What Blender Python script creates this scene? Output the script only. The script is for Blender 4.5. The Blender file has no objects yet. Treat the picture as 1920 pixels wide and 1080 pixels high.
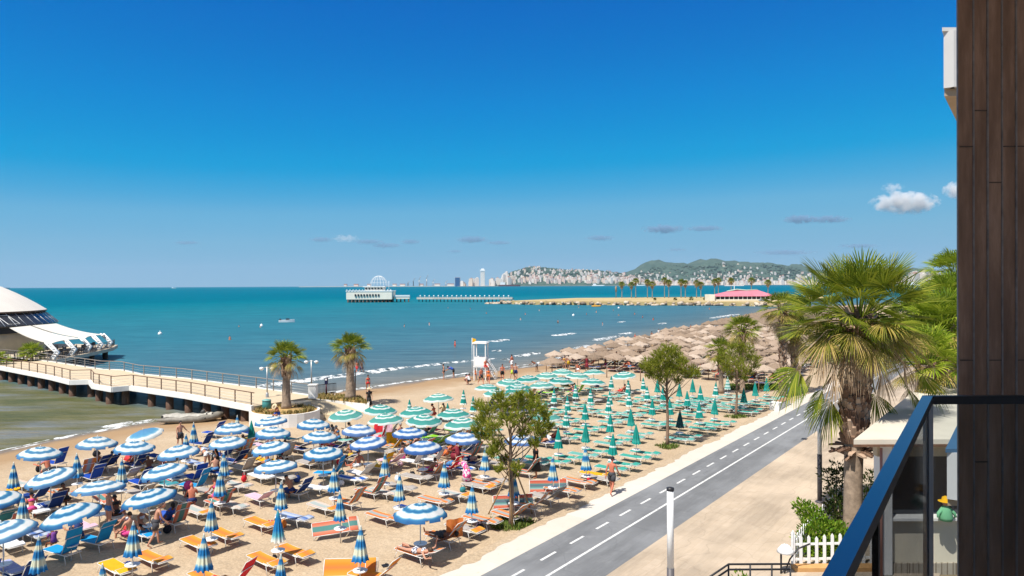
import bpy, bmesh, math, random
import numpy as np
from mathutils import Vector, Matrix
R = math.radians
random.seed(7)
rng = np.random.default_rng(7)
scene = bpy.context.scene
COL = scene.collection

# ------------------------------------------------------------------ camera, sky, sun, exposure
F = 1280.0                       # focal length in pixels of the 1920 wide photograph
CAMZ = 10.5                      # eye height above the sand
cam_data = bpy.data.cameras.new("camera")
cam = bpy.data.objects.new("camera", cam_data)
COL.objects.link(cam)
cam_data.sensor_width = 36.0
cam_data.lens = 36.0 * F / 1920.0
cam_data.clip_start = 0.05
cam_data.clip_end = 60000
CAMROT = Matrix.Rotation(R(89.75), 3, 'X') @ Matrix.Rotation(R(-0.25), 3, 'Z')
cam.matrix_world = Matrix.Translation((0, 0, CAMZ)) @ CAMROT.to_4x4()
scene.camera = cam

SUN_DIR = Vector((-0.42, -0.50, 1.05)).normalized()      # towards the sun
world = bpy.data.worlds.new("World")
scene.world = world
world.use_nodes = True
wn, wl = world.node_tree.nodes, world.node_tree.links
for n in list(wn): wn.remove(n)
sky = wn.new('ShaderNodeTexSky')
sky.sky_type = 'NISHITA'
sky.sun_disc = False
sky.sun_elevation = math.asin(SUN_DIR.z)
sky.sun_rotation = math.atan2(SUN_DIR.x, SUN_DIR.y)
sky.altitude = 2000
sky.air_density = 0.6
sky.dust_density = 0.0
sky.ozone_density = 4.0
SKY_S = 0.085
bgn = wn.new('ShaderNodeBackground')
bgn.inputs['Strength'].default_value = SKY_S
wout = wn.new('ShaderNodeOutputWorld')
# grade the sky to the deep, saturated blue of a clear seaside noon (curves over the sky's own radiance)
scl = wn.new('ShaderNodeVectorMath'); scl.operation = 'SCALE'; scl.inputs[3].default_value = SKY_S
wl.new(sky.outputs[0], scl.inputs[0])
crv = wn.new('ShaderNodeRGBCurve')
K_ = 1.414
CURVES = ([(0.0, 0.0), (0.085, 0.0), (0.108, 0.004), (0.132, 0.06), (0.159, 0.135), (0.23, 0.195), (0.35, 0.235), (0.49, 0.26), (1.0, 0.3)],
          [(0.0, 0.0), (0.093, 0.150), (0.136, 0.245), (0.184, 0.330), (0.283, 0.435), (0.381, 0.455), (0.527, 0.455), (0.644, 0.47), (1.0, 0.5)],
          [(0.0, 0.0), (0.202, 0.565), (0.279, 0.66), (0.366, 0.70), (0.503, 0.70), (0.604, 0.68), (0.694, 0.67), (1.0, 0.68)])
for ch in range(3):
    c = crv.mapping.curves[ch]; pts = CURVES[ch]
    c.points[0].location = pts[0]; c.points[1].location = (pts[-1][0], pts[-1][1] / K_)
    for x, y in pts[1:-1]: c.points.new(x, y / K_)
    for p in c.points: p.handle_type = 'VECTOR'
crv.mapping.update()
wl.new(scl.outputs[0], crv.inputs['Color'])
comb = wn.new('ShaderNodeVectorMath'); comb.operation = 'SCALE'; comb.inputs[3].default_value = 1 / SKY_S
wl.new(crv.outputs[0], comb.inputs[0])
# high overhead, outside the view, a paler sky is added to fill the shadows
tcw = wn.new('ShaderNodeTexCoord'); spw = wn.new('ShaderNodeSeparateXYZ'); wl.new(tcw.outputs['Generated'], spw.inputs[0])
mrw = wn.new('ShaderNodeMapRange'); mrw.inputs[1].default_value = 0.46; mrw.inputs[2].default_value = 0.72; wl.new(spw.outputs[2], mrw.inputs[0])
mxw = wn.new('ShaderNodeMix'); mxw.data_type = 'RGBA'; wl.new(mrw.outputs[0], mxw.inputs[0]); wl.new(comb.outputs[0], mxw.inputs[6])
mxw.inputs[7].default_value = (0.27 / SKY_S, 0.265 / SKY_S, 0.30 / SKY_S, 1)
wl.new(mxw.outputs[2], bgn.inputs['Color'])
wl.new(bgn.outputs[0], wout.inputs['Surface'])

sun_data = bpy.data.lights.new("sun", 'SUN')
sun_data.energy = 4.7
sun_data.angle = R(0.5)
sun_data.color = (1.0, 0.955, 0.88)
sun = bpy.data.objects.new("sun", sun_data)
COL.objects.link(sun)
sun.rotation_euler = (-SUN_DIR).to_track_quat('-Z', 'Y').to_euler()
scene.view_settings.view_transform = 'Standard'
scene.view_settings.look = 'None'
scene.view_settings.exposure = 0.50
scene.view_settings.gamma = 1.0
scene.cycles.max_bounces = 6
scene.cycles.diffuse_bounces = 3
scene.cycles.glossy_bounces = 2
scene.cycles.transmission_bounces = 4
scene.cycles.transparent_max_bounces = 10
scene.cycles.volume_bounces = 2

# ------------------------------------------------------------------ pixel -> place
def ray(px, py):
    return CAMROT @ Vector(((px - 960) / F, -(py - 540) / F, -1.0))
def P(px, py, z=0.0):
    """point of the horizontal plane at height z that the photograph shows at this pixel"""
    d = ray(px, py)
    t = (z - CAMZ) / d.z
    return Vector((d.x * t, d.y * t, z))
def PY(px, py, Y):
    """point at forward distance Y"""
    d = ray(px, py)
    t = Y / d.y
    return Vector((d.x * t, Y, CAMZ + d.z * t))
def proj(p):
    q = CAMROT.transposed() @ (Vector(p) - Vector((0, 0, CAMZ)))
    return (960 + F * q.x / -q.z, 540 - F * q.y / -q.z)
TH = R(37.35)
U = Vector((math.sin(TH), math.cos(TH), 0))     # along the promenade, away from the camera
V = Vector((math.cos(TH), -math.sin(TH), 0))    # across it, inland
UANG = math.atan2(U.y, U.x)
VANG = math.atan2(V.y, V.x)
def UV(u, v, z=0): return U * u + V * v + Vector((0, 0, z))

# ------------------------------------------------------------------ object helpers
def setp(o, label=None, cat=None, group=None, kind=None):
    if label: o['label'] = label
    if cat: o['category'] = cat
    if group: o['group'] = group
    if kind: o['kind'] = kind
    return o
def empty(name, loc=(0, 0, 0), rz=0.0, label=None, cat=None, group=None):
    o = bpy.data.objects.new(name, None)
    o.empty_display_size = 0.2
    COL.objects.link(o)
    o.location = loc
    o.rotation_euler = (0, 0, rz)
    return setp(o, label, cat, group)
def link(name, me, parent=None, loc=None, rot=None):
    o = bpy.data.objects.new(name, me)
    COL.objects.link(o)
    if parent is not None: o.parent = parent
    if loc is not None: o.location = loc
    if rot is not None: o.rotation_euler = rot
    return o
KIDS = {}
def children_of(o):
    return [c for c in o.children]
def copy_tree(o, parent=None):
    c = o.copy()
    COL.objects.link(c)
    if parent is not None: c.parent = parent
    for ch in o.children:
        copy_tree(ch, c)
    return c
def setmat(o, idx, m):
    s = o.material_slots[idx]
    s.link = 'OBJECT'
    s.material = m
def child(o, name):
    for c in o.children:
        if c.name.split('.')[0] == name: return c

class MB:
    """mesh builder"""
    def __init__(s): s.v, s.f, s.m, s.sm = [], [], [], []
    def add(s, vs, fs, mi=0, smooth=False, mat=None):
        b = len(s.v)
        if mat is not None: vs = [mat @ Vector(p) for p in vs]
        s.v.extend([tuple(p) for p in vs])
        for f in fs:
            s.f.append([b + i for i in f]); s.m.append(mi); s.sm.append(smooth)
        return s
    def box(s, c, d, mi=0, mat=None, rz=0.0):
        x, y, z = d[0] / 2, d[1] / 2, d[2] / 2
        vs = [Vector(p) for p in ((-x,-y,-z),(x,-y,-z),(x,y,-z),(-x,y,-z),(-x,-y,z),(x,-y,z),(x,y,z),(-x,y,z))]
        if rz:
            m = Matrix.Rotation(rz, 3, 'Z'); vs = [m @ p for p in vs]
        vs = [p + Vector(c) for p in vs]
        return s.add(vs, [(0,3,2,1),(4,5,6,7),(0,1,5,4),(1,2,6,5),(2,3,7,6),(3,0,4,7)], mi, mat=mat)
    def tube(s, pts, rad, n=6, mi=0, caps=True, smooth=True, mat=None):
        pts = [Vector(p) for p in pts]
        if not hasattr(rad, '__len__'): rad = [rad] * len(pts)
        vs, fs = [], []
        prev = None
        for i, p in enumerate(pts):
            t = (pts[min(i + 1, len(pts) - 1)] - pts[max(i - 1, 0)])
            t = t.normalized() if t.length > 1e-9 else Vector((0, 0, 1))
            if prev is None:
                a = Vector((1, 0, 0)) if abs(t.x) < 0.8 else Vector((0, 1, 0))
                a = (a - t * a.dot(t)).normalized()
            else:
                a = (prev - t * prev.dot(t))
                a = a.normalized() if a.length > 1e-6 else prev
            prev = a
            b = t.cross(a)
            for k in range(n):
                an = 2 * math.pi * k / n
                vs.append(p + (a * math.cos(an) + b * math.sin(an)) * rad[i])
        for i in range(len(pts) - 1):
            for k in range(n):
                k2 = (k + 1) % n
                fs.append((i * n + k, i * n + k2, (i + 1) * n + k2, (i + 1) * n + k))
        if caps:
            fs.append(tuple(range(n - 1, -1, -1)))
            L = (len(pts) - 1) * n
            fs.append(tuple(range(L, L + n)))
        return s.add(vs, fs, mi, smooth, mat)
    def lathe(s, prof, n=16, mi=0, c=(0, 0, 0), smooth=True, a0=0.0, a1=2 * math.pi, cap0=False, cap1=False, mat=None):
        full = abs(a1 - a0 - 2 * math.pi) < 1e-6
        cols = n if full else n + 1
        vs, fs = [], []
        for r, z in prof:
            for k in range(cols):
                a = a0 + (a1 - a0) * k / n
                vs.append((c[0] + r * math.cos(a), c[1] + r * math.sin(a), c[2] + z))
        for i in range(len(prof) - 1):
            for k in range(n):
                k2 = (k + 1) % cols
                fs.append((i * cols + k, i * cols + k2, (i + 1) * cols + k2, (i + 1) * cols + k))
        if cap0: fs.append(tuple(range(cols - 1, -1, -1)))
        if cap1: fs.append(tuple(range((len(prof) - 1) * cols, len(prof) * cols)))
        return s.add(vs, fs, mi, smooth, mat)
    def prism(s, poly, z0, z1, mi=0, mis=None, mat=None):
        """closed polygon (list of xy, counter-clockwise) extruded from z0 to z1"""
        n = len(poly)
        vs = [(p[0], p[1], z0) for p in poly] + [(p[0], p[1], z1) for p in poly]
        s.add(vs, [tuple(range(n - 1, -1, -1)), tuple(range(n, 2 * n))], mi, mat=mat)
        return s.add(vs, [(i, (i + 1) % n, n + (i + 1) % n, n + i) for i in range(n)], mi if mis is None else mis, mat=mat)
    def blob(s, c, r, seg=10, ring=7, mi=0, jit=0.0, mat=None, squash=(1, 1, 1)):
        vs, fs = [], []
        for i in range(ring + 1):
            ph = math.pi * i / ring
            for k in range(seg):
                a = 2 * math.pi * k / seg
                q = 1 + random.uniform(-jit, jit)
                vs.append((c[0] + r * q * squash[0] * math.sin(ph) * math.cos(a), c[1] + r * q * squash[1] * math.sin(ph) * math.sin(a), c[2] + r * q * squash[2] * math.cos(ph)))
        for i in range(ring):
            for k in range(seg):
                k2 = (k + 1) % seg
                fs.append((i * seg + k, (i + 1) * seg + k, (i + 1) * seg + k2, i * seg + k2))
        return s.add(vs, fs, mi, True, mat)
    def mesh(s, name, mats=()):
        me = bpy.data.meshes.new(name)
        me.from_pydata(s.v, [], s.f)
        me.polygons.foreach_set('material_index', s.m)
        me.polygons.foreach_set('use_smooth', s.sm)
        for m in (mats if isinstance(mats, (list, tuple)) else [mats]): me.materials.append(m)
        me.update()
        return me
    def obj(s, name, mats, parent=None, loc=None, rot=None):
        return link(name, s.mesh(name, mats), parent, loc, rot)

# ------------------------------------------------------------------ materials
MATS = {}
class NT:
    def __init__(s, name):
        s.m = bpy.data.materials.new(name); s.m.use_nodes = True
        s.n, s.l = s.m.node_tree.nodes, s.m.node_tree.links
        s.b = s.n['Principled BSDF']
        s.out = s.n['Material Output']
    def node(s, t, **kw):
        n = s.n.new(t)
        for k, v in kw.items():
            if k in n.inputs.keys(): n.inputs[k].default_value = v
            else: setattr(n, k, v)
        return n
    def link(s, a, b): s.l.new(a, b)
    def coord(s, kind='Object'):
        return s.node('ShaderNodeTexCoord').outputs[kind]
    def noise(s, vec, scale=5, detail=4, rough=0.6):
        n = s.node('ShaderNodeTexNoise'); n.inputs['Scale'].default_value = scale; n.inputs['Detail'].default_value = detail; n.inputs['Roughness'].default_value = rough
        s.link(vec, n.inputs['Vector']); return n.outputs['Fac']
    def ramp(s, fac, stops, interp='LINEAR'):
        r = s.node('ShaderNodeValToRGB'); e = r.color_ramp; e.interpolation = interp
        while len(e.elements) > 1: e.elements.remove(e.elements[-1])
        for i, (p, c) in enumerate(stops):
            el = e.elements[0] if i == 0 else e.elements.new(p)
            el.position = p; el.color = (c[0], c[1], c[2], 1)
        s.link(fac, r.inputs[0]); return r.outputs[0]
    def math(s, op, a, b=None, c=None):
        n = s.node('ShaderNodeMath'); n.operation = op
        for i, x in enumerate((a, b, c)):
            if x is None: continue
            if isinstance(x, (int, float)): n.inputs[i].default_value = x
            else: s.link(x, n.inputs[i])
        return n.outputs[0]
    def mix(s, fac, a, b, mode='MIX'):
        n = s.node('ShaderNodeMix'); n.data_type = 'RGBA'; n.blend_type = mode
        for i, x in ((0, fac), (6, a), (7, b)):
            if isinstance(x, (int, float)): n.inputs[i].default_value = x
            elif isinstance(x, tuple): n.inputs[i].default_value = (x[0], x[1], x[2], 1)
            else: s.link(x, n.inputs[i])
        return n.outputs[2]
    def bump(s, h, strength=0.3, dist=0.05):
        b = s.node('ShaderNodeBump'); b.inputs['Strength'].default_value = strength; b.inputs['Distance'].default_value = dist
        s.link(h, b.inputs['Height']); s.link(b.outputs[0], s.b.inputs['Normal'])
    def color(s, c):
        if isinstance(c, tuple): s.b.inputs['Base Color'].default_value = (c[0], c[1], c[2], 1)
        else: s.link(c, s.b.inputs['Base Color'])
    def rough(s, r): s.b.inputs['Roughness'].default_value = r
    def spec(s, v): s.b.inputs['Specular IOR Level'].default_value = v
    def translucent(s, col, f):
        t = s.node('ShaderNodeBsdfTranslucent')
        if isinstance(col, tuple): t.inputs[0].default_value = (*col, 1)
        else: s.link(col, t.inputs[0])
        mx = s.node('ShaderNodeMixShader'); mx.inputs[0].default_value = f
        s.link(s.b.outputs[0], mx.inputs[1]); s.link(t.outputs[0], mx.inputs[2]); s.link(mx.outputs[0], s.out.inputs[0])
def cl(c, k): return tuple(min(1.0, max(0.0, x * k)) for x in c)
def M(name, col, rough=0.7, var=0.12, scale=4.0, bump=0.0, bscale=30.0, metal=0.0, spec=0.4):
    if name in MATS: return MATS[name]
    t = NT(name)
    co = t.coord()
    f = t.noise(co, scale, 5)
    t.color(t.ramp(f, [(0.3, cl(col, 1 - var)), (0.7, cl(col, 1 + var))]))
    t.rough(rough); t.spec(spec); t.b.inputs['Metallic'].default_value = metal
    if bump: t.bump(t.noise(co, bscale, 4), bump, 0.02)
    MATS[name] = t.m
    return t.m
def ring_mat(name, stops, R0, rough=0.75, trans=0.3):
    """cloth with rings round the pole: stops over radius / R0"""
    t = NT(name)
    sp = t.node('ShaderNodeSeparateXYZ'); t.link(t.coord(), sp.inputs[0])
    r = t.math('SQRT', t.math('ADD', t.math('MULTIPLY', sp.outputs[0], sp.outputs[0]), t.math('MULTIPLY', sp.outputs[1], sp.outputs[1])))
    c = t.ramp(t.math('DIVIDE', r, R0), stops)
    c = t.mix(t.math('MULTIPLY', t.noise(t.coord(), 3, 3), 0.10), c, (0.3, 0.33, 0.36), 'MIX')
    oi = t.node('ShaderNodeObjectInfo')
    c = t.mix(1.0, c, t.ramp(oi.outputs['Random'], [(0.0, (0.80, 0.82, 0.84)), (0.5, (0.95, 0.95, 0.95)), (1.0, (1.0, 0.99, 0.96))]), 'MULTIPLY')
    c = t.mix(t.math('MULTIPLY', oi.outputs['Random'], 0.16), c, (0.45, 0.52, 0.55))
    t.color(c); t.rough(rough); t.spec(0.2); t.translucent(c, trans)
    return t.m
def band_mat(name, stops, z0, z1, axis=2, rough=0.75, trans=0.15, wob=0.0):
    """cloth with bands along one local axis"""
    t = NT(name)
    sp = t.node('ShaderNodeSeparateXYZ'); t.link(t.coord(), sp.inputs[0])
    x = t.math('DIVIDE', t.math('SUBTRACT', sp.outputs[axis], z0), z1 - z0)
    if wob: x = t.math('ADD', x, t.math('MULTIPLY', t.math('SUBTRACT', t.noise(t.coord(), 5, 2), 0.5), wob))
    c = t.ramp(x, stops)
    t.color(c); t.rough(rough); t.spec(0.2)
    if trans: t.translucent(c, trans)
    return t.m

# ------------------------------------------------------------------ labels: the n-th nearest of its kind to a landmark
LANDMARKS = [((1147, 890), 'the man walking the promenade'), ((958, 960), 'the staked pine'), ((1250, 800), 'the middle pine'),
    ((1380, 760), 'the farthest pine'), ((900, 690), 'the lifeguard tower'), ((360, 783), 'the inflatable boat'),
    ((535, 765), 'the oval planter'), ((657, 745), 'the palm above the ramp'), ((1457, 760), 'the white bench'),
    ((204, 960), 'the woman in blue briefs'), ((292, 990), 'the bald man'), ((1005, 870), 'the woman in black'),
    ((778, 1033), 'the lying woman'), ((875, 895), 'the pink robe'), ((340, 820), 'the man near the water'),
    ((0, 900), 'the left photo edge'), ((440, 1080), 'the red chair')]
ORD = ['', 'second ', 'third ', 'fourth ', 'fifth ', 'sixth ', 'seventh ', 'eighth ', 'ninth ', 'tenth ', 'eleventh ', 'twelfth ', 'thirteenth ', 'fourteenth ', 'fifteenth ', 'sixteenth ', 'seventeenth ', 'eighteenth ', 'nineteenth ', 'twentieth ']
def nth(k): return ORD[k] if k < len(ORD) else '%dth ' % (k + 1)
REG = {}
def reg(o, desc, cat, group=None, pos=None):
    o['category'] = cat
    if group: o['group'] = group
    REG.setdefault(desc, []).append((o, pos if pos is not None else proj(o.location)))
    return o
def write_labels():
    for desc, items in REG.items():
        if len(items) == 1:
            o, p = items[0]
            L = min(LANDMARKS, key=lambda l: (l[0][0] - p[0]) ** 2 + (l[0][1] - p[1]) ** 2)
            o['label'] = desc + ', near ' + L[1]
            continue
        rank = {}
        for li, (lp, ln) in enumerate(LANDMARKS):
            order = sorted(range(len(items)), key=lambda i: (items[i][1][0] - lp[0]) ** 2 + (items[i][1][1] - lp[1]) ** 2)
            for k, i in enumerate(order):
                d = math.hypot(items[i][1][0] - lp[0], items[i][1][1] - lp[1])
                best = rank.get(i)
                if best is None or (k, d) < best[:2]: rank[i] = (k, d, ln)
        for i, (o, p) in enumerate(items):
            k, d, ln = rank[i]
            o['label'] = '%s, %snearest to %s' % (desc, nth(k), ln)
# ================================================================== THE SETTING
# ------------------------------------------------------------------ shoreline and beach
WATER = -0.5
SHORE_PX = [(-420, 925), (-200, 885), (0, 846), (92, 826), (143, 816), (247, 797), (320, 788), (400, 781), (468, 775), (540, 754), (627, 736),
    (688, 729), (773, 716), (810, 711), (887, 704), (940, 694), (1000, 687), (1050, 675), (1120, 659), (1190, 644), (1240, 633), (1350, 613), (1440, 591), (1475, 578)]
SHORE = np.array([P(a, b, WATER).xy[:] for a, b in SHORE_PX])
SHORE = np.vstack([SHORE, SHORE[-1] + np.array([120.0, 90.0])])
def shore_dist(x, y):
    """signed distance to the waterline, positive on land (numpy arrays)"""
    x = np.asarray(x, float); y = np.asarray(y, float)
    best = np.full(x.shape, 1e9)
    for i in range(len(SHORE) - 1):
        a, b = SHORE[i], SHORE[i + 1]
        d = b - a; L = d @ d
        t = np.clip(((x - a[0]) * d[0] + (y - a[1]) * d[1]) / L, 0, 1)
        best = np.minimum(best, np.hypot(x - a[0] - t * d[0], y - a[1] - t * d[1]))
    poly = np.vstack([SHORE, [[3000, SHORE[-1][1] + 3000], [3000, -500], [-300, -500]]])
    ins = np.zeros(x.shape, bool)
    j = len(poly) - 1
    for i in range(len(poly)):
        xi, yi = poly[i]; xj, yj = poly[j]
        c = ((yi > y) != (yj > y)) & (x < (xj - xi) * (y - yi) / (yj - yi + 1e-12) + xi)
        ins ^= c; j = i
    return np.where(ins, best, -best)
def ground_z(x, y):
    d = shore_dist(x, y)
    return np.clip(-0.5 + 0.05 * d, -3.0, 0.0)
def gz(p): return float(ground_z(np.array([p[0]]), np.array([p[1]]))[0])
def G(px, py):
    """point of the sand seen at this pixel"""
    z = 0.0
    for _ in range(4):
        p = P(px, py, z); z = gz(p)
    return Vector((p.x, p.y, z))
def on_sand(p): return Vector((p[0], p[1], gz(p)))

def axis(parts):
    out = []
    for a, b, s in parts: out += list(np.arange(a, b, s))
    return np.array(out)
xs = axis([(-110, -60, 3), (-60, 60, 0.6), (60, 130, 2.0), (130, 400, 10), (400, 2600, 200)])
ys = axis([(-60, 14, 6), (14, 75, 0.45), (75, 130, 1.2), (130, 420, 5), (420, 2900, 150)])
XX, YY = np.meshgrid(xs, ys)
ZZ = ground_z(XX, YY)
lump = (np.sin(XX * 1.7 + 3 * np.sin(YY * 0.9)) * np.sin(YY * 2.1 + 2 * np.sin(XX * 0.7)) * 0.022 + rng.normal(0, 0.012, XX.shape))
ZZ = ZZ + lump * np.clip((ZZ + 0.42) * 5, 0, 1)
nx, ny = len(xs), len(ys)
idx = np.arange(nx * ny).reshape(ny, nx)
quads = np.stack([idx[:-1, :-1], idx[:-1, 1:], idx[1:, 1:], idx[1:, :-1]], -1).reshape(-1, 4)
me = bpy.data.meshes.new('beach')
me.from_pydata(np.stack([XX, YY, ZZ], -1).reshape(-1, 3).tolist(), [], quads.tolist())
me.polygons.foreach_set('use_smooth', [True] * len(me.polygons))
t = NT('sand')
pos = t.node('ShaderNodeNewGeometry').outputs['Position']
sp = t.node('ShaderNodeSeparateXYZ'); t.link(pos, sp.inputs[0])
dry = t.ramp(t.noise(pos, 0.35, 6, 0.65), [(0.3, (0.385, 0.295, 0.197)), (0.55, (0.455, 0.356, 0.246)), (0.75, (0.53, 0.425, 0.305))])
fine = t.noise(pos, 9, 4, 0.7)
dry = t.mix(0.35, dry, t.ramp(fine, [(0.35, (0.25, 0.17, 0.095)), (0.65, (0.62, 0.47, 0.31))]), 'MIX')
wetn = t.math('ADD', sp.outputs[2], t.math('MULTIPLY', t.math('SUBTRACT', t.noise(pos, 0.25, 4), 0.5), 0.22))
mr = t.node('ShaderNodeMapRange'); mr.inputs[1].default_value = -0.30; mr.inputs[2].default_value = -0.06; mr.clamp = True
t.link(wetn, mr.inputs[0])
damp = t.mix(mr.outputs[0], (0.33, 0.215, 0.115), dry)
mr2 = t.node('ShaderNodeMapRange'); mr2.inputs[1].default_value = -0.49; mr2.inputs[2].default_value = -0.40
t.link(wetn, mr2.inputs[0])
t.color(t.mix(mr2.outputs[0], (0.20, 0.145, 0.09), damp))
rr = t.math('ADD', t.math('MULTIPLY', mr2.outputs[0], 0.55), 0.3); t.link(rr, t.b.inputs['Roughness']); t.spec(0.25)
vor = t.node('ShaderNodeTexVoronoi'); vor.inputs['Scale'].default_value = 2.6; t.link(pos, vor.inputs['Vector'])
hh = t.math('ADD', t.math('MULTIPLY', vor.outputs['Distance'], 0.5), t.noise(pos, 3.2, 5, 0.7))
hh = t.math('MULTIPLY', hh, mr.outputs[0])
t.bump(hh, 0.55, 0.12)
me.materials.append(t.m)
setp(link('beach_sand', me), kind='structure')

# ------------------------------------------------------------------ sea
rows = np.concatenate([np.linspace(22, 120, 120), np.geomspace(121, 9900, 90)])
tans = np.linspace(-1.15, 1.0, 200)
SX, SY = np.meshgrid(tans, rows)
SX = SX * (SY + 25)
off = np.clip(-shore_dist(SX, SY), -5, 4000)
SZ = np.full(SX.shape, WATER)
nx, ny = len(tans), len(rows)
idx = np.arange(nx * ny).reshape(ny, nx)
quads = np.stack([idx[:-1, :-1], idx[:-1, 1:], idx[1:, 1:], idx[1:, :-1]], -1).reshape(-1, 4)
me = bpy.data.meshes.new('sea')
me.from_pydata(np.stack([SX, SY, SZ], -1).reshape(-1, 3).tolist(), [], quads.tolist())
at = me.attributes.new('offshore', 'FLOAT', 'POINT'); at.data.foreach_set('value', off.reshape(-1))
# the shallow pool on this side of the pier is stirred up and silty
pa, pb = P(0, 687, 0.7), P(469, 762, 0.7)
side = (SX - pa.x) * (pb.y - pa.y) - (SY - pa.y) * (pb.x - pa.x)
side = side / math.hypot(pb.x - pa.x, pb.y - pa.y)
silt = np.clip((side - 0.3) / 2.5, 0, 1) * np.clip((-14.0 - SX) / 4.0, 0, 1)
at = me.attributes.new('silt', 'FLOAT', 'POINT'); at.data.foreach_set('value', silt.reshape(-1))
t = NT('sea_water')
pos = t.node('ShaderNodeNewGeometry').outputs['Position']
sp = t.node('ShaderNodeSeparateXYZ'); t.link(pos, sp.inputs[0])
a1 = t.node('ShaderNodeAttribute'); a1.attribute_name = 'offshore'
a2 = t.node('ShaderNodeAttribute'); a2.attribute_name = 'silt'
mp = t.node('ShaderNodeMapping'); mp.inputs['Scale'].default_value = (0.012, 0.05, 0.05); t.link(pos, mp.inputs[0])
big = t.noise(mp.outputs[0], 1.0, 5, 0.6)
d = t.math('MULTIPLY', a1.outputs['Fac'], t.math('ADD', t.math('MULTIPLY', big, 0.8), 0.6))
d = t.math('POWER', t.math('MULTIPLY', t.math('MAXIMUM', d, 0.0), 1 / 1000.0), 0.42)
deepcol = t.ramp(d, [(0.0, (0.20, 0.165, 0.11)), (0.10, (0.15, 0.165, 0.16)), (0.17, (0.080, 0.140, 0.170)), (0.24, (0.052, 0.140, 0.188)), (0.36, (0.028, 0.148, 0.202)), (0.55, (0.012, 0.150, 0.205)), (0.645, (0.002, 0.142, 0.202)), (0.68, (0.0, 0.122, 0.188)), (1.0, (0.0, 0.122, 0.195))])
# silty strip
mp2 = t.node('ShaderNodeMapping'); mp2.inputs['Scale'].default_value = (0.06, 0.22, 0.2); t.link(pos, mp2.inputs[0])
st = t.noise(mp2.outputs[0], 1.0, 5, 0.65)
siltcol = t.ramp(st, [(0.36, (0.075, 0.085, 0.018)), (0.46, (0.125, 0.115, 0.035)), (0.54, (0.16, 0.155, 0.10)), (0.60, (0.17, 0.18, 0.17)), (0.72, (0.23, 0.19, 0.12))])
col = t.mix(t.math('MULTIPLY', a2.outputs['Fac'], 0.9), deepcol, siltcol)
# streaks and ripples, paler and darker tones multiplied into the water colour
mp3 = t.node('ShaderNodeMapping'); mp3.inputs['Scale'].default_value = (0.10, 0.45, 0.3); mp3.inputs['Rotation'].default_value = (0, 0, R(12)); t.link(pos, mp3.inputs[0])
rip = t.noise(mp3.outputs[0], 1.0, 6, 0.72)
col = t.mix(1.0, col, t.ramp(rip, [(0.26, (0.60, 0.66, 0.72)), (0.47, (0.95, 0.96, 0.97)), (0.55, (1.02, 1.02, 1.02)), (0.74, (1.55, 1.40, 1.30))]), 'MULTIPLY')
col = t.mix(1.0, col, t.ramp(big, [(0.3, (0.80, 0.88, 0.90)), (0.7, (1.12, 1.06, 1.04))]), 'MULTIPLY')
t.color(col); t.rough(0.22); t.spec(0.02); t.b.inputs['IOR'].default_value = 1.33
mp4 = t.node('ShaderNodeMapping'); mp4.inputs['Scale'].default_value = (0.5, 1.3, 1.0); mp4.inputs['Rotation'].default_value = (0, 0, R(14)); t.link(pos, mp4.inputs[0])
wav = t.math('ADD', t.noise(mp4.outputs[0], 0.55, 5, 0.65), t.math('MULTIPLY', t.noise(mp4.outputs[0], 2.4, 3, 0.6), 0.35))
t.bump(wav, 0.9, 0.30)
df = t.node('ShaderNodeBsdfDiffuse'); t.link(col, df.inputs[0]); gls = t.node('ShaderNodeBsdfGlossy'); gls.inputs['Roughness'].default_value = 0.18
bn = [n for n in t.n if n.bl_idname == 'ShaderNodeBump'][0]
t.link(bn.outputs[0], df.inputs['Normal']); t.link(bn.outputs[0], gls.inputs['Normal'])
msx = t.node('ShaderNodeMixShader')
mrx = t.node('ShaderNodeMapRange'); mrx.inputs[1].default_value = 40; mrx.inputs[2].default_value = 260; mrx.inputs[3].default_value = 0.15; mrx.inputs[4].default_value = 0.02; t.link(a1.outputs['Fac'], mrx.inputs[0]); t.link(mrx.outputs[0], msx.inputs[0])
t.link(df.outputs[0], msx.inputs[1]); t.link(gls.outputs[0], msx.inputs[2]); t.link(msx.outputs[0], t.out.inputs[0]); t.n.remove(t.b)
me.materials.append(t.m)
setp(link('sea', me), kind='structure')

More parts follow.
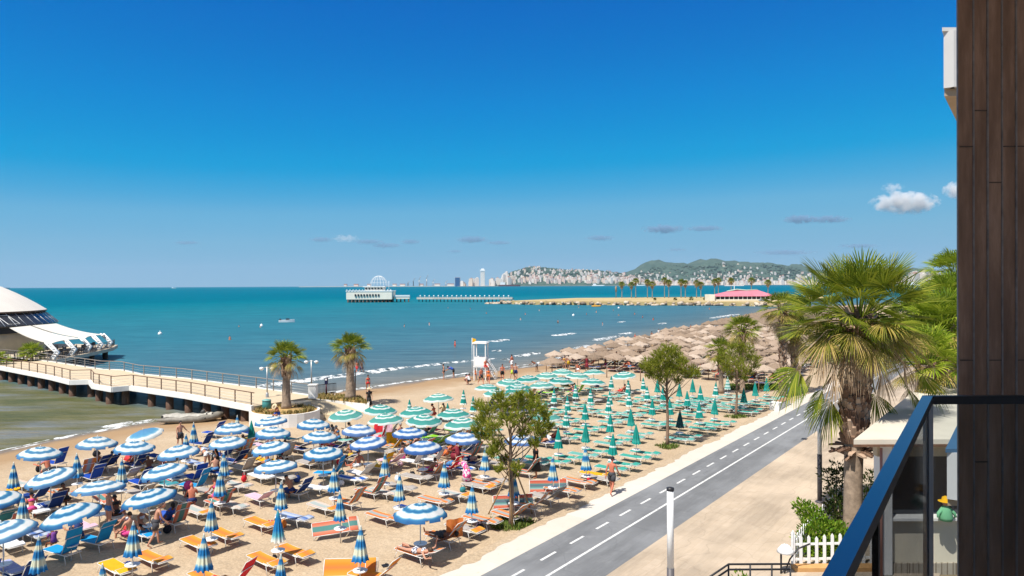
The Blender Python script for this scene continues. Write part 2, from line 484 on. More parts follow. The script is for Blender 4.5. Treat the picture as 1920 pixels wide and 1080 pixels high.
# foam: ragged low ridges where waves break
t = NT('sea_foam')
pos = t.node('ShaderNodeNewGeometry').outputs['Position']
t.color((0.78, 0.80, 0.80)); t.rough(0.6)
tr = t.node('ShaderNodeBsdfTransparent'); mx = t.node('ShaderNodeMixShader')
t.link(t.ramp(t.noise(pos, 1.1, 6, 0.75), [(0.44, (0, 0, 0)), (0.58, (0.95, 0.95, 0.95))]), mx.inputs[0])
t.link(tr.outputs[0], mx.inputs[1]); t.link(t.b.outputs[0], mx.inputs[2]); t.link(mx.outputs[0], t.out.inputs[0])
fm = MB()
def foam(pts, w, h=0.18, z=WATER, far=False):
    ps = [P(a, b, z) for a, b in pts]
    out = []
    for i in range(len(ps) - 1):
        L = (ps[i + 1] - ps[i]).length; n = max(2, int(L / 0.5))
        for k in range(n): out.append(ps[i].lerp(ps[i + 1], k / n))
    out.append(ps[-1])
    vs, fs = [], []
    for i, p in enumerate(out):
        q = out[min(i + 1, len(out) - 1)] - out[max(i - 1, 0)]
        s = Vector((-q.y, q.x, 0)).normalized()
        e = min(1.0, min(i, len(out) - 1 - i) / max(1.0, len(out) * 0.18))
        ww = w * (0.25 + 0.75 * e) * (0.6 + 0.8 * abs(math.sin(i * 0.37 + w * 9) * math.sin(i * 0.11 + 1))) + 0.05
        c = p + s * random.uniform(-0.08, 0.08)
        vs += [c - s * ww * 0.5 + Vector((0, 0, 0.012)), c - s * ww * 0.1 + Vector((0, 0, h * (0.3 + 0.7 * e))), c + s * ww * 0.5 + Vector((0, 0, 0.02))]
    for i in range(len(out) - 1):
        for k in range(2):
            fs.append((i * 3 + k, i * 3 + k + 1, i * 3 + k + 4, i * 3 + k + 3))
    fm.add(vs, fs, 0, True)
foam([(450, 730), (500, 723), (542, 718), (607, 710), (693, 698), (768, 688)], 2.3, 0.32)
foam([(760, 690), (830, 682), (887, 677), (930, 672)], 1.5, 0.2)
foam([(560, 744), (627, 735), (688, 727), (773, 714)], 0.9, 0.1)
foam([(776, 715), (812, 710), (870, 700)], 0.7, 0.08)
foam([(862, 702), (890, 697)], 0.8, 0.1)
for a, b, w in (((921, 641), (953, 637), 2.2), ((925, 659), (941, 658), 2.0), ((968, 669), (1012, 661), 1.8), ((942, 676), (953, 674), 1.4), ((1036, 630), (1080, 625), 2.4),
                ((1115, 639), (1160, 630), 2.6), ((1165, 627), (1185, 624), 1.8), ((1332, 597), (1386, 589), 3.0), ((1276, 620), (1303, 615), 2.4), ((1305, 616), (1318, 612), 1.6), ((1075, 655), (1105, 648), 1.6),
                ((1236, 608), (1250, 606), 1.6), ((1160, 605), (1172, 603), 1.6), ((1030, 667), (1050, 662), 1.2), ((1320, 607), (1372, 600), 1.4), ((1000, 684), (1046, 672), 0.9)):
    mid = ((a[0] + b[0]) / 2, (a[1] + b[1]) / 2 - 0.5)
    foam([a, mid, b], w, 0.22)
foam([(92, 824), (120, 821), (146, 814)], 0.6, 0.06)
foam([(192, 802), (220, 797), (246, 791)], 1.3, 0.15)
foam([(250, 796), (275, 789), (313, 786)], 0.8, 0.1)
foam([(0, 850), (60, 836), (95, 828)], 0.35, 0.03)
foam([(150, 817), (200, 806), (250, 797)], 0.35, 0.03)
foam([(x, y - 1.0) for x, y in SHORE_PX[1:7]], 0.16, 0.015)
foam([(x, y - 1.0) for x, y in SHORE_PX[9:16]], 0.25, 0.02)
foam([(x, y - 0.8) for x, y in SHORE_PX[15:24]], 0.6, 0.06)
foam([(x, y - 4.5) for x, y in SHORE_PX[14:22]], 0.6, 0.06)
setp(fm.obj('sea_foam', t.m), kind='stuff')

# ------------------------------------------------------------------ promenade
PZ = 0.30
def strip(name, v0, v1, z, u0, u1, mat, thick=0.5, kind='structure'):
    b = MB(); b.prism([UV(u0, v0).xy, UV(u0, v1).xy, UV(u1, v1).xy, UV(u1, v0).xy], z - thick, z)
    return setp(b.obj(name, mat), kind=kind)
def paving_mat(name, c, joint, sx, sy, jw=0.03, var=0.12, stain=(0.30, 0.24, 0.17), worn=False):
    t = NT(name)
    pos = t.node('ShaderNodeNewGeometry').outputs['Position']
    mp = t.node('ShaderNodeMapping'); mp.vector_type = 'TEXTURE'; mp.inputs['Rotation'].default_value = (0, 0, UANG); t.link(pos, mp.inputs[0])
    base = t.ramp(t.noise(pos, 0.5, 6, 0.7), [(0.3, cl(c, 1 - var)), (0.7, cl(c, 1 + var * 0.6))])
    base = t.mix(t.ramp(t.noise(pos, 2.3, 6, 0.75), [(0.58, (0, 0, 0)), (0.74, (0.5, 0.5, 0.5))]), base, stain)
    if sx:
        br = t.node('ShaderNodeTexBrick'); br.inputs['Color1'].default_value = (1, 1, 1, 1); br.inputs['Color2'].default_value = (0.93, 0.92, 0.9, 1); br.inputs['Mortar'].default_value = (*joint, 1)
        br.inputs['Scale'].default_value = 1; br.inputs['Mortar Size'].default_value = jw; br.inputs['Brick Width'].default_value = sx; br.inputs['Row Height'].default_value = sy; br.inputs['Mortar Smooth'].default_value = 0.3
        t.link(mp.outputs[0], br.inputs[0])
        base = t.mix(1.0, base, br.outputs[0], 'MULTIPLY')
    if worn:      # patches, dark drips and fine cracks
        mpw = t.node('ShaderNodeMapping'); mpw.vector_type = 'TEXTURE'; mpw.inputs['Rotation'].default_value = (0, 0, UANG); mpw.inputs['Scale'].default_value = (7.0, 1.0, 1.0); t.link(pos, mpw.inputs[0])
        base = t.mix(t.ramp(t.noise(mpw.outputs[0], 0.9, 5, 0.7), [(0.40, (0.55, 0.55, 0.55)), (0.55, (0, 0, 0))]), base, cl(c, 0.60))
        base = t.mix(t.ramp(t.noise(pos, 0.16, 3, 0.5), [(0.50, (0, 0, 0)), (0.62, (0.45, 0.45, 0.45))]), base, cl(c, 1.32))
        vr = t.node('ShaderNodeTexVoronoi'); vr.feature = 'DISTANCE_TO_EDGE'; vr.inputs['Scale'].default_value = 0.33
        wv = t.node('ShaderNodeVectorMath'); wv.operation = 'ADD'; nz = t.node('ShaderNodeTexNoise'); nz.inputs['Scale'].default_value = 0.8; t.link(pos, nz.inputs[0]); t.link(pos, wv.inputs[0]); t.link(nz.outputs['Color'], wv.inputs[1]); t.link(wv.outputs[0], vr.inputs['Vector'])
        base = t.mix(t.ramp(vr.outputs['Distance'], [(0.003, (0.28, 0.28, 0.28)), (0.010, (0, 0, 0))]), base, cl(c, 0.55))
    t.color(base); t.rough(0.85); t.spec(0.2)
    t.bump(t.noise(pos, 12, 4), 0.15, 0.02)
    return t.m
m_pave = paving_mat('pale_concrete', (0.60, 0.55, 0.485), (0.78, 0.76, 0.73), 3.0, 1.5, 0.008, 0.08, (0.47, 0.38, 0.27))
m_asph = paving_mat('grey_asphalt', (0.195, 0.201, 0.210), None, 0, 0, 0, 0.2, (0.27, 0.268, 0.265), True)
m_tan = paving_mat('tan_paving', (0.475, 0.385, 0.292), (0.88, 0.84, 0.8), 0.6, 0.35, 0.012, 0.18, (0.54, 0.45, 0.36), True)
t = NT('road_paint'); pos = t.node('ShaderNodeNewGeometry').outputs['Position']
t.color(t.mix(t.ramp(t.noise(pos, 5.0, 6, 0.8), [(0.50, (0, 0, 0)), (0.66, (0.75, 0.75, 0.75))]), (0.66, 0.66, 0.64), (0.26, 0.265, 0.27))); t.rough(0.75); m_paint = t.m
strip('pavement', -16.93, -15.42, PZ, -10, 420, m_pave, 0.7)
strip('cycle_path', -15.42, -11.90, PZ - 0.004, -10, 420, m_asph, 0.6)
strip('footpath', -11.90, -2.6, PZ, -10, 420, m_tan, 0.6)
# sand blown over the pavement edge
sd = MB(); vs, fs = [], []; us = np.arange(5, 120, 0.35)
for i, u in enumerate(us):
    e = 0.10 + 0.16 * abs(math.sin(u * 0.9) * math.sin(u * 0.37 + 1)) + 0.10 * abs(math.sin(u * 2.7)) + random.uniform(0, 0.08)
    vs += [UV(u, -17.25, PZ - 0.30), UV(u, -16.95, PZ + 0.012), UV(u, -16.93 + e * 1.5, PZ + 0.004)]
for i in range(len(us) - 1):
    for k in range(2): fs.append((i * 3 + k, i * 3 + k + 1, i * 3 + k + 4, i * 3 + k + 3))
sd.add(vs, fs, 0, True); setp(sd.obj('sand_drift', bpy.data.materials['sand']), kind='stuff')
lm = MB()
for k in range(-6, 120):
    u = 19.16 + 2.03 * k
    lm.prism([UV(u - 0.5, -14.56).xy, UV(u - 0.5, -14.45).xy, UV(u + 0.5, -14.45).xy, UV(u + 0.5, -14.56).xy], PZ - 0.003, PZ)
setp(lm.obj('lane_dashes', m_paint), kind='structure')
lm = MB()
lm.prism([UV(-10, -13.60).xy, UV(-10, -13.49).xy, UV(300, -13.49).xy, UV(300, -13.60).xy], PZ - 0.003, PZ)
setp(lm.obj('lane_line', m_paint), kind='structure')
db = MB(); c = P(1508, 823, PZ); db.box((c.x, c.y, PZ + 0.003), (0.5, 0.35, 0.006), rz=UANG)
setp(db.obj('drain_cover', M('dark_iron', (0.03, 0.03, 0.035), 0.6)), 'dark square drain cover in the edge of the grey cycle path', 'drain cover')
# garden soil behind the footpath
strip('garden_ground', -2.6, 60, PZ - 0.05, -10, 200, M('garden_soil', (0.21, 0.15, 0.09), 0.95, 0.3, 2), 0.5)
# ================================================================== STRUCTURES
m_white = M('white_render', (0.74, 0.72, 0.68), 0.75, 0.07, 1.2, 0.1, 12)
m_whitep = M('white_paint', (0.78, 0.78, 0.77), 0.5, 0.04, 3)
m_brown = M('rusty_brown_steel', (0.16, 0.085, 0.05), 0.6, 0.2, 5)
m_pile = M('wet_timber_pile', (0.115, 0.060, 0.036), 0.7, 0.35, 3, 0.3, 14)
m_steel = M('galvanised_steel', (0.42, 0.42, 0.41), 0.4, 0.1, 5, metal=0.6)
m_dark = M('dark_metal', (0.022, 0.022, 0.026), 0.45, 0.2, 6)
m_beige = M('beige_render', (0.66, 0.55, 0.37), 0.8, 0.08, 1.0, 0.1, 8)
m_glassd = NT('dark_window_glass'); m_glassd.color((0.018, 0.024, 0.035)); m_glassd.rough(0.08); m_glassd.spec(0.8); m_glassd = m_glassd.m
m_deck = paving_mat('pier_deck', (0.58, 0.47, 0.33), (0.8, 0.77, 0.72), 2.4, 0.16, 0.012, 0.08, (0.45, 0.36, 0.25))

# ------------------------------------------------------------------ pier
DECK = 1.22
front_px = [(474, 762), (350, 739), (244, 724), (211, 727), (175, 721), (169, 713), (133, 714), (96, 705), (0, 687), (-140, 664)]
back_px = [(590, 743), (480, 727), (347, 709.5), (264, 702), (228, 694), (192, 693), (96, 678.5), (0, 668), (-140, 648)]
front = [P(a, b, DECK) for a, b in front_px]
back = [P(a, b, DECK) for a, b in back_px]
pier = empty('pier', front[3], 0, 'long pale concrete pier on brown timber piles leading to the domed restaurant', 'pier')
po = pier.location.copy()
def rel(p, o): return Vector(p) - Vector(o)
b = MB()
poly = [rel(p, po).xy for p in front] + [rel(p, po).xy for p in reversed(back)]
# order counter-clockwise
area = sum(poly[i][0] * poly[(i + 1) % len(poly)][1] - poly[(i + 1) % len(poly)][0] * poly[i][1] for i in range(len(poly)))
if area < 0: poly = poly[::-1]
b.prism(poly, -0.34, 0.0)
b.obj('deck', m_deck, pier)
b = MB()
for line, side in ((front, -1), (back, 1)):
    for i in range(len(line) - 1):
        a, c = rel(line[i], po), rel(line[i + 1], po)
        d = (c - a).normalized(); s = Vector((-d.y, d.x, 0))
        if line is front: out = s if s.y < 0 else -s
        else: out = s if s.y > 0 else -s
        m = (a + c) / 2 + out * 0.05
        b.box((m.x, m.y, -0.16), ((c - a).length + 0.08, 0.22, 0.46), rz=math.atan2(d.y, d.x))
b.obj('edge_beam', m_white, pier)
def along(line, step, start=0.0):
    out = []; acc = start
    for i in range(len(line) - 1):
        a, c = line[i], line[i + 1]; L = (c - a).length; d = (c - a) / L
        while acc < L:
            out.append((a + d * acc, d)); acc += step
        acc -= L
    return out
for line, off_, step, st in ((front, 0.55, 2.9, 2.0), (back, -0.7, 2.9, 1.2)):
    for p, d in along(line, step, st):
        s = Vector((-d.y, d.x, 0)); s = s if s.y > 0 else -s
        q = p + s * off_
        zb = -2.2
        b = MB(); b.tube([(0, 0, zb), (0, 0, 0.86 - 0.0)], [0.34, 0.32], 10)
        b.obj('pile', m_pile, pier, (q.x - po.x, q.y - po.y, -DECK))
def railing(name, line, label, step, h, mat, inset, bars=3, thick=0.045):
    root = empty(name, line[0], 0, label, 'railing')
    o = root.location.copy()
    pts = []
    for p in line: pts.append(rel(p, o))
    for p, d in along(line, step, 0.4):
        q = rel(p, o)
        b = MB(); b.box((0, 0, h / 2), (thick * 1.6, thick * 1.6, h), rz=math.atan2(d.y, d.x))
        b.obj('post', mat, root, q)
    b = MB()
    b.tube([p + Vector((0, 0, h + 0.03)) for p in pts], thick * 0.9, 6)
    b.obj('handrail', mat, root)
    b = MB()
    for k in range(bars):
        z = h * (k + 1) / (bars + 1.2)
        b.tube([p + Vector((0, 0, z)) for p in pts], 0.014, 4)
    b.obj('wire', m_steel, root)
    return root
def inset_line(line, dx): 
    out = []
    for i, p in enumerate(line):
        a, c = line[max(i - 1, 0)], line[min(i + 1, len(line) - 1)]
        d = (c - a).normalized(); s = Vector((-d.y, d.x, 0)); s = s if s.y > 0 else -s
        out.append(p + s * dx)
    return out
railing('pier_railing', inset_line(front, 0.12), 'brown post railing along the beach side of the pier', 2.3, 1.0, m_brown, 0)
railing('pier_railing', inset_line(back, -0.12), 'grey wire railing along the open sea side of the pier', 2.6, 0.95, M('weathered_steel', (0.25, 0.22, 0.19), 0.5, 0.15, 5), 0)

# ------------------------------------------------------------------ round restaurant on the pier
C0 = Vector((-87.0, 100.0, 0))
rest = empty('round_restaurant', (C0.x, C0.y, DECK), 0, 'round white domed restaurant with slanting dark windows over the sea', 'restaurant')
Z0 = DECK
m_dome = M('dome_membrane', (0.76, 0.70, 0.62), 0.7, 0.05, 0.4)
b = MB(); prof = []
for k in range(13):
    q = k / 12; r = 15.6 * q; prof.append((max(r, 0.05), 5.9 * (1 - q ** 2.0) + 7.0 - Z0))
b.lathe(prof, 64); b.lathe([(15.6, 7.0 - Z0), (15.6, 6.78 - Z0), (15.0, 6.72 - Z0)], 64, 1)
b.obj('roof', [m_dome, m_brown], rest)
b = MB(); b.lathe([(15.25, 6.74 - Z0), (17.1, 5.05 - Z0)], 64, smooth=True); b.lathe([(17.1, 5.05 - Z0), (17.1, 4.85 - Z0), (15.2, 4.8 - Z0)], 64)
b.obj('window_band', m_glassd, rest)
for k in list(range(46, 64)) + list(range(0, 12)):
    a = 2 * math.pi * k / 64
    ca, sa = math.cos(a), math.sin(a)
    b = MB(); b.tube([(15.28 * ca, 15.28 * sa, 6.74 - Z0), (17.16 * ca, 17.16 * sa, 5.03 - Z0)], 0.05 if k % 3 else 0.03, 4)
    b.obj('mullion', m_whitep, rest)
for k in (61,):     # tilted-open casements
    a = 2 * math.pi * (k + 0.5) / 64
    pts = []
    for dq, q in ((-0.5, 0), (-0.5, 1), (0.5, 1), (0.5, 0), (-0.5, 0)):
        a2 = a + dq * 2 * math.pi / 64; c2, s2 = math.cos(a2), math.sin(a2)
        rr = 15.6 + 2.15 * q; pts.append((rr * c2, rr * s2, (6.5 if q == 0 else 5.35) - Z0))
    b = MB(); b.tube(pts, 0.035, 4); b.obj('open_casement', m_whitep, rest)
b = MB(); b.lathe([(16.3, 4.82 - Z0), (16.3, 3.9 - Z0)], 64)
b.obj('dark_fascia', m_dark, rest)
b = MB(); b.lathe([(16.35, 3.9 - Z0), (16.35, 3.85 - Z0), (15.5, 3.75 - Z0), (16.3, 3.75 - Z0), (16.3, 0.02)], 64); b.obj('wall', m_beige, rest)
for k, wdt in ((-52.0, 3.0), (-38.0, 3.2), (-24.0, 3.0)):
    a = R(k)
    b = MB()
    prof = [(-wdt / 2, 0.1), (wdt / 2, 0.1)] + [(wdt / 2 * math.cos(x), 1.45 + 0.75 * math.sin(x)) for x in [math.pi * i / 10 for i in range(11)]]
    n = len(prof)
    vs = [(0, p[0], p[1]) for p in prof] + [(0.12, p[0], p[1]) for p in prof]
    b.add(vs, [tuple(range(n)), tuple(range(2 * n - 1, n - 1, -1))] + [(i, n + i, n + (i + 1) % n, (i + 1) % n) for i in range(n)])
    b.obj('arched_window', M('grey_glass', (0.20, 0.22, 0.21), 0.2, 0.1, 2), rest, (16.22 * math.cos(a), 16.22 * math.sin(a), 0), (0, 0, a))
def rc(x, y, z): return Vector((x - C0.x, y - C0.y, z - Z0))
TER = [(-75, 84), (-61, 85.0), (-58.2, 87.2), (-59.4, 96.5), (-60.8, 104), (-63, 109), (-75, 112)]
b = MB(); b.prism([rc(x, y, 0).xy for x, y in TER], -0.45, 0.0)
b.obj('terrace', M('terrace_slab', (0.50, 0.42, 0.32), 0.8, 0.1, 1), rest)
b = MB(); b.lathe([(0.1, -0.02), (17.0, -0.02), (17.0, -0.7)], 48, smooth=False); b.obj('base', m_beige, rest)
for x, y in ((-62, 86.5), (-60, 90), (-60.5, 94.5), (-61, 99), (-62, 104), (-64.5, 108), (-68, 86), (-67, 92), (-68, 99)):
    b = MB(); b.tube([(0, 0, -3.2), (0, 0, -0.46)], 0.35, 8); b.obj('pile', m_pile, rest, rc(x, y, Z0))
# awnings: stretched white cloth, higher at the building
m_awn = NT('awning_cloth'); m_awn.color((0.80, 0.77, 0.70)); m_awn.rough(0.8); m_awn.translucent((0.8, 0.76, 0.68), 0.2); m_awn = m_awn.m
for ia, ib, oa, ob_ in (((-68.2, 92.6), (-68.9, 97.6), (-59.0, 87.3), (-60.3, 95.9)), ((-68.9, 98.0), (-68.8, 103.0), (-60.3, 96.5), (-61.7, 103.4))):
    b = MB(); vs, fs = [], []; N, K = 12, 8
    for i in range(K + 1):
        q = i / K
        for j in range(N + 1):
            w = j / N
            x = (ia[0] + (ib[0] - ia[0]) * w) * (1 - q) + (oa[0] + (ob_[0] - oa[0]) * w) * q - 0.7 * math.sin(math.pi * w) * q
            y = (ia[1] + (ib[1] - ia[1]) * w) * (1 - q) + (oa[1] + (ob_[1] - oa[1]) * w) * q
            z = 5.0 - 1.75 * q - 0.3 * math.sin(math.pi * q) + 0.1 * math.sin(math.pi * w) * q
            vs.append(rc(x, y, z))
    n1 = len(vs)
    vs += [p - Vector((0, 0, 0.05)) for p in vs]
    for i in range(K):
        for j in range(N):
            f = (i * (N + 1) + j, i * (N + 1) + j + 1, (i + 1) * (N + 1) + j + 1, (i + 1) * (N + 1) + j)
            fs.append(f); fs.append(tuple(n1 + x for x in reversed(f)))
    b.add(vs, fs, 0, True); b.obj('awning', m_awn, rest)
for x, y in ((-59.1, 87.3), (-59.9, 92.0), (-60.5, 96.3), (-61.1, 100.0), (-61.8, 103.5)):
    base = rc(x, y, Z0); ov = Vector((1.0, -0.25, 0)).normalized()
    ks = ((-0.5, 2.15), (1.1, 0.95), (-0.3, -0.6))
    b = MB()
    for dr in (-0.30, 0.30):
        b.tube([base + ov * (k[0] + dr) + Vector((0, 0, k[1])) for k in ks], 0.14, 5)
    for q in range(9):
        zz = 2.1 - q * 0.31
        rr = -0.5 + 1.6 * (2.15 - zz) / 1.2 if zz > 0.95 else 1.1 - 1.4 * (0.95 - zz) / 1.55
        b.tube([base + ov * (rr - 0.30) + Vector((0, 0, zz)), base + ov * (rr + 0.30) + Vector((0, 0, zz - 0.12))], 0.10, 4)
    b.obj('bent_column', m_whitep, rest)
OUT = [rc(x, y, Z0) for x, y in ((-66, 84.9), (-61.2, 85.2), (-58.5, 87.4), (-59.7, 96.5), (-61.1, 103.8), (-63.2, 108.5))]
b = MB()
for p, d in along(OUT, 0.55, 0.1): b.tube([p, p + Vector((0, 0, 0.95))], 0.03, 4)
for z in (0.95, 0.5): b.tube([p + Vector((0, 0, z)) for p in OUT], 0.035, 4)
b.obj('terrace_railing', m_dark, rest)
# tables and chairs on the terrace
m_tab = M('dark_rattan', (0.06, 0.05, 0.045), 0.7, 0.2, 8)
def cafe_set(x, y, z, k):
    r = empty('cafe_table', (x, y, z), random.random() * 3)
    b = MB(); b.lathe([(0.02, 0.72), (0.42, 0.72), (0.42, 0.75), (0.02, 0.75)], 10); b.obj('table_top', m_whitep if k % 2 else m_tab, r)
    b = MB(); b.tube([(0, 0, 0), (0, 0, 0.72)], 0.04, 6); b.lathe([(0.25, 0.0), (0.25, 0.03), (0.04, 0.05)], 8); b.obj('leg', m_dark, r)
    reg(r, 'round table on restaurant terrace', 'table', 'tables on the restaurant terrace')
    for q in range(4):
        a = q * math.pi / 2 + 0.4
        c = empty('cafe_chair', (x + 0.75 * math.cos(a), y + 0.75 * math.sin(a), z), a + math.pi / 2)
        b = MB(); b.box((0, 0, 0.44), (0.44, 0.44, 0.05)); b.obj('seat', m_tab, c)
        b = MB(); b.box((0, -0.2, 0.68), (0.42, 0.04, 0.42)); b.obj('backrest', m_tab, c)
        for ax in (-0.18, 0.18):
            b = MB(); b.tube([(ax, -0.18, 0), (ax, -0.16, 0.42), (ax, 0.16, 0.42), (ax, 0.18, 0)], 0.02, 4); b.obj('leg', m_dark, c)
        reg(c, 'dark chair on restaurant terrace', 'chair', 'chairs on the restaurant terrace')
k = 0
for x, y in ((-60.6, 88.4), (-63.2, 88.2), (-61.4, 91.0), (-64.2, 91.2), (-61.8, 93.8), (-62.2, 96.8), (-62.6, 99.8), (-63.2, 102.8), (-65.0, 97.0)):
    k += 1
    cafe_set(x, y, Z0, k)

# ------------------------------------------------------------------ fan palms
def leaf_mat(name, c0, c1, c2, trans=0.25, rough=0.5):
    t = NT(name)
    g = t.node('ShaderNodeNewGeometry')
    c = t.ramp(g.outputs['Random Per Island'], [(0.0, c0), (0.5, c1), (1.0, c2)])
    t.color(c); t.rough(rough); t.spec(0.12); t.translucent(t.mix(0.3, c, (0.5, 0.55, 0.05)) if trans > 0.2 else c, trans)
    return t.m
m_frond = leaf_mat('palm_frond_green', (0.045, 0.085, 0.008), (0.135, 0.19, 0.014), (0.34, 0.34, 0.04))
m_frondy = leaf_mat('palm_frond_yellowing', (0.14, 0.16, 0.025), (0.30, 0.24, 0.05), (0.48, 0.34, 0.13))
m_frondd = leaf_mat('palm_frond_dead', (0.22, 0.14, 0.075), (0.40, 0.28, 0.17), (0.56, 0.43, 0.29), 0.12, 0.8)
m_bark = M('palm_bark', (0.29, 0.215, 0.155), 0.9, 0.35, 5, 0.5, 16)
m_boot = leaf_mat('palm_leaf_base', (0.09, 0.05, 0.035), (0.24, 0.15, 0.10), (0.50, 0.36, 0.26), 0.0, 0.9)
m_bright = leaf_mat('palm_frond_bright', (0.09, 0.155, 0.010), (0.19, 0.27, 0.016), (0.38, 0.42, 0.05), 0.3)
def fan_frond(mb, o, d, pet, L, n, mi=0, fold=0.25, droop=0.25, spread=80, wk=1.0, sagk=0.10):
    d = Vector(d).normalized()
    up = Vector((0, 0, 1))
    s = d.cross(up)
    if s.length < 0.05: s = Vector((1, 0, 0))
    s.normalize()
    s = Matrix.Rotation(random.uniform(-0.6, 0.6), 3, d) @ s
    nrm = s.cross(d).normalized()
    o = Vector(o)
    tip = o + d * pet - up * pet * sagk
    mid = o + d * pet * 0.5 + up * 0.03
    mb.tube([o, mid, tip], [0.035, 0.028, 0.022], 3, mi, caps=False)
    d2 = (tip - mid).normalized()
    nrm = s.cross(d2).normalized()
    A = R(spread)
    for k in range(n):
        a = -A + 2 * A * (k + 0.5) / n + random.uniform(-0.03, 0.03)
        l = L * (1 - 0.38 * (abs(a) / A) ** 2) * random.uniform(0.86, 1.06)
        dd = (d2 * math.cos(a) + s * math.sin(a) + nrm * (abs(math.sin(a)) * fold - 0.05)).normalized()
        w = wk * L * 2 * A / n * 0.42
        sd = (s * math.cos(a) - d2 * math.sin(a)).normalized() * w * 0.5
        p0 = tip + dd * 0.05
        p1 = tip + dd * l * 0.5 - up * droop * l * 0.16
        p2 = tip + dd * l * 0.82 - up * droop * l * 0.45
        p3 = tip + dd * l - up * droop * l * 0.8
        ck = nrm * w * 0.25
        vs = [p0, p1 - sd + ck, p1 + sd + ck, p2 - sd * 0.75, p2 + sd * 0.75, p3, p1, p2]
        mb.add(vs, [(0, 6, 1), (0, 2, 6), (1, 6, 7, 3), (6, 2, 4, 7), (3, 7, 5), (7, 4, 5)], mi, False)
def fan_palm(loc, label, htrunk, r0, rtop, crown_r, ng, ny, nd, leaves, boots=0, boot_from=0.5, boot_r=None, lean=(0, 0), seed=1, group=None, green=None, bootn=24, lone=True, skirt=0.9, petk=0.48, low=-4, leafk=0.48, d0=-30, d1=-72, drp=0.26):
    random.seed(seed)
    root = empty('fan_palm', loc, 0, label, 'palm tree', group)
    top = Vector((lean[0], lean[1], htrunk))
    b = MB(); pts, rad = [], []
    for k in range(13):
        q = k / 12
        pts.append(Vector((lean[0] * q ** 1.6, lean[1] * q ** 1.6, htrunk * q)))
        rr = r0 + (rtop - r0) * min(1, q * 1.6)
        if q < 0.12: rr *= 1.18 - q * 1.5
        rad.append(rr * random.uniform(0.96, 1.04))
    b.tube(pts, rad, 14)
    tr = b.obj('trunk', m_bark, root)
    if boots:
        b = MB(); GA = 2.399963
        for k in range(boots):
            q = k / boots
            z = htrunk * (boot_from + (1.0 - boot_from) * q)
            qq = z / htrunk
            cx, cy = lean[0] * qq ** 1.6, lean[1] * qq ** 1.6
            a = k * 2 * math.pi * 8 / 21 + random.uniform(-0.06, 0.06)
            rr = rtop * 0.92
            br = boot_r[0] + (boot_r[1] - boot_r[0]) * q
            out = Vector((math.cos(a), math.sin(a), 0)); s = Vector((-math.sin(a), math.cos(a), 0))
            base = Vector((cx, cy, z)) + out * rr
            ext = (br - rr) * random.uniform(0.75, 1.25)
            hgt = ext * random.uniform(0.9, 1.6) + 0.12
            tipp = base + out * ext + Vector((0, 0, hgt))
            w = rtop * random.uniform(0.42, 0.58); tk = 0.05
            vs = [base - s * w, base + s * w, base + s * w * 0.8 + out * tk * 2 - Vector((0, 0, 0.10)), base - s * w * 0.8 + out * tk * 2 - Vector((0, 0, 0.10)),
                  tipp - s * w * 0.42, tipp + s * w * 0.42, tipp + s * w * 0.35 + out * tk - Vector((0, 0, 0.07)), tipp - s * w * 0.35 + out * tk - Vector((0, 0, 0.07))]
            b.add(vs, [(0, 1, 5, 4), (3, 7, 6, 2), (1, 2, 6, 5), (0, 4, 7, 3), (4, 5, 6, 7)], 0)
        b.obj('leaf_bases', m_boot, root)
    def ring(count, e0, e1, mat, pk, lk, name, droop, spread, fold, zoff=0.0, sagk=0.10, mb=None):
        b = MB()
        for k in range(count):
            a = k * 2.399963 + seed
            q = (k + 0.5) / count
            e = R(e0 + (e1 - e0) * q + random.uniform(-7, 7))
            d = Vector((math.cos(a) * math.cos(e), math.sin(a) * math.cos(e), math.sin(e)))
            pet = crown_r * pk * random.uniform(0.85, 1.1)
            fan_frond(b, top + Vector((0, 0, zoff)) + Vector((math.cos(a), math.sin(a), 0)) * rtop * 0.5, d, pet, crown_r * lk * random.uniform(0.85, 1.1), leaves, 0, fold, droop, spread, sagk=sagk, wk=0.85)
        return b.obj(name, mat, root)
    ring(ng, 82, low, green or m_frond, petk, leafk, 'crown', drp, 98, 0.25)
    if bootn > 30: ring(bootn, 35, -30, green or m_frond, petk * 0.42, leafk * 0.9, 'inner_crown', 0.3, 96, 0.25, -0.25)
    if ny: ring(ny, 8, -26, m_frondy, petk * 0.95, leafk * 0.85, 'yellow_fronds', 0.45, 84, 0.1, -0.15)
    if nd: ring(nd, d0, d1, m_frondd, petk * skirt, leafk * 0.8, 'dead_fronds', 0.9, 42, 0.35, -0.25)
    return root

# ------------------------------------------------------------------ planters, ramp, steps at the foot of the pier
m_soil = M('planter_soil', (0.42, 0.27, 0.10), 0.95, 0.3, 3, 0.3, 10)
def planter(name, label, outline, ztop, zbot):
    c = sum((Vector((p[0], p[1], 0)) for p in outline), Vector()) / len(outline)
    root = empty(name, (c.x, c.y, zbot), 0, label, 'planter')
    n = len(outline)
    inner = [(c.x + (p[0] - c.x) * 0.94 - c.x, c.y + (p[1] - c.y) * 0.94 - c.y) for p in outline]
    outer = [(p[0] - c.x, p[1] - c.y) for p in outline]
    h = ztop - zbot
    vs = [(p[0], p[1], -0.4) for p in outer] + [(p[0], p[1], h) for p in outer] + [(p[0], p[1], h) for p in inner] + [(p[0], p[1], h - 0.3) for p in inner]
    b = MB()
    for L in range(3): b.add(vs, [(L * n + i, L * n + (i + 1) % n, (L + 1) * n + (i + 1) % n, (L + 1) * n + i) for i in range(n)])
    b.obj('wall', m_white, root)
    b = MB(); b.add([(p[0], p[1], h - 0.08 + random.uniform(-0.03, 0.03)) for p in inner] + [(0, 0, h + 0.05)], [(i, (i + 1) % n, n) for i in range(n)], 0, True)
    b.obj('soil', m_soil, root)
    return root
